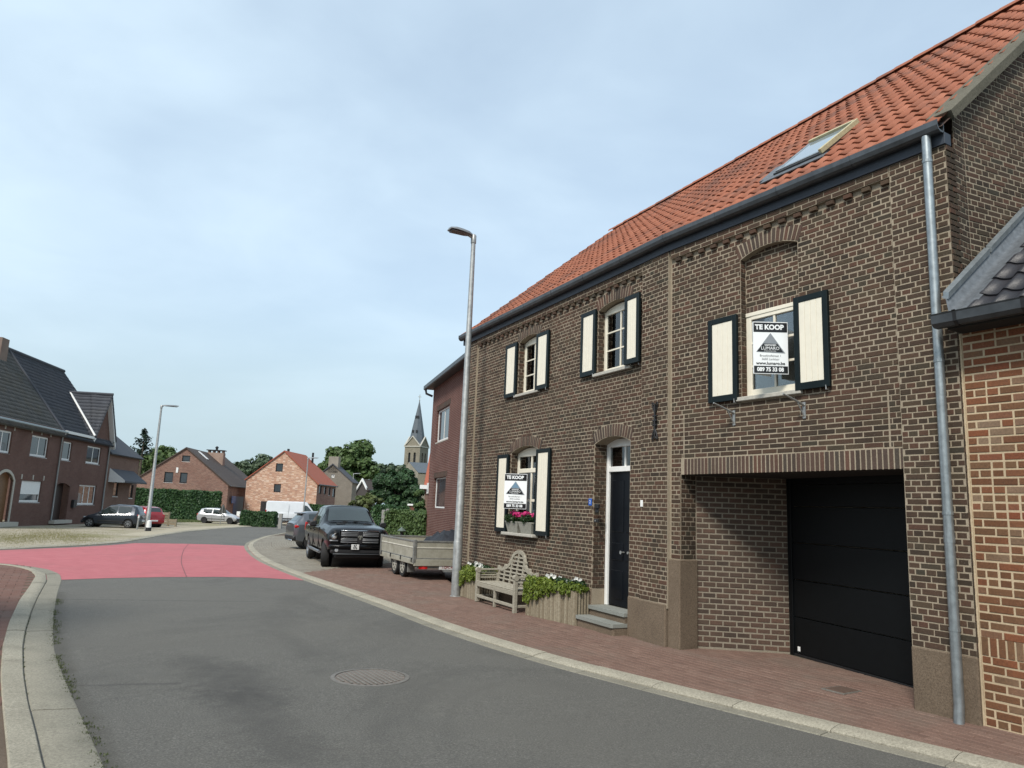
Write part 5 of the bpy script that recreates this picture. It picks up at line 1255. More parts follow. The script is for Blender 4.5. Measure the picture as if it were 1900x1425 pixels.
for sg, s_e in ((0, sGL-.3), (1, sGR+.35)):
    e0, e1, r0, r1 = HL.pt(s_e, .4, zeB-.02), HL.pt(s_e, -.1 if True else 0, zeB-.02), HL.pt(sGA, .4, zGA+.3), HL.pt(sGA, -bkG, zGA+.3)
    rs = roof_slab([e0, e1, r1, r0], RF_K, hB, .1); emit(patch_tiles(e0, e1, r0, r1, .24, .34, U_TF2, .03) if sg else patch_tiles(e1, e0, r1, r0, .24, .34, U_TF2, .03), U_TF2, 'roof_tile', RF_K, rs, 0, 'roof_tiles')
b = MB(); b.tube([HL.pt(sGL-.35, .34, zeB+.1), HL.pt(sGA, -bkG, zGA+.38)], .07, 6); b.build('valley_flashing', WHTRIM, hB)
b = MB(); b.tube([HL.pt(sGA, .42, zGA+.35), HL.pt(sGA, -bkG, zGA+.35)], .11, 8); b.build('ridge', RF_K, hB, smooth=True)
wall(Frame(*HL.pt(sB, 0, 0)[:2], HL.az-90, -1), [(0, zb_-.3), (2*hbk, zb_-.3), (2*hbk, zeA), (hbk, hzr-.1), (0, zeA)]).build('wall', BT_A, hB)
cp = atY(*Z1(62, 140), 56); b = MB(); c0 = HL.pt(-2.2, -hbk, 0); b.box(-.9, .9, -.45, .45, hzr-1.2, hzr+.35, Matrix.Translation((c0[0], c0[1], 0)) @ Matrix.Rotation(R_(8.5), 4, 'Z')); b.build('chimney', BT_C, hA)
for s_, hs in ((-.05, hA), (sB-.06, hB)):
    b = MB(); b.tube([HL.pt(s_, .36, zeA-.05), HL.pt(s_, .09, zeA-.45), HL.pt(s_, .09, zb_)], .055, 8); b.build('downpipe', ZINC, hs, smooth=True)
b = MB(); b.fbox(HL, sA, 0, .28, .42, zeA-.16, zeA-.02, .03); b.build('gutter', ZINC, hA)
# --- lower annex
sC = HL.pix(*Z1(826, 870))[0]; zeC = HL.pix(*Z1(800, 735))[1]; hC = thing('annex', HL.pt((sB+sC)/2, 0, zb_), 'low pinkish brick annex with slate roof and small porch beside the plum terrace', 'house')
wC = [wpx(HL, Z1, 683, 712, 890, 975), wpx(HL, Z1, 778, 800, 905, 985)]
wall(HL, rect(sB+.02, sC, zb_-.3, zeC), [rect(*q) for q in wC], -.02, .12).build('wall', BT_C, hC)
for q in wC: simple_win(HL, q, hC, DKFR, DGLASS)
rr_ = ray(*Z1(672, 545)); t_ = ((HL.pt((sB+sC)/2, 0, 0)-CAM) @ HL.d)/(rr_ @ HL.d); pc_ = CAM + rr_*t_; bkC = max(2.5, -float((pc_-HL.o) @ HL.n)); zC = float(pc_[2])
roof_slab([HL.pt(sB+.02, .3, zeC-.1), HL.pt(sC+.25, .3, zeC-.1), HL.pt(sC-2.2, -bkC, zC), HL.pt(sB+.02, -bkC, zC)], RF_K, hC)
roof_slab([HL.pt(sC+.25, .3, zeC-.1), HL.pt(sC+.25, -2*bkC, zeC-.1), HL.pt(sC-2.2, -bkC, zC)], RF_K, hC, nm='roof')
wall(Frame(*HL.pt(sC, 0, 0)[:2], HL.az-90, -1), rect(0, 2*bkC, zb_-.3, zeC)).build('wall', BT_C, hC)
q = wpx(HL, Z1, 655, 800, 815, 885); b = MB(); b.add(*loft([[HL.pt(s, .0, q[3]), HL.pt(s, 1.2, q[2]), HL.pt(s, 1.2, q[2]-.12), HL.pt(s, 0, q[2]-.1)] for s in (q[0], q[1])])); b.build('porch_roof', RF_K, hC)
b = MB(); b.add([HL.pt(q[0]-.03, .0, q[3]+.05), HL.pt(q[0]-.03, 1.25, q[2]+.05), HL.pt(q[0]-.03, 1.25, q[2]-.12), HL.pt(q[0]-.03, 0, q[2]-.12)], [(0, 1, 2, 3)]); b.build('porch_side', WHTRIM, hC)
# --- generic gabled house: gable towards the square, long side to its right
def gabled(name, label, corner, az, Z, left, apex, right, side_px, zbase, wm, rm, gw, fw_, cat='house', wmat=DKFR, side_wm=None, glass=DGLASS, over=.25, cols=1):
    PF = Frame(corner[0], corner[1], az, 1); PG = Frame(corner[0], corner[1], az-90, -1)
    ul, zl_ = PG.pix(*left); ua, za = PG.pix(*apex); zr = PG.pix(*right)[1]; lf = PF.pix(*side_px)[0]
    h = thing(name, (corner[0], corner[1], zbase), label, cat)
    gq = [wpx(PG, Z, *q) for q in gw]; fq = [wpx(PF, Z, *q) for q in fw_]
    wall(PG, [(0, zbase-.5), (ul, zbase-.5), (ul, zl_), (ua, za), (0, zr)], [rect(*q) for q in gq], 0, .12).build('wall', wm, h)
    wall(PF, rect(0, lf, zbase-.5, zr), [rect(*q) for q in fq], 0, .12).build('wall', side_wm or wm, h)
    for q in gq: simple_win(PG, q, h, wmat, glass, cols, 1, .09)
    for q in fq: simple_win(PF, q, h, wmat, glass, 1, 1, .09)
    R3 = lambda u, v, z: PG.pt(u, 0, z) + PF.d*v
    k = over
    sl_r = (za-zr)/ua; sl_l = (za-zl_)/(ul-ua)
    roof_slab([R3(-k, -.15, zr-k*sl_r+.1), R3(-k, lf+.15, zr-k*sl_r+.1), R3(ua, lf+.15, za+.1), R3(ua, -.15, za+.1)], rm, h)
    roof_slab([R3(ul+k, -.15, zl_-k*sl_l+.1), R3(ul+k, lf+.15, zl_-k*sl_l+.1), R3(ua, lf+.15, za+.1), R3(ua, -.15, za+.1)], rm, h)
    b = MB(); b.fbox(PF, -.1, lf+.1, .12, .32, zr-.22, zr-.08, .03); b.build('gutter', ZINC_D, h)
    wall(Frame(*R3(ul, 0, 0)[:2], az, -1), rect(0, lf, zbase-.5, zl_)).build('wall', wm, h)
    wall(Frame(*R3(0, lf, 0)[:2], az-90, 1), [(0, zbase-.5), (ul, zbase-.5), (ul, zl_), (ua, za), (0, zr)]).build('wall', wm, h)
    return h, PF, PG, R3, (ul, ua, za, zr, zl_, lf)
hP, PF, PG, R3, q_ = gabled('gable_house', 'rose brick house with wide gable and brown roof behind the tall hedge', atY(424, 899, 86), -6.8, Z2, Z2(120, 822), Z2(600, 528), Z2(980, 852), Z2(1245, 880), -.75, BT_P, RF_B,
    [(560, 630, 595, 648), (402, 480, 740, 832), (540, 605, 745, 838)], [(1118, 1160, 965, 1085), (1188, 1225, 970, 1088)])
q = wpx(PG, Z2, 508, 526, 700, 746); b = MB(); b.fbox(PG, q[0], q[1], 0, .06, q[2], q[3]); b.build('wall_vent', WHTRIM, hP)  # white vent on the gable wall, no lamp
q = wpx(PF, Z2, 1010, 1095, 955, 1095); b = MB(); b.fbox(PF, q[0], q[1], -.05, .03, q[2]-.3, q[3]); dd_ = b.build('front_door', plain('blue_door', (.02, .03, .10), .4), hP)
q = wpx(PF, Z2, 972, 1004, 950, 1015); b = MB(); b.fbox(PF, q[0], q[1], .3, .36, q[2], q[3]); b.build('sign_board', plain('sign_blue', (.045, .085, .20), .5), hP)
cb_ = R3(q_[1]-1.0, q_[5]*.52, 0); b = MB(); Mr = Matrix.Translation((cb_[0], cb_[1], 0)) @ Matrix.Rotation(R_(6.8), 4, 'Z')
b.box(-1.0, 1.0, -.5, .5, q_[2]-2.2, q_[2]+.1, Mr); ch = b.build('chimney', BT_P, hP)
for x in (-.85, -.28, .28, .85): b = MB(); b.box(x-.09, x+.09, -.4, .4, q_[2]+.1, q_[2]+.36, Mr); b.build('chimney_brick', BT_P, ch)
b = MB(); b.box(-1.1, 1.1, -.6, .6, q_[2]+.36, q_[2]+.46, Mr); b.build('chimney_cap', DKFR, ch); b = MB(); b.lathe([(.15, q_[2]+.46), (.15, q_[2]+.68), (.24, q_[2]+.78), (.08, q_[2]+.95)], 10, Mr); b.build('cowl', BLACK, ch)
sk = [R3(q_[1]-u, v, q_[2]+.14-(u)*(q_[2]-q_[3])/q_[1]) for u, v in ((1.5, 3.2), (1.5, 4.0), (.4, 4.0), (.4, 3.2))]; b = MB(); b.add(sk + [p+np.array([0,0,.06]) for p in sk], [(0,1,2,3),(4,5,6,7),(0,1,5,4),(1,2,6,5),(2,3,7,6),(3,0,4,7)]); b.build('roof_light', WHTRIM, hP)
hO, PF, PG, R3, q_ = gabled('gable_house', 'pale orange brick house with orange tiled roof behind the white van', atY(589, 896.8, 90), 3.6, Z3, Z3(-10, 800), Z3(325, 557), Z3(613, 840), Z3(775, 862), -.9, BT_O, RF_O,
    [(246, 308, 664, 736), (228, 290, 846, 917)], [(627, 650, 860, 932), (670, 691, 868, 936), (711, 728, 878, 946), (746, 770, 884, 962)], side_wm=BT_P)
for u_, v_ in ((.3, .8), (1.3, .5)):
    p_ = R3(q_[1]+u_*2.2, 3, q_[2]-u_*1.3); b = MB(); b.tube([p_, p_+np.array([0, 0, .9])], .16, 8); b.build('flue', BLACK, hO)
p_ = R3(q_[1]-1.2, 7, q_[2]-.9); b = MB(); b.tube([p_, p_+np.array([0, 0, 1.3])], .14, 8); b.build('flue', BLACK, hO)
hG, PF, PG, R3, q_ = gabled('gable_house', 'grey brick house with chimney on its gable, behind the orange tiled house', atY(654, 893, 104), 14, Z3, Z3(560, 815), Z3(752, 672), Z3(922, 826), Z3(960, 850), -1, BT_G, RF_K, [(735, 762, 760, 790)], [], wmat=WHTRIM)
b = MB(); c_ = R3(q_[1], .35, 0); b.box(-.75, .75, -.35, .35, q_[2]-1.2, q_[2]+1.1, Matrix.Translation((c_[0], c_[1], 0)) @ Matrix.Rotation(R_(-14), 4, 'Z')); b.build('chimney', BT_G, hG)
hS, PF, PG, R3, q_ = gabled('gable_house', 'small dark gabled house with white verge boards beyond the bushes', atY(681.5, 908, 112), 20, Z3, Z3(957, 902), Z3(1014, 808), Z3(1052, 888), Z3(1130, 890), -1.1, plain('dark_cladding', (.055, .048, .046), .8), RF_B, [], [])
for a_, c_ in (((0, q_[3]), (q_[1], q_[2])), ((q_[0], q_[4]), (q_[1], q_[2]))):
    b = MB(); b.add(*loft([[PG.pt(u, o, z+h) for o, h in ((.02, -.2), (.3, -.2), (.3, .22), (.02, .22))] for u, z in (a_, c_)])); b.build('verge_board', WHTRIM, hS)
b = MB(); g_ = PG.pix(*Z3(918, 860)); b.fbox(PG, q_[0], g_[0], -.5, .3, -2, g_[1]); b.build('side_wing', plain('red_brick_far', (.26, .095, .06), .9), hS)
# orange roof between the church and the red brick house
Po = atY(789, 903, 48); FO = Frame(Po[0], Po[1], 83.2, 1); ho = thing('tiled_house', (Po[0], Po[1], -.5), 'orange tiled house squeezed behind the dark red brick house', 'house')
zo = FO.pix(787, 853)[1]
wall(FO, rect(0, 8, -.8, Po[2]-.1), ()).build('wall', BT_C, ho); b = MB(); b.fbox(FO, -.35, 8, 0, .3, Po[2]-.15, Po[2]+.1); b.build('eave_board', WHTRIM, ho)
roof_slab([FO.pt(-.1, .25, Po[2]), FO.pt(8, .25, Po[2]), FO.pt(8, -3, zo+1.2), FO.pt(.3, -3, zo+1.2)], RF_O, ho); roof_slab([FO.pt(-.1, -6.2, Po[2]), FO.pt(8, -6.2, Po[2]), FO.pt(8, -3, zo+1.2), FO.pt(.3, -3, zo+1.2)], RF_O, ho)
# --- church
Yc = 185.; pb = atY(765, 940, Yc); k = Yc/FPX; az_c = 22
ch = thing('church', (pb[0], pb[1], -2), 'grey stone church tower with slender slate spire and gilded cross', 'church')
def zc_(y): return float(atY(765, y, Yc)[2])
cM = Matrix.Translation((pb[0]+.2, pb[1], 0)) @ Matrix.Rotation(-R_(az_c), 4, 'Z'); hw = 2.15
z_e, z_g, z_tip = zc_(829), zc_(812), zc_(743)
def ctower(): return [Frame(*(np.array(cM @ Vector((sx*hw, sy*hw, 0))))[:2], a_, o_) for sx, sy, a_, o_ in ()]
corners = [np.array(cM @ Vector((sx*hw, sy*hw, 0))) for sx, sy in ((-1, -1), (1, -1), (1, 1), (-1, 1))]
for i in range(4):
    a_, c_ = corners[i], corners[(i+1) % 4]; F_, l_ = frame2(a_, c_)
    if (F_.o + F_.d*l_/2 + F_.n - np.array([pb[0], pb[1], 0])) @ F_.n < (F_.o + F_.d*l_/2 - F_.n - np.array([pb[0], pb[1], 0])) @ F_.n: F_.n = -F_.n
    zo_ = z_e-4.6; ops = [arch_loop(l_/2+x-.32, l_/2+x+.32, zo_, z_e-1.9, .35) for x in (-.75, .75)]
    wall(F_, [(0, -3), (l_, -3), (l_, z_e), (l_/2, z_g), (0, z_e)], ops, 0, .3).build('wall', BT_CH, ch)
    b = MB(); b.fbox(F_, .3, l_-.3, -.5, -.35, zo_-.2, z_e-1.2); b.build('louvre', DKFR, ch)
    b = MB(); b.fbox(F_, -.15, l_+.15, 0, .18, z_e-.18, z_e+.08); b.build('cornice', SILLST, ch)
    for ua, za, uc, zc in ((-.1, z_e, l_/2, z_g+.15), (l_+.1, z_e, l_/2, z_g+.15)):
        b = MB(); b.add(*loft([[F_.pt(u, o, z+h) for o, h in ((-.1, -.12), (.22, -.12), (.22, .18), (-.1, .18))] for u, z in ((ua, za), (uc, zc))])); b.build('gable_trim', SILLST, ch)
    cc = np.array([pb[0]+.2, pb[1], 0]); b = MB(); b.add([F_.pt(0, 0, z_e), F_.pt(l_/2, 0, z_g), F_.pt(l_, 0, z_e), np.array([cc[0], cc[1], z_g]), ], [(0, 1, 3), (1, 2, 3)]); b.build('gable_roof', SLATE, ch)
b = MB(); rings = []
for r_, z_ in ((hw*1.02, z_e+.1), (hw*.86, z_g), (hw*.45, z_g+(z_tip-z_g)*.5), (.05, z_tip)): rings.append([np.array(cM @ Vector((r_*math.cos(a_), r_*math.sin(a_), z_))) for a_ in [math.pi/8+math.pi/4*i for i in range(8)]])
b.add(*loft(rings)); b.build('spire', SLATE, ch)
for zf_ in (.16, .55):
    for a_ in (250, 290):
        z_ = z_g + (z_tip-z_g)*zf_; r_ = hw*.86*(1-zf_); p_ = np.array(cM @ Vector((r_*math.cos(R_(a_)), r_*math.sin(R_(a_)), z_))); b = MB(); b.box(-.22, .22, -.25, .25, -.3, .3, Matrix.Translation(p_)); b.build('spire_dormer', DKFR, ch)
b = MB(); ct = np.array(cM @ Vector((0, 0, z_tip))); b.tube([ct, ct+np.array([0,0,1.6])], .06, 6); b.tube([ct+np.array([-.4,0,1.0]), ct+np.array([.4,0,1.0])], .06, 6); b.lathe([(.02, -.2), (.18, 0), (.02, .2)], 8, Matrix.Translation(ct)); b.build('cross', plain('gilt', (.25, .22, .15), .5, .5), ch)
nP = atY(*Z3(1480, 700), Yc-14); NF = Frame(nP[0], nP[1], 75, 1); zn_e, zn_r = NF.pix(*Z3(1500, 745))[1], NF.pix(*Z3(1500, 645))[1]; u0_ = NF.pix(*Z3(1410, 760))[0]; ur_ = NF.pix(*Z3(1443, 640))[0]
wall(NF, rect(ur_+1.6, 20, -3, zn_e)).build('nave_wall', BT_CH, ch); roof_slab([NF.pt(ur_+1.7, .2, zn_e), NF.pt(20, .2, zn_e), NF.pt(20, -5, zn_r), NF.pt(ur_, -5, zn_r)], SLATE, ch, nm='nave_roof')
b = MB(); b.add([NF.pt(u, o, z) for u, o, z in ((u0_, -2, -3), (ur_+1.6, 0, -3), (ur_+1.6, 0, zn_e), (ur_, -5, zn_r), (u0_-.5, -6, zn_e-1))], [(0,1,2,3,4)]); b.build('nave_gable', BT_CH, ch)

# ================================================================ dark red house between the big house and the hedge
a0 = FL.pt(8.3, -1.9, 0); RN = Frame(a0[0], a0[1], -16.6, -1); sE = RN.pix(797, 860)[0]
hR_ = thing('brick_house', RN.pt(sE/2, 0, 0), 'dark red brick house with plain white windows behind the trailer', 'house')
zE = RN.pix(820, 703, .2)[1]; zE2 = RN.pix(860, 680)[1]
q1 = [RN.pix(810, 787), RN.pix(833, 780)]; w1 = (q1[1][0], q1[0][0], RN.pix(821, 817)[1], RN.pix(821, 758)[1]); w2 = (RN.pix(826, 915)[0], RN.pix(804, 915)[0], RN.pix(815, 943)[1], RN.pix(815, 886)[1]); w3 = (RN.pix(872, 900)[0], RN.pix(848, 900)[0], -.2, RN.pix(850, 866)[1])
wall(RN, rect(-1.5, sE, -.4, zE), [rect(*w1), rect(*w2), rect(max(.05, w3[0]), w3[1], w3[2], w3[3])], 0, .16).build('wall', BT_R, hR_)
window(RN, *w1, -.08, hR_, WHTRIM, DGLASS, 2, 1, .07, .06, .04, SILLST); window(RN, *w2, -.10, hR_, WHTRIM, DGLASS, 1, 1, .05, .04, .06, SILLST)
wall(Frame(*RN.pt(sE, 0, 0)[:2], RN.az+90, -1), rect(0, 8, -.4, zE)).build('wall', BT_R, hR_)
for q in (w1, w2):
    for i in range(int((q[1]-q[0]+.3)/.075)): b = MB(); b.fbox(RN, q[0]-.15+i*.075, q[0]-.15+i*.075+.062, 0, .008, q[3]+.01, q[3]+.22); b.build('brick', BR_SOLD, hR_)
b = MB(); b.fbox(RN, -.1, sE+.25, -.1, .30, zE-.02, zE+.06); b.fbox(RN, -.1, sE+.25, .26, .42, zE-.06, zE+.14, .03); b.build('gutter', ZINC_D, hR_)
roof_slab([RN.pt(-.1, .3, zE+.1), RN.pt(sE+.25, .3, zE+.1), RN.pt(sE+.25, -4, zE+1.9), RN.pt(-.1, -4, zE+1.9)], RF_K, hR_)
b = MB(); b.tube([RN.pt(sE+.12, .34, zE-.02), RN.pt(sE+.12, .30, zE-.22), RN.pt(sE+.10, .02, zE-.32)], .05, 8); b.build('downpipe', ZINC_D, hR_, smooth=True)
u_, z_ = RN.pix(796, 907); b = MB(); b.fbox(RN, u_-.02, u_+.28, .02, .05, z_-.2, z_+.25); sg_ = b.build('wall_sign', WHTRIM, hR_)
b = MB(); b.fbox(RN, u_+.03, u_+.23, .051, .054, z_-.14, z_-.02); b.build('print', SG, sg_)
# ================================================================ trees, hedges, small things
BARK = plain('bark', (.07, .055, .04), .95, var=.3, scale=6, bump=.03, bs=9)
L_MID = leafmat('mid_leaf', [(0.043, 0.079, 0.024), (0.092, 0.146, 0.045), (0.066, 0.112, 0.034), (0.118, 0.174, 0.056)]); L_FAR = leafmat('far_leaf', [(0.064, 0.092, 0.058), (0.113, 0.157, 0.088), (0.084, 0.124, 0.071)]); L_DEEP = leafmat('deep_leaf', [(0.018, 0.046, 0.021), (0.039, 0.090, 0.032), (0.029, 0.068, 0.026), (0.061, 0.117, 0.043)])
L_PALE = leafmat('pale_leaf', [(.066, .094, .033), (.132, .165, .055), (.099, .132, .044), (.176, .193, .083)]); L_CON = leafmat('conifer_leaf', [(.012, .03, .022), (.03, .055, .035), (.02, .042, .028)], .05); L_HEDGE = leafmat('hedge_leaf', [(0.019, 0.053, 0.020), (0.047, 0.103, 0.035), (0.031, 0.078, 0.025), (0.078, 0.149, 0.047)])
def tree(name, label, lobes, Y, leaf, mat, ground=-.6, per=900, group=None, cat='tree', trunk=.3, sub=.42, limbs=True):
    """lobes: (px, py, radius px) in the photograph at distance Y"""
    k = Y/FPX; cs = [(atY(x, y, Y + RNG.uniform(-.5, .5)*r*k), r*k) for x, y, r in lobes]; mx_ = sum(c[0]*r for c, r in cs)/sum(r for c, r in cs); my_ = sum(c[1]*r for c, r in cs)/sum(r for c, r in cs)
    t = thing(name, (mx_, my_, ground), label, cat, group); Pn, Nn = [], []
    for c, r in cs:
        n = max(10, int(12 + 10*r/ max(r*sub, .3))) if r > .6 else 8
        d = RNG.normal(0, 1, (n, 3)); d /= np.linalg.norm(d, axis=1)[:, None]; rr = RNG.uniform(.45, 1, n)[:, None]
        for p, dd in zip(c + d*rr*r*np.array([1, 1, .92])*.82, d):
            P, N = blob(p, r*sub*RNG.uniform(.55, 1.1), int(per/n), (1, 1, .8), .3); Pn.append(P); Nn.append(N + dd*.8 + np.array([0, 0, .5]))
    leaf_obj('crown', np.concatenate(Pn), np.concatenate(Nn), leaf, mat, t)
    top_ = max(c[2] for c, r in cs); b = MB(); b.tube([(mx_, my_, ground-.3), (mx_+.1, my_, ground+(top_-ground)*.35), (mx_, my_, top_)], [trunk, trunk*.7, trunk*.2], 8)
    if limbs:
        for c, r in cs: z_ = ground + (c[2]-ground)*.55; b.tube([(mx_, my_, max(ground+.3, z_)), ((mx_+c[0])/2, (my_+c[1])/2, (z_+c[2])/2+.1), tuple(c)], [trunk*.45, trunk*.3, trunk*.1], 6)
    b.build('trunk', BARK, t, smooth=True); return t
tree('broadleaf_tree', 'leafy green tree behind the slate roofed annex and the tall hedge', [(275, 862, 24), (300, 850, 26), (322, 852, 17), (262, 880, 18), (290, 882, 26), (340, 870, 14)], 98, .36, L_MID, -1, 1500)
# conifer: tiers of drooping branches
Yk = 92; c0 = atY(258, 880, Yk); k = Yk/FPX; ct_ = thing('pine_tree', (c0[0], c0[1], -1), 'sparse dark pine tree rising behind the slate roofed annex', 'tree'); b = MB(); tipz = float(atY(258, 797, Yk)[2])
b.tube([(c0[0], c0[1], -1), (c0[0]+.1, c0[1], tipz)], [.25, .04], 6); b.build('trunk', BARK, ct_, smooth=True); Pn, Nn = [], []
for i in range(34):
    f = i/34; z = tipz - f*3.4; ln = (.3 + 1.5*f)*RNG.uniform(.6, 1.15); a = RNG.uniform(0, 6.28)
    for j in range(int(10+ln*26)):
        t_ = RNG.uniform(.1, 1); p = np.array([c0[0]+math.cos(a)*ln*t_, c0[1]+math.sin(a)*ln*t_, z + .35*ln*t_*t_ - .15*ln*t_]); Pn.append(p + RNG.normal(0, .10, 3)); Nn.append((RNG.normal(0, .3), RNG.normal(0, .3), 1))
leaf_obj('crown', np.array(Pn), np.array(Nn), .20, L_CON, ct_)
for px, py, r, lb in ((438, 870, 17, 'dark wood edge tree behind the chimney of the rose brick house'), (462, 866, 20, 'dark rounded tree behind the ridge between rose and orange houses'), (492, 858, 19, 'taller greyish tree behind the pale orange gable')):
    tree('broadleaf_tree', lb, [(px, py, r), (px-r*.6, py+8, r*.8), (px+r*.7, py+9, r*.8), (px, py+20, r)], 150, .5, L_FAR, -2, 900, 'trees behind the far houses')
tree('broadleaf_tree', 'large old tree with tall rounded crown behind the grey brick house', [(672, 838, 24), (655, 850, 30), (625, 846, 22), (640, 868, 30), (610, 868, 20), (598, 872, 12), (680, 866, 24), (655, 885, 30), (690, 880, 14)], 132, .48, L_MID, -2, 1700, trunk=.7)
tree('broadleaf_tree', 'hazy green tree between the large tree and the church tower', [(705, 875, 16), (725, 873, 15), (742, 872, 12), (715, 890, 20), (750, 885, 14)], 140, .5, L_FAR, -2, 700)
tree('broadleaf_tree', 'dense dark green round tree before the church', [(728, 893, 22), (752, 890, 22), (740, 915, 34), (712, 912, 22), (768, 912, 20), (735, 940, 28), (760, 938, 22), (705, 893, 14)], 60, .20, L_DEEP, -.5, 3200, trunk=.22)
tree('shrub', 'loose yellowish green shrub beside the dark round tree', [(668, 930, 14), (686, 927, 14), (655, 938, 11), (700, 934, 13), (678, 942, 14)], 56, .16, L_PALE, -.45, 900, cat='shrub', trunk=.06)
tree('shrub', 'leafy green shrub beside the dark red brick house', [(780, 935, 12), (778, 915, 9), (782, 950, 11)], 46, .13, L_MID, -.3, 700, cat='shrub', trunk=.05)
def hedge(label, p0, p1, top_px, depth, mat, leaf, dens, Yd=None, zb=None, name='hedge'):
    """clipped hedge between two ground points; leaves on its faces over a dark twig core"""
    p0, p1 = np.array(p0[:2]), np.array(p1[:2]); d = p1-p0; L_ = np.linalg.norm(d); d /= L_; n = np.array([-d[1], d[0]]); n = n if n[1] > 0 else -n
    g = (GZ(p0[1], .05)+GZ(p1[1], .05))/2 if zb is None else zb; h = top_px - g; t = thing(name, ((p0+p1)[0]/2, (p0+p1)[1]/2, g), label, 'hedge')
    b = MB(); c = [p0+n*.12, p1+n*.12, p1+n*(depth-.12), p0+n*(depth-.12)]; b.prism([tuple(q) for q in c], g-.1, g+h-.12); b.build('twig_core', plain('twigs', (.018, .02, .012), .95), t)
    def face(m, f): u = RNG.uniform(0, 1, (m, 2)); P, N = f(u[:, 0], u[:, 1]); return P + RNG.normal(0, .05, (m, 3)), N
    bump_ = lambda u, v: .07*np.sin(u*L_*2.1+v*3)+.05*np.sin(u*L_*4.7+v*9)
    Ps, Ns = [], []
    A = int(dens*L_*h); P, N = face(A, lambda u, v: (np.stack([p0[0]+d[0]*u*L_-n[0]*bump_(u, v), p0[1]+d[1]*u*L_-n[1]*bump_(u, v), g+v*h], 1), np.tile([-n[0], -n[1], .3], (len(u), 1)))); Ps.append(P); Ns.append(N)
    A = int(dens*L_*depth); P, N = face(A, lambda u, v: (np.stack([p0[0]+d[0]*u*L_+n[0]*v*depth, p0[1]+d[1]*u*L_+n[1]*v*depth, g+h+bump_(u, v)*.6], 1), np.tile([0, 0, 1.], (len(u), 1)))); Ps.append(P); Ns.append(N)
    for e, sg in ((0, -1), (1, 1)):
        A = int(dens*depth*h); P, N = face(A, lambda u, v: (np.stack([p0[0]+d[0]*e*L_+n[0]*u*depth, p0[1]+d[1]*e*L_+n[1]*u*depth, g+v*h], 1), np.tile([sg*d[0], sg*d[1], .2], (len(u), 1)))); Ps.append(P); Ns.append(N)
    leaf_obj('foliage', np.concatenate(Ps), np.concatenate(Ns), leaf, mat, t); return t
a_, c_ = atY(240, 960, 78), atY(402, 962, 80); hedge('tall dark clipped hedge before the rose brick house', a_, c_, float(atY(330, 911, 79)[2]), 1.6, L_HEDGE, .16, 260)
a_, c_ = atY(446, 966, 69), atY(508, 970, 69); hedge('low clipped hedge beside the grey concrete post', a_, c_, float(atY(480, 951, 69)[2]), 1.0, L_HEDGE, .11, 420)
a_, c_ = atY(490, 950, 88), atY(512, 950, 88); hedge('short hedge stub between the dark gate and the white van', a_, c_, float(atY(500, 934, 88)[2]), 1.2, L_HEDGE, .14, 300)
a_, c_ = atY(569, 950, 84), atY(600, 950, 84); hedge('dark hedge to the right of the white van', a_, c_, float(atY(580, 938, 84)[2]), 1.2, L_HEDGE, .14, 300)
a_, c_ = atY(690, 975, 44), atY(722, 978, 43); hedge('dark hedge behind the pickup cab', a_, c_, float(atY(705, 941, 43)[2]), 1.4, L_HEDGE, .10, 600)
a_, c_ = atY(716, 985, 34), atY(790, 990, 32); hedge('green clipped hedge between the trailer and the dark red house', a_, c_, float(atY(750, 952, 33)[2]), 1.2, L_MID, .085, 1100)
CONCP = concrete_mat('post_concrete', (.24, .235, .22), (.34, .33, .31), .2)
def post(name, label, px, pyb, Y, wd, pyt, mat, cat='post', top_=None, dp=None):
    p = atY(px, pyb, Y); zt = float(atY(px, pyt, Y)[2]); zb = min(p[2], GZ(p[1], .05)); t = thing(name, (p[0], p[1], zb), label, cat)
    b = MB(); b.cbox(p[0]-wd/2, p[0]+wd/2, p[1]-(dp or wd)/2, p[1]+(dp or wd)/2, zb-.2, zt, .015); b.build('shaft', mat, t)
    if top_: b = MB(); b.cbox(p[0]-wd*.75, p[0]+wd*.75, p[1]-wd*.75, p[1]+wd*.75, zt, zt+top_, .03); b.build('cap', WHTRIM, t)
    return t
post('concrete_post', 'pale concrete gate post beside the silver hatchback', 442.5, 960, 80, .36, 949, WHTRIM); post('concrete_post', 'grey concrete post at the end of the low hedge', 520, 971, 66, .28, 953, CONCP)
post('concrete_post', 'square concrete fence post behind the pickup mirror', 709.5, 985, 36, .16, 946, CONCP); post('concrete_post', 'pointed concrete post behind the pickup mirror', 717, 985, 36, .15, 944, CONCP, top_=None)
post('brick_pillar', 'red brick gate pillar with white cap among the hedges', 763, 960, 50, .36, 939, plain('pillar_brick', (.16, .065, .045), .9), 'pillar', .14)
tg = atY(745, 990, 30.5); t = thing('post_lantern', (tg[0], tg[1], tg[2]-.3), 'low post lantern with dark cap poking above the trailer', 'lantern'); b = MB(); b.tube([(tg[0], tg[1], tg[2]-.5), (tg[0], tg[1], float(atY(745, 987, 30.5)[2]))], .06, 8); b.build('shaft', BLACK, t)
zt = float(atY(745, 986, 30.5)[2]); b = MB(); b.lathe([(.16, 0), (.18, .03), (.05, .14), (.02, .18)], 10, Matrix.Translation((tg[0], tg[1], zt))); b.build('cap', plain('verdigris', (.09, .12, .10), .6), t)
# dark gate by the rose house
p0, p1 = atY(482, 952, 83), atY(496, 953, 83); t = thing('dark_gate', ((p0[0]+p1[0])/2, p0[1], -.7), 'dark solid gate between the rose and orange houses', 'gate')
for i in range(6): x0 = p0[0]+(p1[0]-p0[0])*i/6; b = MB(); b.box(x0+.01, x0+(p1[0]-p0[0])/6-.01, p0[1], p0[1]+.05, -.8, float(atY(489, 930, 83)[2])); b.build('board', DKFR, t)
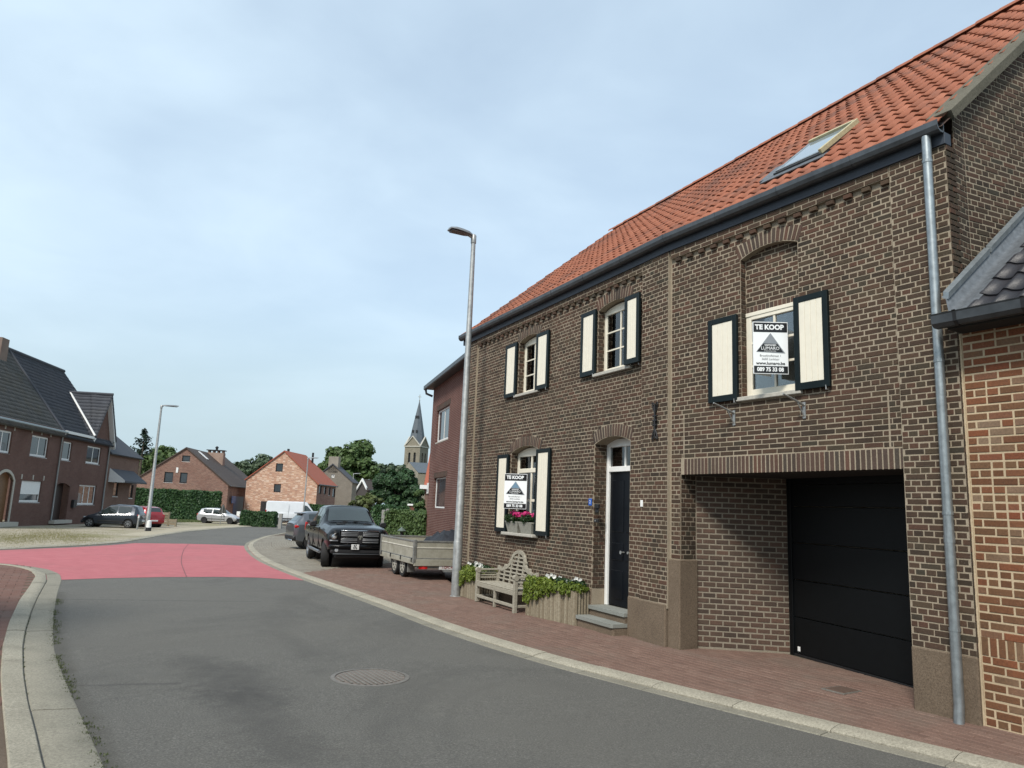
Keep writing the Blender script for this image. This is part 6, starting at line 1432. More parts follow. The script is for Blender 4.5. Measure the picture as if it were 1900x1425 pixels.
# weathered board fence by the red car
p0, p1 = atY(292, 966, 60), atY(326, 970, 58); t = thing('board_fence', ((p0[0]+p1[0])/2, (p0[1]+p1[1])/2, GZ(60, .05)), 'low weathered board fence behind the red car', 'fence'); z0 = GZ(60, .05)
for i in range(4):
    f1 = 1 if i < 2 else .62; za = z0+.12+i*.24; q = p0+(p1-p0)*f1; b = MB(); b.add(*loft([[np.array([p[0], p[1]+o, z]) for o, z in ((0, za), (.04, za), (.04, za+.2), (0, za+.2))] for p in (p0, q)])); b.build('board', WOODP, t)
for f_ in (0, .6, 1): q = p0+(p1-p0)*f_; b = MB(); b.box(q[0]-.06, q[0]+.06, q[1]-.03, q[1]+.09, z0-.1, z0+(1.1 if f_ < 1 else .6)); b.build('post', WOODP, t)
# posts by the left lamp
p = G(*Z1(822, 1172), .06); t = thing('marker_post', p, 'short grey steel post beside the dark hatchback', 'post'); b = MB(); b.tube([p, p+np.array([.04, 0, .95])], .055, 10); b.build('shaft', STEEL, t, smooth=True); b = MB(); b.tube([p+np.array([.035, 0, .72]), p+np.array([.04, 0, .9])], .06, 10); b.build('band', WHTRIM, t, smooth=True)
p = G(*Z1(890, 1183), .06); t = thing('bollard', p, 'white bollard with black base at the foot of the street lamp', 'bollard'); b = MB(); b.lathe([(.17, 0), (.16, .22)], 14, Matrix.Translation(p)); b.build('base', BLACK, t); b = MB(); b.lathe([(.15, .22), (.13, .62), (.05, .66)], 14, Matrix.Translation(p)); b.build('shaft', WHTRIM, t, smooth=True)
# traffic sign seen from behind
p = G(*Z2(893, 1205), .06); t = thing('traffic_sign', p, 'triangular traffic sign seen from behind, before the silver hatchback', 'traffic sign'); b = MB(); b.tube([p, p+np.array([.12, 0, 1.75])], .035, 8); b.build('pole', STEEL, t, smooth=True)
c_ = p+np.array([.1, .05, 1.32]); b = MB(); tri = [(c_[0]+x, c_[1], c_[2]+z) for x, z in ((-.42, -.28), (.42, -.28), (.05, .5), (-.05, .5))]; b.add(tri+[(x, y+.02, z) for x, y, z in tri], [(0,1,2,3),(7,6,5,4),(0,4,5,1),(1,5,6,2),(2,6,7,3),(3,7,4,0)]); b.build('plate', plain('sign_back', (.07, .075, .07), .5, .4), t)
# grass verge before the tall hedge, weeds along the left kerb
def tufts(name, pts, h, mat, n_blades, label, spread=.05):
    """blades of grass or weed around given ground points"""
    V = []; 
    for p in pts:
        for _ in range(n_blades):
            x, y = p[0]+RNG.normal(0, spread), p[1]+RNG.normal(0, spread); a = RNG.uniform(0, 6.28); ln = h*RNG.uniform(.4, 1.2); w_ = ln*.09+.003; ox, oy = RNG.normal(0, .35, 2)*ln; cx, cy = math.cos(a)*w_, math.sin(a)*w_
            V += [(x-cx, y-cy, p[2]), (x+cx, y+cy, p[2]), (x+ox+cx*.3, y+oy+cy*.3, p[2]+ln), (x+ox-cx*.3, y+oy-cy*.3, p[2]+ln)]
    V = np.array(V); n = len(V)//4; me = bpy.data.meshes.new(name); me.vertices.add(4*n); me.vertices.foreach_set('co', V.ravel()); me.loops.add(4*n); me.loops.foreach_set('vertex_index', np.arange(4*n)); me.polygons.add(n); me.polygons.foreach_set('loop_start', np.arange(n)*4); me.polygons.foreach_set('loop_total', np.full(n, 4)); me.update(calc_edges=True)
    me.materials.append(mat); o = bpy.data.objects.new(name, me); _link(o, None); return tag(o, label, 'grass', kind='stuff')
L_WEED = leafmat('weed_leaf', [(.05, .07, .02), (.10, .12, .04), (.075, .09, .03)])
wp = [(*p, GZ(p[1], .004)) for i, p in enumerate(np.repeat(LEs[0:72], 6, axis=0) + RNG.normal(0, .03, (72*6, 2))) if math.sin(i*.11)+math.sin(i*.043+1)+random.uniform(-.6, 1.2) > -.1]; tufts('weeds', wp, .016, L_WEED, 8, 'small green weeds along the edge of the left kerb', .022)
wp = [(*p, GZ(p[1], .004)) for p in np.repeat(LJs[20:60], 2, axis=0) if random.random() < .3]; tufts('weeds', wp, .016, L_WEED, 8, 'tiny weeds in the joint of the left kerb', .012)
gp = []
for _ in range(1500):
    x, y = RNG.uniform(322, 376), RNG.uniform(962, 969); p = G(x, y, .06); gp.append((p[0], p[1], GZ(p[1], .055)))
tufts('grass', gp, .16, L_PALE, 8, 'rough green grass verge before the tall hedge', .25)
gp = []
for _ in range(2600):
    x = RNG.uniform(-40, 150)+RNG.exponential(25); y = 996 + RNG.normal(0, 6.5) + 3*math.sin(x*.05) - x*.01; p = G(x, y, .06); gp.append((p[0], p[1], GZ(p[1], .055)))
tufts('grass', gp, .035, leafmat('dry_grass', [(.16, .15, .05), (.26, .23, .10), (.20, .19, .07)]), 6, 'thin dry grass growing through the gravel forecourt', .3)

# ================================================================ corner house beside the left pavement (its gable throws the shade on the road)
S1 = G(195, 1131); Hh = 7.6; ta = math.tan(R_(SUN_EL)); hd_ = np.array([math.sin(R_(SUN_AZ)), math.cos(R_(SUN_AZ))]); A_ = S1[:2] + hd_*(Hh-S1[2])/ta
kd = np.array([math.sin(R_(-31)), math.cos(R_(-31))]); GA = Frame(A_[0], A_[1], -31, 1); hg = thing('corner_house', (A_[0], A_[1], GZ(A_[1], .05)), 'red brick corner house with its gable towards the left pavement', 'house'); zg0 = GZ(A_[1], -.2); wd = 3.3; ez = 4.6
wn_ = [(-2.2, -1.0, 1.1, 2.5), (1.0, 2.2, 1.1, 2.5), (-.6, .6, 4.3, 5.5)]
wall(GA, [(-wd, zg0), (wd, zg0), (wd, ez), (0, Hh-.1), (-wd, ez)], [rect(*q) for q in wn_], 0, .12).build('wall', BT_R, hg)
for q in wn_: window(GA, *q, -.08, hg, WHTRIM, DGLASS, 2, 1, .08, .06, .05, SILLST)
for sg in (-1, 1):
    wall(Frame(*GA.pt(sg*wd, 0, 0)[:2], 59, sg), rect(-9, 0, zg0, ez)).build('wall', BT_R, hg)
    roof_slab([GA.pt(sg*(wd+.2), .1, ez-.1), GA.pt(sg*(wd+.2), -9, ez-.1), GA.pt(0, -9, Hh), GA.pt(0, .1, Hh)], RF_K, hg)
wall(GA, [(-wd, zg0), (wd, zg0), (wd, ez), (0, Hh-.1), (-wd, ez)], (), -9).build('wall', BT_R, hg)
# ================================================================ vehicles (local: +y forward, +x to the vehicle's right)
def PX(P): d = np.array(P, float)-CAM; z = d @ _f; return CX+FPX*(d @ _R)/z, CY-FPX*(d @ _U)/z
def paint(name, col, metal=.3, rough=.32): return plain(name, col, rough, metal, .5, .05, 2., coat=.7)
RUB = plain('tyre_rubber', (.012, .012, .012), .8, var=.2); RIMM = plain('alloy_rim', (.32, .33, .34), .35, .8, var=.1); CGL = glassmat('car_glass', (.014, .020, .020)); PLAST = plain('black_plastic', (.012, .012, .013), .55, var=.15)
CHROME = plain('chrome', (.55, .56, .57), .15, 1., var=.05); LAMPW = plain('clear_lamp', (.42, .44, .45), .12, .2, var=.2, scale=30); LAMPR = plain('red_lamp', (.35, .012, .012), .2, var=.2); PLATEW = plain('plate_white', (.62, .62, .60), .4, var=.03); AMBER = plain('amber_lamp', (.5, .16, .01), .25)
def wheel(t, x, y, r, w_, side, steer=0.0, spokes=5, rim=None):
    M = Matrix.Translation((x, y, r)) @ Matrix.Rotation(steer, 4, 'Z')
    b = MB(); h = w_/2; b.lathe([(r*.62, -h*.8), (r*.80, -h*.98), (r*.94, -h*.92), (r, -h*.6), (r, h*.6), (r*.94, h*.92), (r*.80, h*.98), (r*.62, h*.8)], 28, M, 'x'); wh = b.build('wheel', RUB, t, smooth=True)
    b = MB(); o = side*h; b.lathe([(r*.66, o*.55), (r*.66, o*.88), (r*.61, o*.90), (r*.58, o*.55), (r*.1, o*.45)], 28, M, 'x')
    for i in range(spokes):
        A = M @ Matrix.Rotation(2*math.pi*i/spokes, 4, 'X'); b.cbox(min(o*.55, o*.84), max(o*.55, o*.84), -r*.085, r*.085, r*.08, r*.62, .01, A)
    b.lathe([(r*.16, o*.5), (r*.15, o*.88), (r*.02, o*.9)], 14, M, 'x'); b.build('rim', rim or RIMM, wh, smooth=True); return wh
def cut(o, cutters):
    for c in cutters:
        m_ = o.modifiers.new('c', 'BOOLEAN'); m_.operation = 'DIFFERENCE'; m_.solver = 'EXACT'; m_.object = c
    bpy.context.view_layer.update(); dg = bpy.context.evaluated_depsgraph_get(); me = bpy.data.meshes.new_from_object(o.evaluated_get(dg)); o.modifiers.clear(); old = o.data; nm = old.name; o.data = me; bpy.data.meshes.remove(old); me.name = nm
    for c in cutters: bpy.data.objects.remove(c)
class Car:
    def __init__(s, name, label, cat, pos, az, st, body_m, scale=1.0, group=None):
        s.t = thing(name, pos, label, cat, group, rz=-R_(az)); s.t.matrix_basis = s.t.matrix_basis @ Matrix.Scale(scale, 4); s.st = sorted(st); s.m = body_m
    def at(s, y):
        Y = [q[0] for q in s.st]; return [float(np.interp(y, Y, [q[i] for q in s.st])) for i in range(1, 7)]
    def ring(s, y):
        ws, wb, zb, zl, zt, wt = s.at(y); cr = min(.035, .02+.02*(zt-zl)); k = min(1, (zt-zl)/.3)
        H = [(ws*.86, zb), (ws, zb+.07), (wb*.992, zb+(zl-zb)*.45), (wb, zb+(zl-zb)*.72), (wb*.985, zl-.03), (wb*.955, zl), (wt+(wb*.955-wt)*.45, zl+(zt-zl)*(.5+.05*k)), (wt, zt-.055*k), (wt*.90, zt-.012*k), (wt*.55, zt+cr*.7)]
        return [(0, y, zb)] + [(x, y, z) for x, z in H] + [(0, y, zt+cr)] + [(-x, y, z) for x, z in H[::-1]]
    def body(s, axles, r, nm='body', n=44, gap=1.14, wheelw=.34):
        ys = sorted(set([q[0] for q in s.st] + list(np.linspace(s.st[0][0], s.st[-1][0], n)))); b = MB(); b.add(*loft([s.ring(y) for y in ys])); o = b.build(nm, s.m, s.t)
        cs = []
        for y in axles:
            for sg in (-1, 1):
                wb = s.at(y)[1]; c = MB(); c.lathe([(r*gap, wb-.30), (r*gap, wb+.3)] if sg > 0 else [(r*gap, -wb-.3), (r*gap, -wb+.30)], 28, Matrix.Translation((0, y, r*1.02)), 'x'); cs.append(c.build('cutter', None, s.t))
        cut(o, cs)
        me = o.data; me.polygons.foreach_set('use_smooth', [True]*len(me.polygons))
        try: me.set_sharp_from_angle(angle=R_(32))
        except Exception: pass
        if not me.materials: me.materials.append(s.m)
        for y in axles:
            wb = s.at(y)[1]; b = MB(); b.lathe([(r*gap*.99, -wb+.29), (r*gap*.99, wb-.29)], 20, Matrix.Translation((0, y, r*1.02)), 'x'); b.build('wheel_housing', PLAST, s.t)
        s.b = o; return o
    def sp(s, y, t, sg, lift=.007):
        ws, wb, zb, zl, zt, wt = s.at(y); x0, z0, x1, z1 = wb*.955, zl, wt, zt-.055
        xm, zm = wt+(wb*.955-wt)*.45, zl+(zt-zl)*.55
        if t < .55: f = t/.55; x, z = x0+(xm-x0)*f, z0+(zm-z0)*f
        else: f = (t-.55)/.45; x, z = xm+(x1-xm)*f, zm+(z1-zm)*f
        return (sg*(x+lift), y, z)
    def side_glass(s, poly_lo, poly_hi, y0, y1, n=10, nm='side_window', mat=None, both=True):
        """poly_lo/hi: functions of f in 0..1 giving t"""
        for sg in (-1, 1):
            b = MB(); rows = []
            for k in range(4):
                rows.append([s.sp(y0+(y1-y0)*i/n, poly_lo(i/n)+(poly_hi(i/n)-poly_lo(i/n))*k/3, sg) for i in range(n+1)])
            b.add(*loft(rows, closed=False, caps=False)); b.build(nm, mat or CGL, s.t, smooth='all', fix=False)
    def tp(s, y, f, lift=.007):
        ws, wb, zb, zl, zt, wt = s.at(y); cr = min(.035, .02+.02*(zt-zl)); a = abs(f); z = zt+cr*(1-a*a) - (.02 if a > .9 else 0)*a
        return (f*wt*.93, y, z+lift)
    def screen(s, y0, y1, m0=.95, m1=.93, nm='windscreen', mat=None, lift=.008):
        b = MB(); rows = [[s.tp(y0+(y1-y0)*k/6, f*(m0+(m1-m0)*k/6), lift) for f in np.linspace(-1, 1, 9)] for k in range(7)]; b.add(*loft(rows, closed=False, caps=False)); return b.build(nm, mat or CGL, s.t, smooth='all', fix=False)
    def box(s, nm, mat, *a, c=.015, M=None, parent=None): b = MB(); b.cbox(*a, c, M); return b.build(nm, mat, parent or s.t, smooth=True)
    def mirrors(s, y, z, w_=.16, mat=None):
        for sg in (-1, 1):
            wb = s.at(y)[1]; b = MB(); x0 = sg*(wb-.02); x1 = sg*(wb+w_+.06); b.cbox(min(x0, x1), max(x0, x1), y-.03, y+.05, z-.03, z, .01); xa, xb = sorted((sg*(wb+.06), sg*(wb+w_+.08))); b.cbox(xa, xb, y-.06, y+.07, z-.02, z+.15, .03); b.build('mirror', mat or PLAST, s.t, smooth=True)
    def wheels(s, axles, x, r, w_, steer=0.0, spokes=5, rim=None):
        for i, y in enumerate(axles):
            for sg in (-1, 1): wheel(s.t, sg*x, y, r, w_, sg, steer if i == 0 else 0, spokes, rim)
    def line(s, y, z0, z1, nm='door_gap'):
        for sg in (-1, 1):
            wb = s.at(y)[1]; b = MB(); xa, xb = sorted((sg*(wb*.97), sg*(wb+.003))); b.box(xa, xb, y-.005, y+.005, z0, z1); b.build(nm, PLAST, s.t)
    def handle(s, y, z):
        for sg in (-1, 1): wb = s.at(y)[1]; xa, xb = sorted((sg*(wb*.98), sg*(wb+.025))); s.box('door_handle', s.m, xa, xb, y-.09, y+.09, z-.015, z+.02, c=.008)
def on(px, py, off): p = G(px, py, off); return (p[0], p[1], p[2])
# --- black pickup
tp = (-5.5, 25.6); tz = pave_z(*tp); BLK = plain('black_car_paint', (.003, .0034, .0038), .16, .0, .32, .05, 2.)
ST = [(-2.88, .84, .93, .62, 1.18, 1.26, .90), (-2.80, .92, .98, .55, 1.20, 1.30, .93), (-1.64, .95, 1.0, .46, 1.20, 1.30, .93), (-1.60, .95, 1.0, .46, 1.20, 1.32, .86), (-1.36, .95, 1.0, .46, 1.21, 1.86, .68), (-.9, .95, 1.0, .46, 1.21, 1.90, .69), (.20, .95, 1.0, .46, 1.21, 1.89, .70), (.45, .95, 1.0, .46, 1.21, 1.80, .73), (1.12, .95, 1.0, .46, 1.20, 1.37, .84), (1.22, .95, 1.0, .46, 1.19, 1.35, .86), (2.2, .95, 1.0, .46, 1.13, 1.30, .84), (2.66, .93, .99, .50, 1.08, 1.25, .82), (2.84, .90, .95, .55, 1.02, 1.19, .78), (2.90, .86, .90, .58, .98, 1.12, .72)]
c = Car('pickup_truck', 'black crew cab pickup truck parked on grey block paving beside the trailer', 'pickup', (*tp, tz), 158, ST, BLK, .975)
c.body((2.0, -1.57), .405, gap=1.17); c.wheels((2.0, -1.57), .855, .405, .27, R_(-14), 5, CHROME)
c.screen(1.06, .34, .97, .93); c.screen(-1.58, -1.40, .9, .9, 'rear_window')
c.side_glass(lambda f: .06, lambda f: .94-.0*f, -.32, .55, 12); c.side_glass(lambda f: .06, lambda f: .94, -1.30, -.40, 8)
b = MB(); b.cbox(-.92, .92, -2.82, -1.70, 1.28, 1.335, .02); b.build('bed_cover', PLAST, c.t)
c.mirrors(.78, 1.24, .20); c.line(.95, .55, 1.2); c.line(-.36, .55, 1.2); c.handle(-.12, 1.06); c.handle(-1.15, 1.06)
gr = c.box('grille', PLAST, -.62, .62, 2.80, 2.925, .76, 1.17, c=.06)
for z0, z1, x0, x1 in ((1.155, 1.185, -.60, .60), (.745, .77, -.50, .50)): c.box('grille_frame', CHROME if z0 > 1 else BLK, x0, x1, 2.86, 2.945, z0, z1, parent=gr)
for sx in (-1, 1):
    c.box('grille_frame', BLK, *sorted((sx*.60, sx*.655)), 2.80, 2.93, .78, 1.16, parent=gr)
    for z in (.82, .88, .92, 1.02, 1.065, 1.11): c.box('grille_bar', RIMM, *sorted((sx*.08, sx*.585)), 2.90, 2.945, z-.013, z+.013, c=.004, parent=gr)
c.box('grille_frame', PLAST, -.075, .075, 2.90, 2.945, .77, 1.17, parent=gr); c.box('grille_frame', BLK, -.60, .60, 2.90, 2.942, .945, .985, parent=gr)
b = MB(); b.add([(x*.001, 2.952, .975+z*.001) for x, z in ((-62, 40), (-78, 5), (-50, -30), (-42, 0), (-20, 22), (-26, -60), (0, -85), (26, -60), (20, 22), (42, 0), (50, -30), (78, 5), (62, 40), (25, 62), (0, 45), (-25, 62))], [tuple(range(16))]); b.build('emblem', CHROME, gr, fix=False)
for sx in (-1, 1):
    hl = c.box('headlight', PLAST, *sorted((sx*.66, sx*.935)), 2.66, 2.925, .87, 1.06, c=.05); b = MB(); b.lathe([(.078, 2.90), (.078, 2.94), (.052, 2.945), (.045, 2.92)], 18, Matrix.Translation((sx*.80, 0, .97)), 'y'); b.build('lamp_ring', CHROME, hl); b = MB(); b.lathe([(.045, 2.90), (.045, 2.932), (.01, 2.94)], 14, Matrix.Translation((sx*.80, 0, .97)), 'y'); b.build('lens', LAMPW, hl)
    c.box('headlight_trim', RIMM, *sorted((sx*.66, sx*.925)), 2.70, 2.935, .835, .88, c=.012, parent=hl)
    b = MB(); b.lathe([(.055, 2.90), (.055, 2.955), (.02, 2.96)], 14, Matrix.Translation((sx*.70, 0, .575)), 'y'); b.build('fog_lamp', LAMPW, c.t)
    c.box('hood_scoop', PLAST, *sorted((sx*.30, sx*.56)), 1.62, 1.88, 1.335, 1.362, c=.012)
    b = MB(); b.tube([(sx*.10, 1.12, 1.40), (sx*.62, .98, 1.44)], .011, 5); b.build('wiper', PLAST, c.t)
bm_ = c.box('front_bumper', BLK, -.93, .93, 2.66, 2.99, .60, .755, c=.05); c.box('lower_grille', PLAST, -.86, .86, 2.70, 2.95, .47, .61, c=.03); c.box('bumper_lip', ZINC_D, -.80, .80, 2.78, 2.975, .445, .475, c=.012); c.box('skid_panel', PLAST, -.7, .7, 2.2, 2.8, .33, .46, c=.03)
pl = c.box('licence_plate', PLATEW, .02, .26, 2.985, 3.0, .60, .76, c=.004); text('B7', .085, ((.14, 3.001, .715), (-1, 0, 0), (0, 0, 1)), 'lettering', SK, pl, .003); text('076', .085, ((.14, 3.001, .645), (-1, 0, 0), (0, 0, 1)), 'lettering', SK, pl, .003)
for sx in (-1, 1):
    b = MB(); b.tube([(sx*.98, -1.0, .42), (sx*.98, 1.35, .42)], .05, 8); b.build('side_step', RIMM, c.t, smooth=True)
    c.box('tail_light', LAMPR, *sorted((sx*.88, sx*.985)), -2.87, -2.72, .95, 1.25)
c.box('rear_bumper', CHROME, -.9, .9, -2.98, -2.82, .55, .72, c=.04); c.box('underbody', PLAST, -.7, .7, -2.6, 2.4, .30, .5); c.box('sun_visor_strip', PLAST, -.12, .12, .42, .5, 1.72, 1.80)
# --- grey crossover behind it
p = on(578, 1021, .06); GREY = paint('dark_grey_paint', (.10, .11, .122), .5, .3)
ST = [(-2.15, .72, .80, .42, 1.02, 1.08, .66), (-2.02, .86, .90, .34, 1.08, 1.20, .70), (-1.75, .88, .94, .28, 1.09, 1.52, .66), (-1.5, .88, .95, .26, 1.09, 1.585, .66), (-.2, .88, .95, .24, 1.02, 1.63, .67), (.25, .88, .95, .24, .99, 1.58, .68), (1.05, .88, .95, .24, .96, 1.10, .78), (1.9, .86, .92, .30, .90, 1.0, .74), (2.2, .70, .76, .40, .75, .82, .6)]
az_s = 62; fw2 = np.array([math.sin(R_(az_s)), math.cos(R_(az_s))]); rt2 = np.array([fw2[1], -fw2[0]]); ctr = np.array(p[:2]) + fw2*1.33 - rt2*.80
s = Car('parked_suv', 'dark grey crossover car with red tail light parked behind the black pickup', 'car', (*ctr, pave_z(*ctr)), az_s, ST, GREY)
s.body((1.33, -1.33), .355); s.wheels((1.33, -1.33), .80, .36, .24, 0, 7)
s.screen(1.0, .3); s.screen(-2.06, -1.72, .92, .9, 'rear_window'); s.side_glass(lambda f: .10+.25*(1-min(1, f*3)), lambda f: .93, -1.55, .75, 14); s.mirrors(.75, 1.0)
for sx in (-1, 1): s.box('tail_light', LAMPR, *sorted((sx*.52, sx*.90)), -2.14, -1.90, .90, 1.04, c=.04); b = MB(); b.cbox(*sorted((sx*.62, sx*.72)), -2.135, -2.05, .945, .985, .01); b.build('lamp_core', LAMPW, s.t)
s.box('rear_bumper', PLAST, -.84, .84, -2.18, -1.98, .38, .60, c=.05); s.box('bumper_lip', CHROME, -.6, .6, -2.20, -2.1, .35, .41, c=.02); s.box('roof_spoiler', GREY, -.60, .60, -1.90, -1.62, 1.50, 1.55, c=.02); s.line(.55, .35, .95); s.line(-.45, .35, .95)
# --- hatchbacks
def hatch(label, pos, az, L_, W_, H_, wb_, r, col, dmg=False, doors=2, rear=False):
    k = L_/3.7; hw = W_/2; m_ = paint('hatch_paint', col, .35, .3)
    ST = [(-1.85*k, hw*.80, hw*.86, .36, .80, .88, hw*.62), (-1.78*k, hw*.92, hw*.95, .28, .86, 1.02, hw*.70), (-1.55*k, hw*.95, hw, .22, .88, H_*.94, hw*.72), (-1.25*k, hw*.95, hw, .20, .88, H_*.985, hw*.73), (-.3*k, hw*.95, hw, .20, .86, H_, hw*.74), (.15*k, hw*.95, hw, .20, .84, H_*.965, hw*.75), (.98*k, hw*.95, hw, .20, .80, .93, hw*.82), (1.5*k, hw*.93, hw*.97, .24, .70, .78, hw*.78), (1.75*k, hw*.84, hw*.88, .30, .58, .64, hw*.66), (1.85*k, hw*.70, hw*.74, .36, .50, .54, hw*.5)]
    s = Car('hatchback_car', label, 'car', pos, az, ST, m_); ax_ = (wb_/2+.05, -wb_/2+.05); s.body(ax_, r); s.wheels(ax_, hw*.86, r, .19, 0, 6, PLAST if dmg else None)
    s.screen(.94*k, .20*k); s.screen(-1.74*k, -1.56*k, .9, .88, 'rear_window'); s.side_glass(lambda f: .07, lambda f: .92, -.40*k, .62*k, 12); s.side_glass(lambda f: .10+.2*(1-min(1, f*2.5)), lambda f: .92, -1.30*k, -.48*k, 8)
    s.mirrors(.62*k, .86, .13, m_); s.line(.72*k, .3, .8); s.line(-.43*k, .3, .84); s.handle(-.25*k, .74); s.handle(-1.05*k, .76)
    for sx in (-1, 1):
        s.box('tail_light', LAMPR, *sorted((sx*hw*.66, sx*hw*.93)), -1.84*k, -1.70*k, .70, .92, c=.03)
        if not dmg: s.box('headlight', LAMPW, *sorted((sx*hw*.50, sx*hw*.84)), 1.55*k, 1.76*k, .58, .70, c=.04)
        s.box('side_moulding', PLAST, *sorted((sx*hw*.985, sx*(hw*1.012))), -.95*k, .75*k, .42, .47, c=.008)
    s.box('rear_bumper', m_ if not dmg else PLAST, -hw*.9, hw*.9, -1.90*k, -1.76*k, .34, .58, c=.04); s.box('licence_plate', PLATEW, -.25, .25, -1.915*k, -1.89*k, .44, .54, c=.004)
    if dmg:
        s.box('bare_front', PLAST, -hw*.82, hw*.82, 1.62*k, 1.93*k, .26, .56, c=.05); s.box('bent_bumper', PLAST, -hw*.7, hw*.95, 1.86*k, 2.02*k, .22, .36, c=.04, M=Matrix.Rotation(R_(5), 4, 'Y')); s.box('headlight', PLAST, -hw*.8, hw*.8, 1.60*k, 1.80*k, .50, .62, c=.05)
    else: s.box('front_bumper', m_, -hw*.82, hw*.82, 1.72*k, 1.92*k, .26, .46, c=.06)
    return s
p = on(210, 978.5, .055); hatch('dark blue grey hatchback parked before the plum brick terrace', p, -98, 3.62, 1.66, 1.52, 2.42, .29, (.018, .025, .036))
p = on(270, 975, .055); p2 = atY(262, 970, 55); hatch('red hatchback seen from behind, parked past the street lamp', (p2[0], p2[1], GZ(p2[1], .055)), -52, 3.7, 1.66, 1.46, 2.44, .29, (.30, .016, .022))
p = on(407, 971.5, .055); hatch('silver hatchback with missing front bumper beside the tall hedge', p, 92, 3.95, 1.66, 1.46, 2.5, .29, (.42, .43, .44), True)
# --- white van
p = atY(546, 966, 80); WV = paint('white_van_paint', (.62, .64, .66), .0, .35)
ST = [(-2.9, .86, .94, .45, 1.25, 2.30, .82), (-2.82, .92, .98, .40, 1.28, 2.42, .86), (.9, .94, 1.0, .35, 1.28, 2.45, .86), (1.25, .94, 1.0, .35, 1.25, 2.36, .84), (2.05, .94, 1.0, .35, 1.15, 1.32, .86), (2.6, .90, .96, .38, .95, 1.05, .80), (2.85, .76, .82, .45, .70, .78, .6)]
v = Car('delivery_van', 'white delivery van parked before the pale orange gable', 'van', (p[0], p[1], GZ(p[1], .05)), 78, ST, WV); v.body((1.85, -1.75), .34); v.wheels((1.85, -1.75), .86, .34, .22, 0, 6, ZINC_D)
v.screen(2.0, 1.3); v.side_glass(lambda f: .05, lambda f: .75, .95, 1.85, 8); v.mirrors(1.75, 1.35, .18); v.line(.85, .4, 2.2); v.line(-.6, .4, 2.2)
for sx in (-1, 1):
    v.box('side_rail', PLAST, *sorted((sx*.99, sx*1.012)), -2.75, 1.3, .62, .72, c=.01); v.box('tail_light', LAMPR, *sorted((sx*.84, sx*.97)), -2.93, -2.82, 1.0, 1.5); v.box('sill', PLAST, *sorted((sx*.90, sx*.985)), -1.3, 1.4, .34, .50, c=.02)
v.box('rear_bumper', PLAST, -.9, .9, -3.0, -2.85, .42, .62)
# --- twin-axle trailer with dropsides
ALU = NM('dirty_aluminium'); _c = ALU.mix(ALU.rng(ALU.noise(5, 6, .7), .3, .7), (.30, .285, .225), (.44, .425, .35)); _c = ALU.mix(ALU.rng(ALU.noise(1.8, 6, .7, dist=1.), .5, .75, 0, .5), _c, (.20, .185, .13)); ALU = ALU.fin(_c, .55, .25, .4)
GALV = plain('dull_galvanised', (.20, .20, .185), .6, .4, var=.3, scale=12)
wA_, wB_ = G(747, 1072, .06), G(731, 1067, .06); taz = -25.; fd_ = np.array([math.sin(R_(taz)), math.cos(R_(taz))]); rg = np.array([fd_[1], -fd_[0]]); wm_ = (wA_[:2]+wB_[:2])/2; hwT = 1.0
o_ = wm_ + rg*(hwT-.02); zt_ = pave_z(*wm_)
def tloc(x, y, z): q = o_ + rg*x + fd_*y; return np.array([q[0], q[1], zt_+z])
yr = min(np.linspace(-3, -.5, 120), key=lambda y: abs(PX(tloc(-1.06, y, .7))[0]-769)); yf = min(np.linspace(.5, 7, 200), key=lambda y: abs(PX(tloc(-1.06, y, .9))[0]-708)); yf = min(yf, 3.2)
t = thing('dropside_trailer', (o_[0], o_[1], zt_), 'worn aluminium twin axle dropside trailer parked behind the street lamp', 'trailer', rz=-R_(taz))
def tb(nm, mat, *a, c=.008, parent=None): b = MB(); b.cbox(*a, c); return b.build(nm, mat, parent or t)
W2 = 1.06; zF, zS = .50, 1.02
tb('floor', WOODP, -W2+.04, W2-.04, yr+.04, yf-.04, zF, zF+.03); tb('chassis', GALV, -.8, .8, yr+.2, yf-.2, .36, .46)
for x0, x1, y0, y1 in ((-W2, -W2+.03, yr+.05, yf-.05), (W2-.03, W2, yr+.05, yf-.05), (-W2+.05, W2-.05, yr, yr+.03), (-W2+.05, W2-.05, yf-.03, yf)):
    sd_ = tb('side_board', ALU, x0, x1, y0, y1, zF+.06, zS); dx = .012
    for za, zb2, m_ in ((zS-.035, zS+.008, GALV), (zF+.33, zF+.36, WHTRIM if False else plain('pale_rail', (.50, .48, .41), .6)), (zF+.05, zF+.085, GALV)):
        tb('rail', m_, x0-dx, x1+dx, y0-dx, y1+dx, za, zb2, c=.004, parent=sd_)
for x in (-W2+.01, W2-.01):
    for y in (yr+.02, yf-.02): tb('corner_post', GALV, x-.04, x+.04, y-.04, y+.04, zF-.05, zS+.03); 
for sx in (-1, 1):
    tb('frame_rail', ALU, *sorted((sx*(W2-.05), sx*(W2+.02))), yr, yf, zF-.08, zF+.05)
    for i in range(4): y = yr+.15+(yf-yr-.3)*i/3; tb('hinge', PLAST, *sorted((sx*(W2+.018), sx*(W2+.04))), y-.03, y+.03, zF-.03, zF+.08)
tb('rear_rail', ALU, -W2, W2, yr-.02, yr+.05, zF-.12, zF+.05)
lb_ = tb('light_board', GALV, -W2+.10, W2-.10, yr+.02, yr+.06, .32, .40+.0)
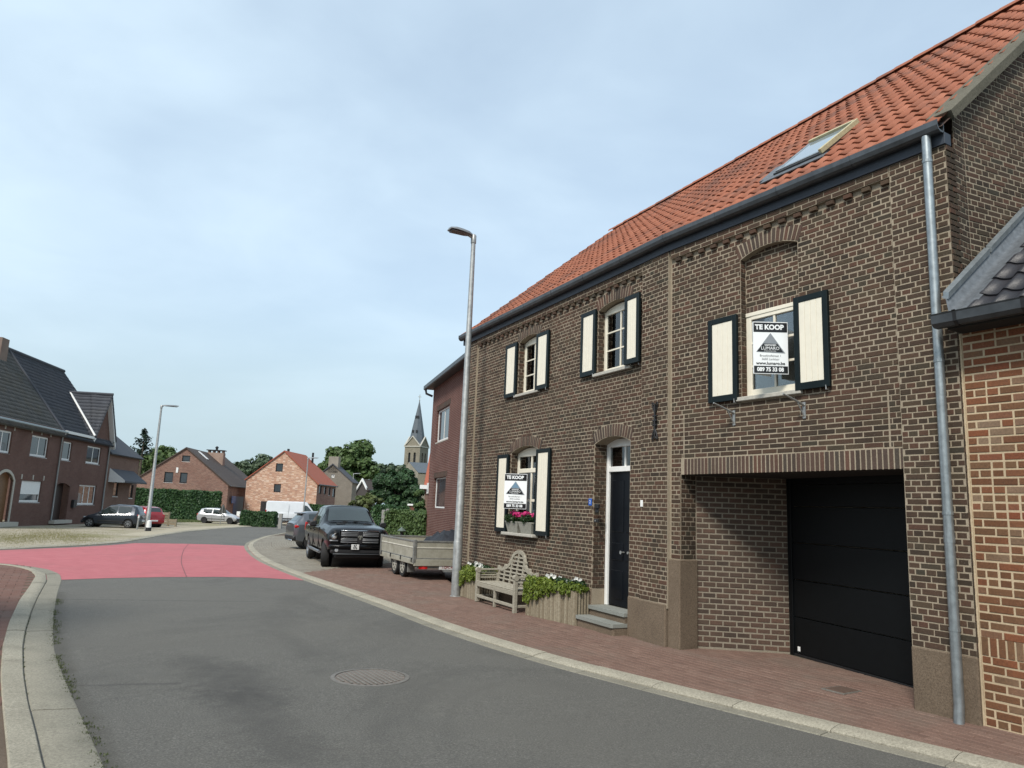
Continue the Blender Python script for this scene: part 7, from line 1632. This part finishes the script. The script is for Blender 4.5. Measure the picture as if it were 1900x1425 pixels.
for sx in (-1, 1):
    tb('tail_light', LAMPR, *sorted((sx*.68, sx*.92)), yr-.0, yr+.03, .30, .40, parent=lb_); b = MB(); b.add([(sx*.80-.07, yr-.004, .305), (sx*.80+.07, yr-.004, .305), (sx*.80, yr-.004, .395)], [(0, 1, 2)]); b.build('reflector', plain('reflector_red', (.6, .03, .03), .2), lb_, fix=False)
pl = tb('licence_plate', PLATEW, -.36, .16, yr-.005, yr+.015, .29, .40, c=.003, parent=t); text('1-QFC-457', .085, ((-.10, yr-.007, .345), (1, 0, 0), (0, 0, 1)), 'lettering', plain('plate_red', (.25, .02, .02), .5), pl, .002)
for y in (-.37, .37):
    for sg in (-1, 1): wheel(t, sg*(hwT-.08), y, .30, .18, sg, 0, 8, plain('steel_rim', (.42, .40, .34), .6, .2))
    b = MB(); b.tube([(-.9, y, .3), (.9, y, .3)], .04, 8); b.build('axle', GALV, t)
for sg in (-1, 1): tb('mud_guard', GALV, *sorted((sg*.80, sg*1.0)), -.86, -.82, .16, .62); tb('mud_guard', GALV, *sorted((sg*.80, sg*1.0)), .72, .76, .30, .5)
b = MB(); b.tube([(0, yf, .42), (0, yf+1.3, .45)], .05, 8); b.build('drawbar', GALV, t); b = MB(); b.tube([(.0, yf+.9, .02), (0, yf+.9, .55)], .03, 8); b.build('jockey_wheel_post', GALV, t); wheel(t, .0, yf+.95, .1, .06, 1)
b = MB(); n = 14; V = []
for i in range(n+1):
    for j in range(n+1):
        x = -.75 + 1.7*i/n; y = yr+.1 + 1.9*j/n; e = math.sin(math.pi*i/n)**.6*math.sin(math.pi*j/n)**.5 if 0 < i < n and 0 < j < n else 0
        V.append((x, y, zF+.08 + e*(.42+.42*i/n + .06*math.sin(i*2.3+j*1.7) + .05*math.sin(i*1.1-j*2.9))))
b.add(V, [(i*(n+1)+j, (i+1)*(n+1)+j, (i+1)*(n+1)+j+1, i*(n+1)+j+1) for i in range(n) for j in range(n)])
tpn = thing('tarpaulin', tloc(.1, yr+1, zF+.05), 'black tarpaulin heaped over a load on the trailer', 'tarpaulin', rz=-R_(taz))
for i_, q in enumerate(b.v): b.v[i_] = (q[0]-.1, q[1]-(yr+1), q[2]-(zF+.05))
b.build('sheet', plain('black_tarp', (.013, .015, .020), .6, var=.25, scale=5, bump=.02, bs=9), tpn, smooth='all')
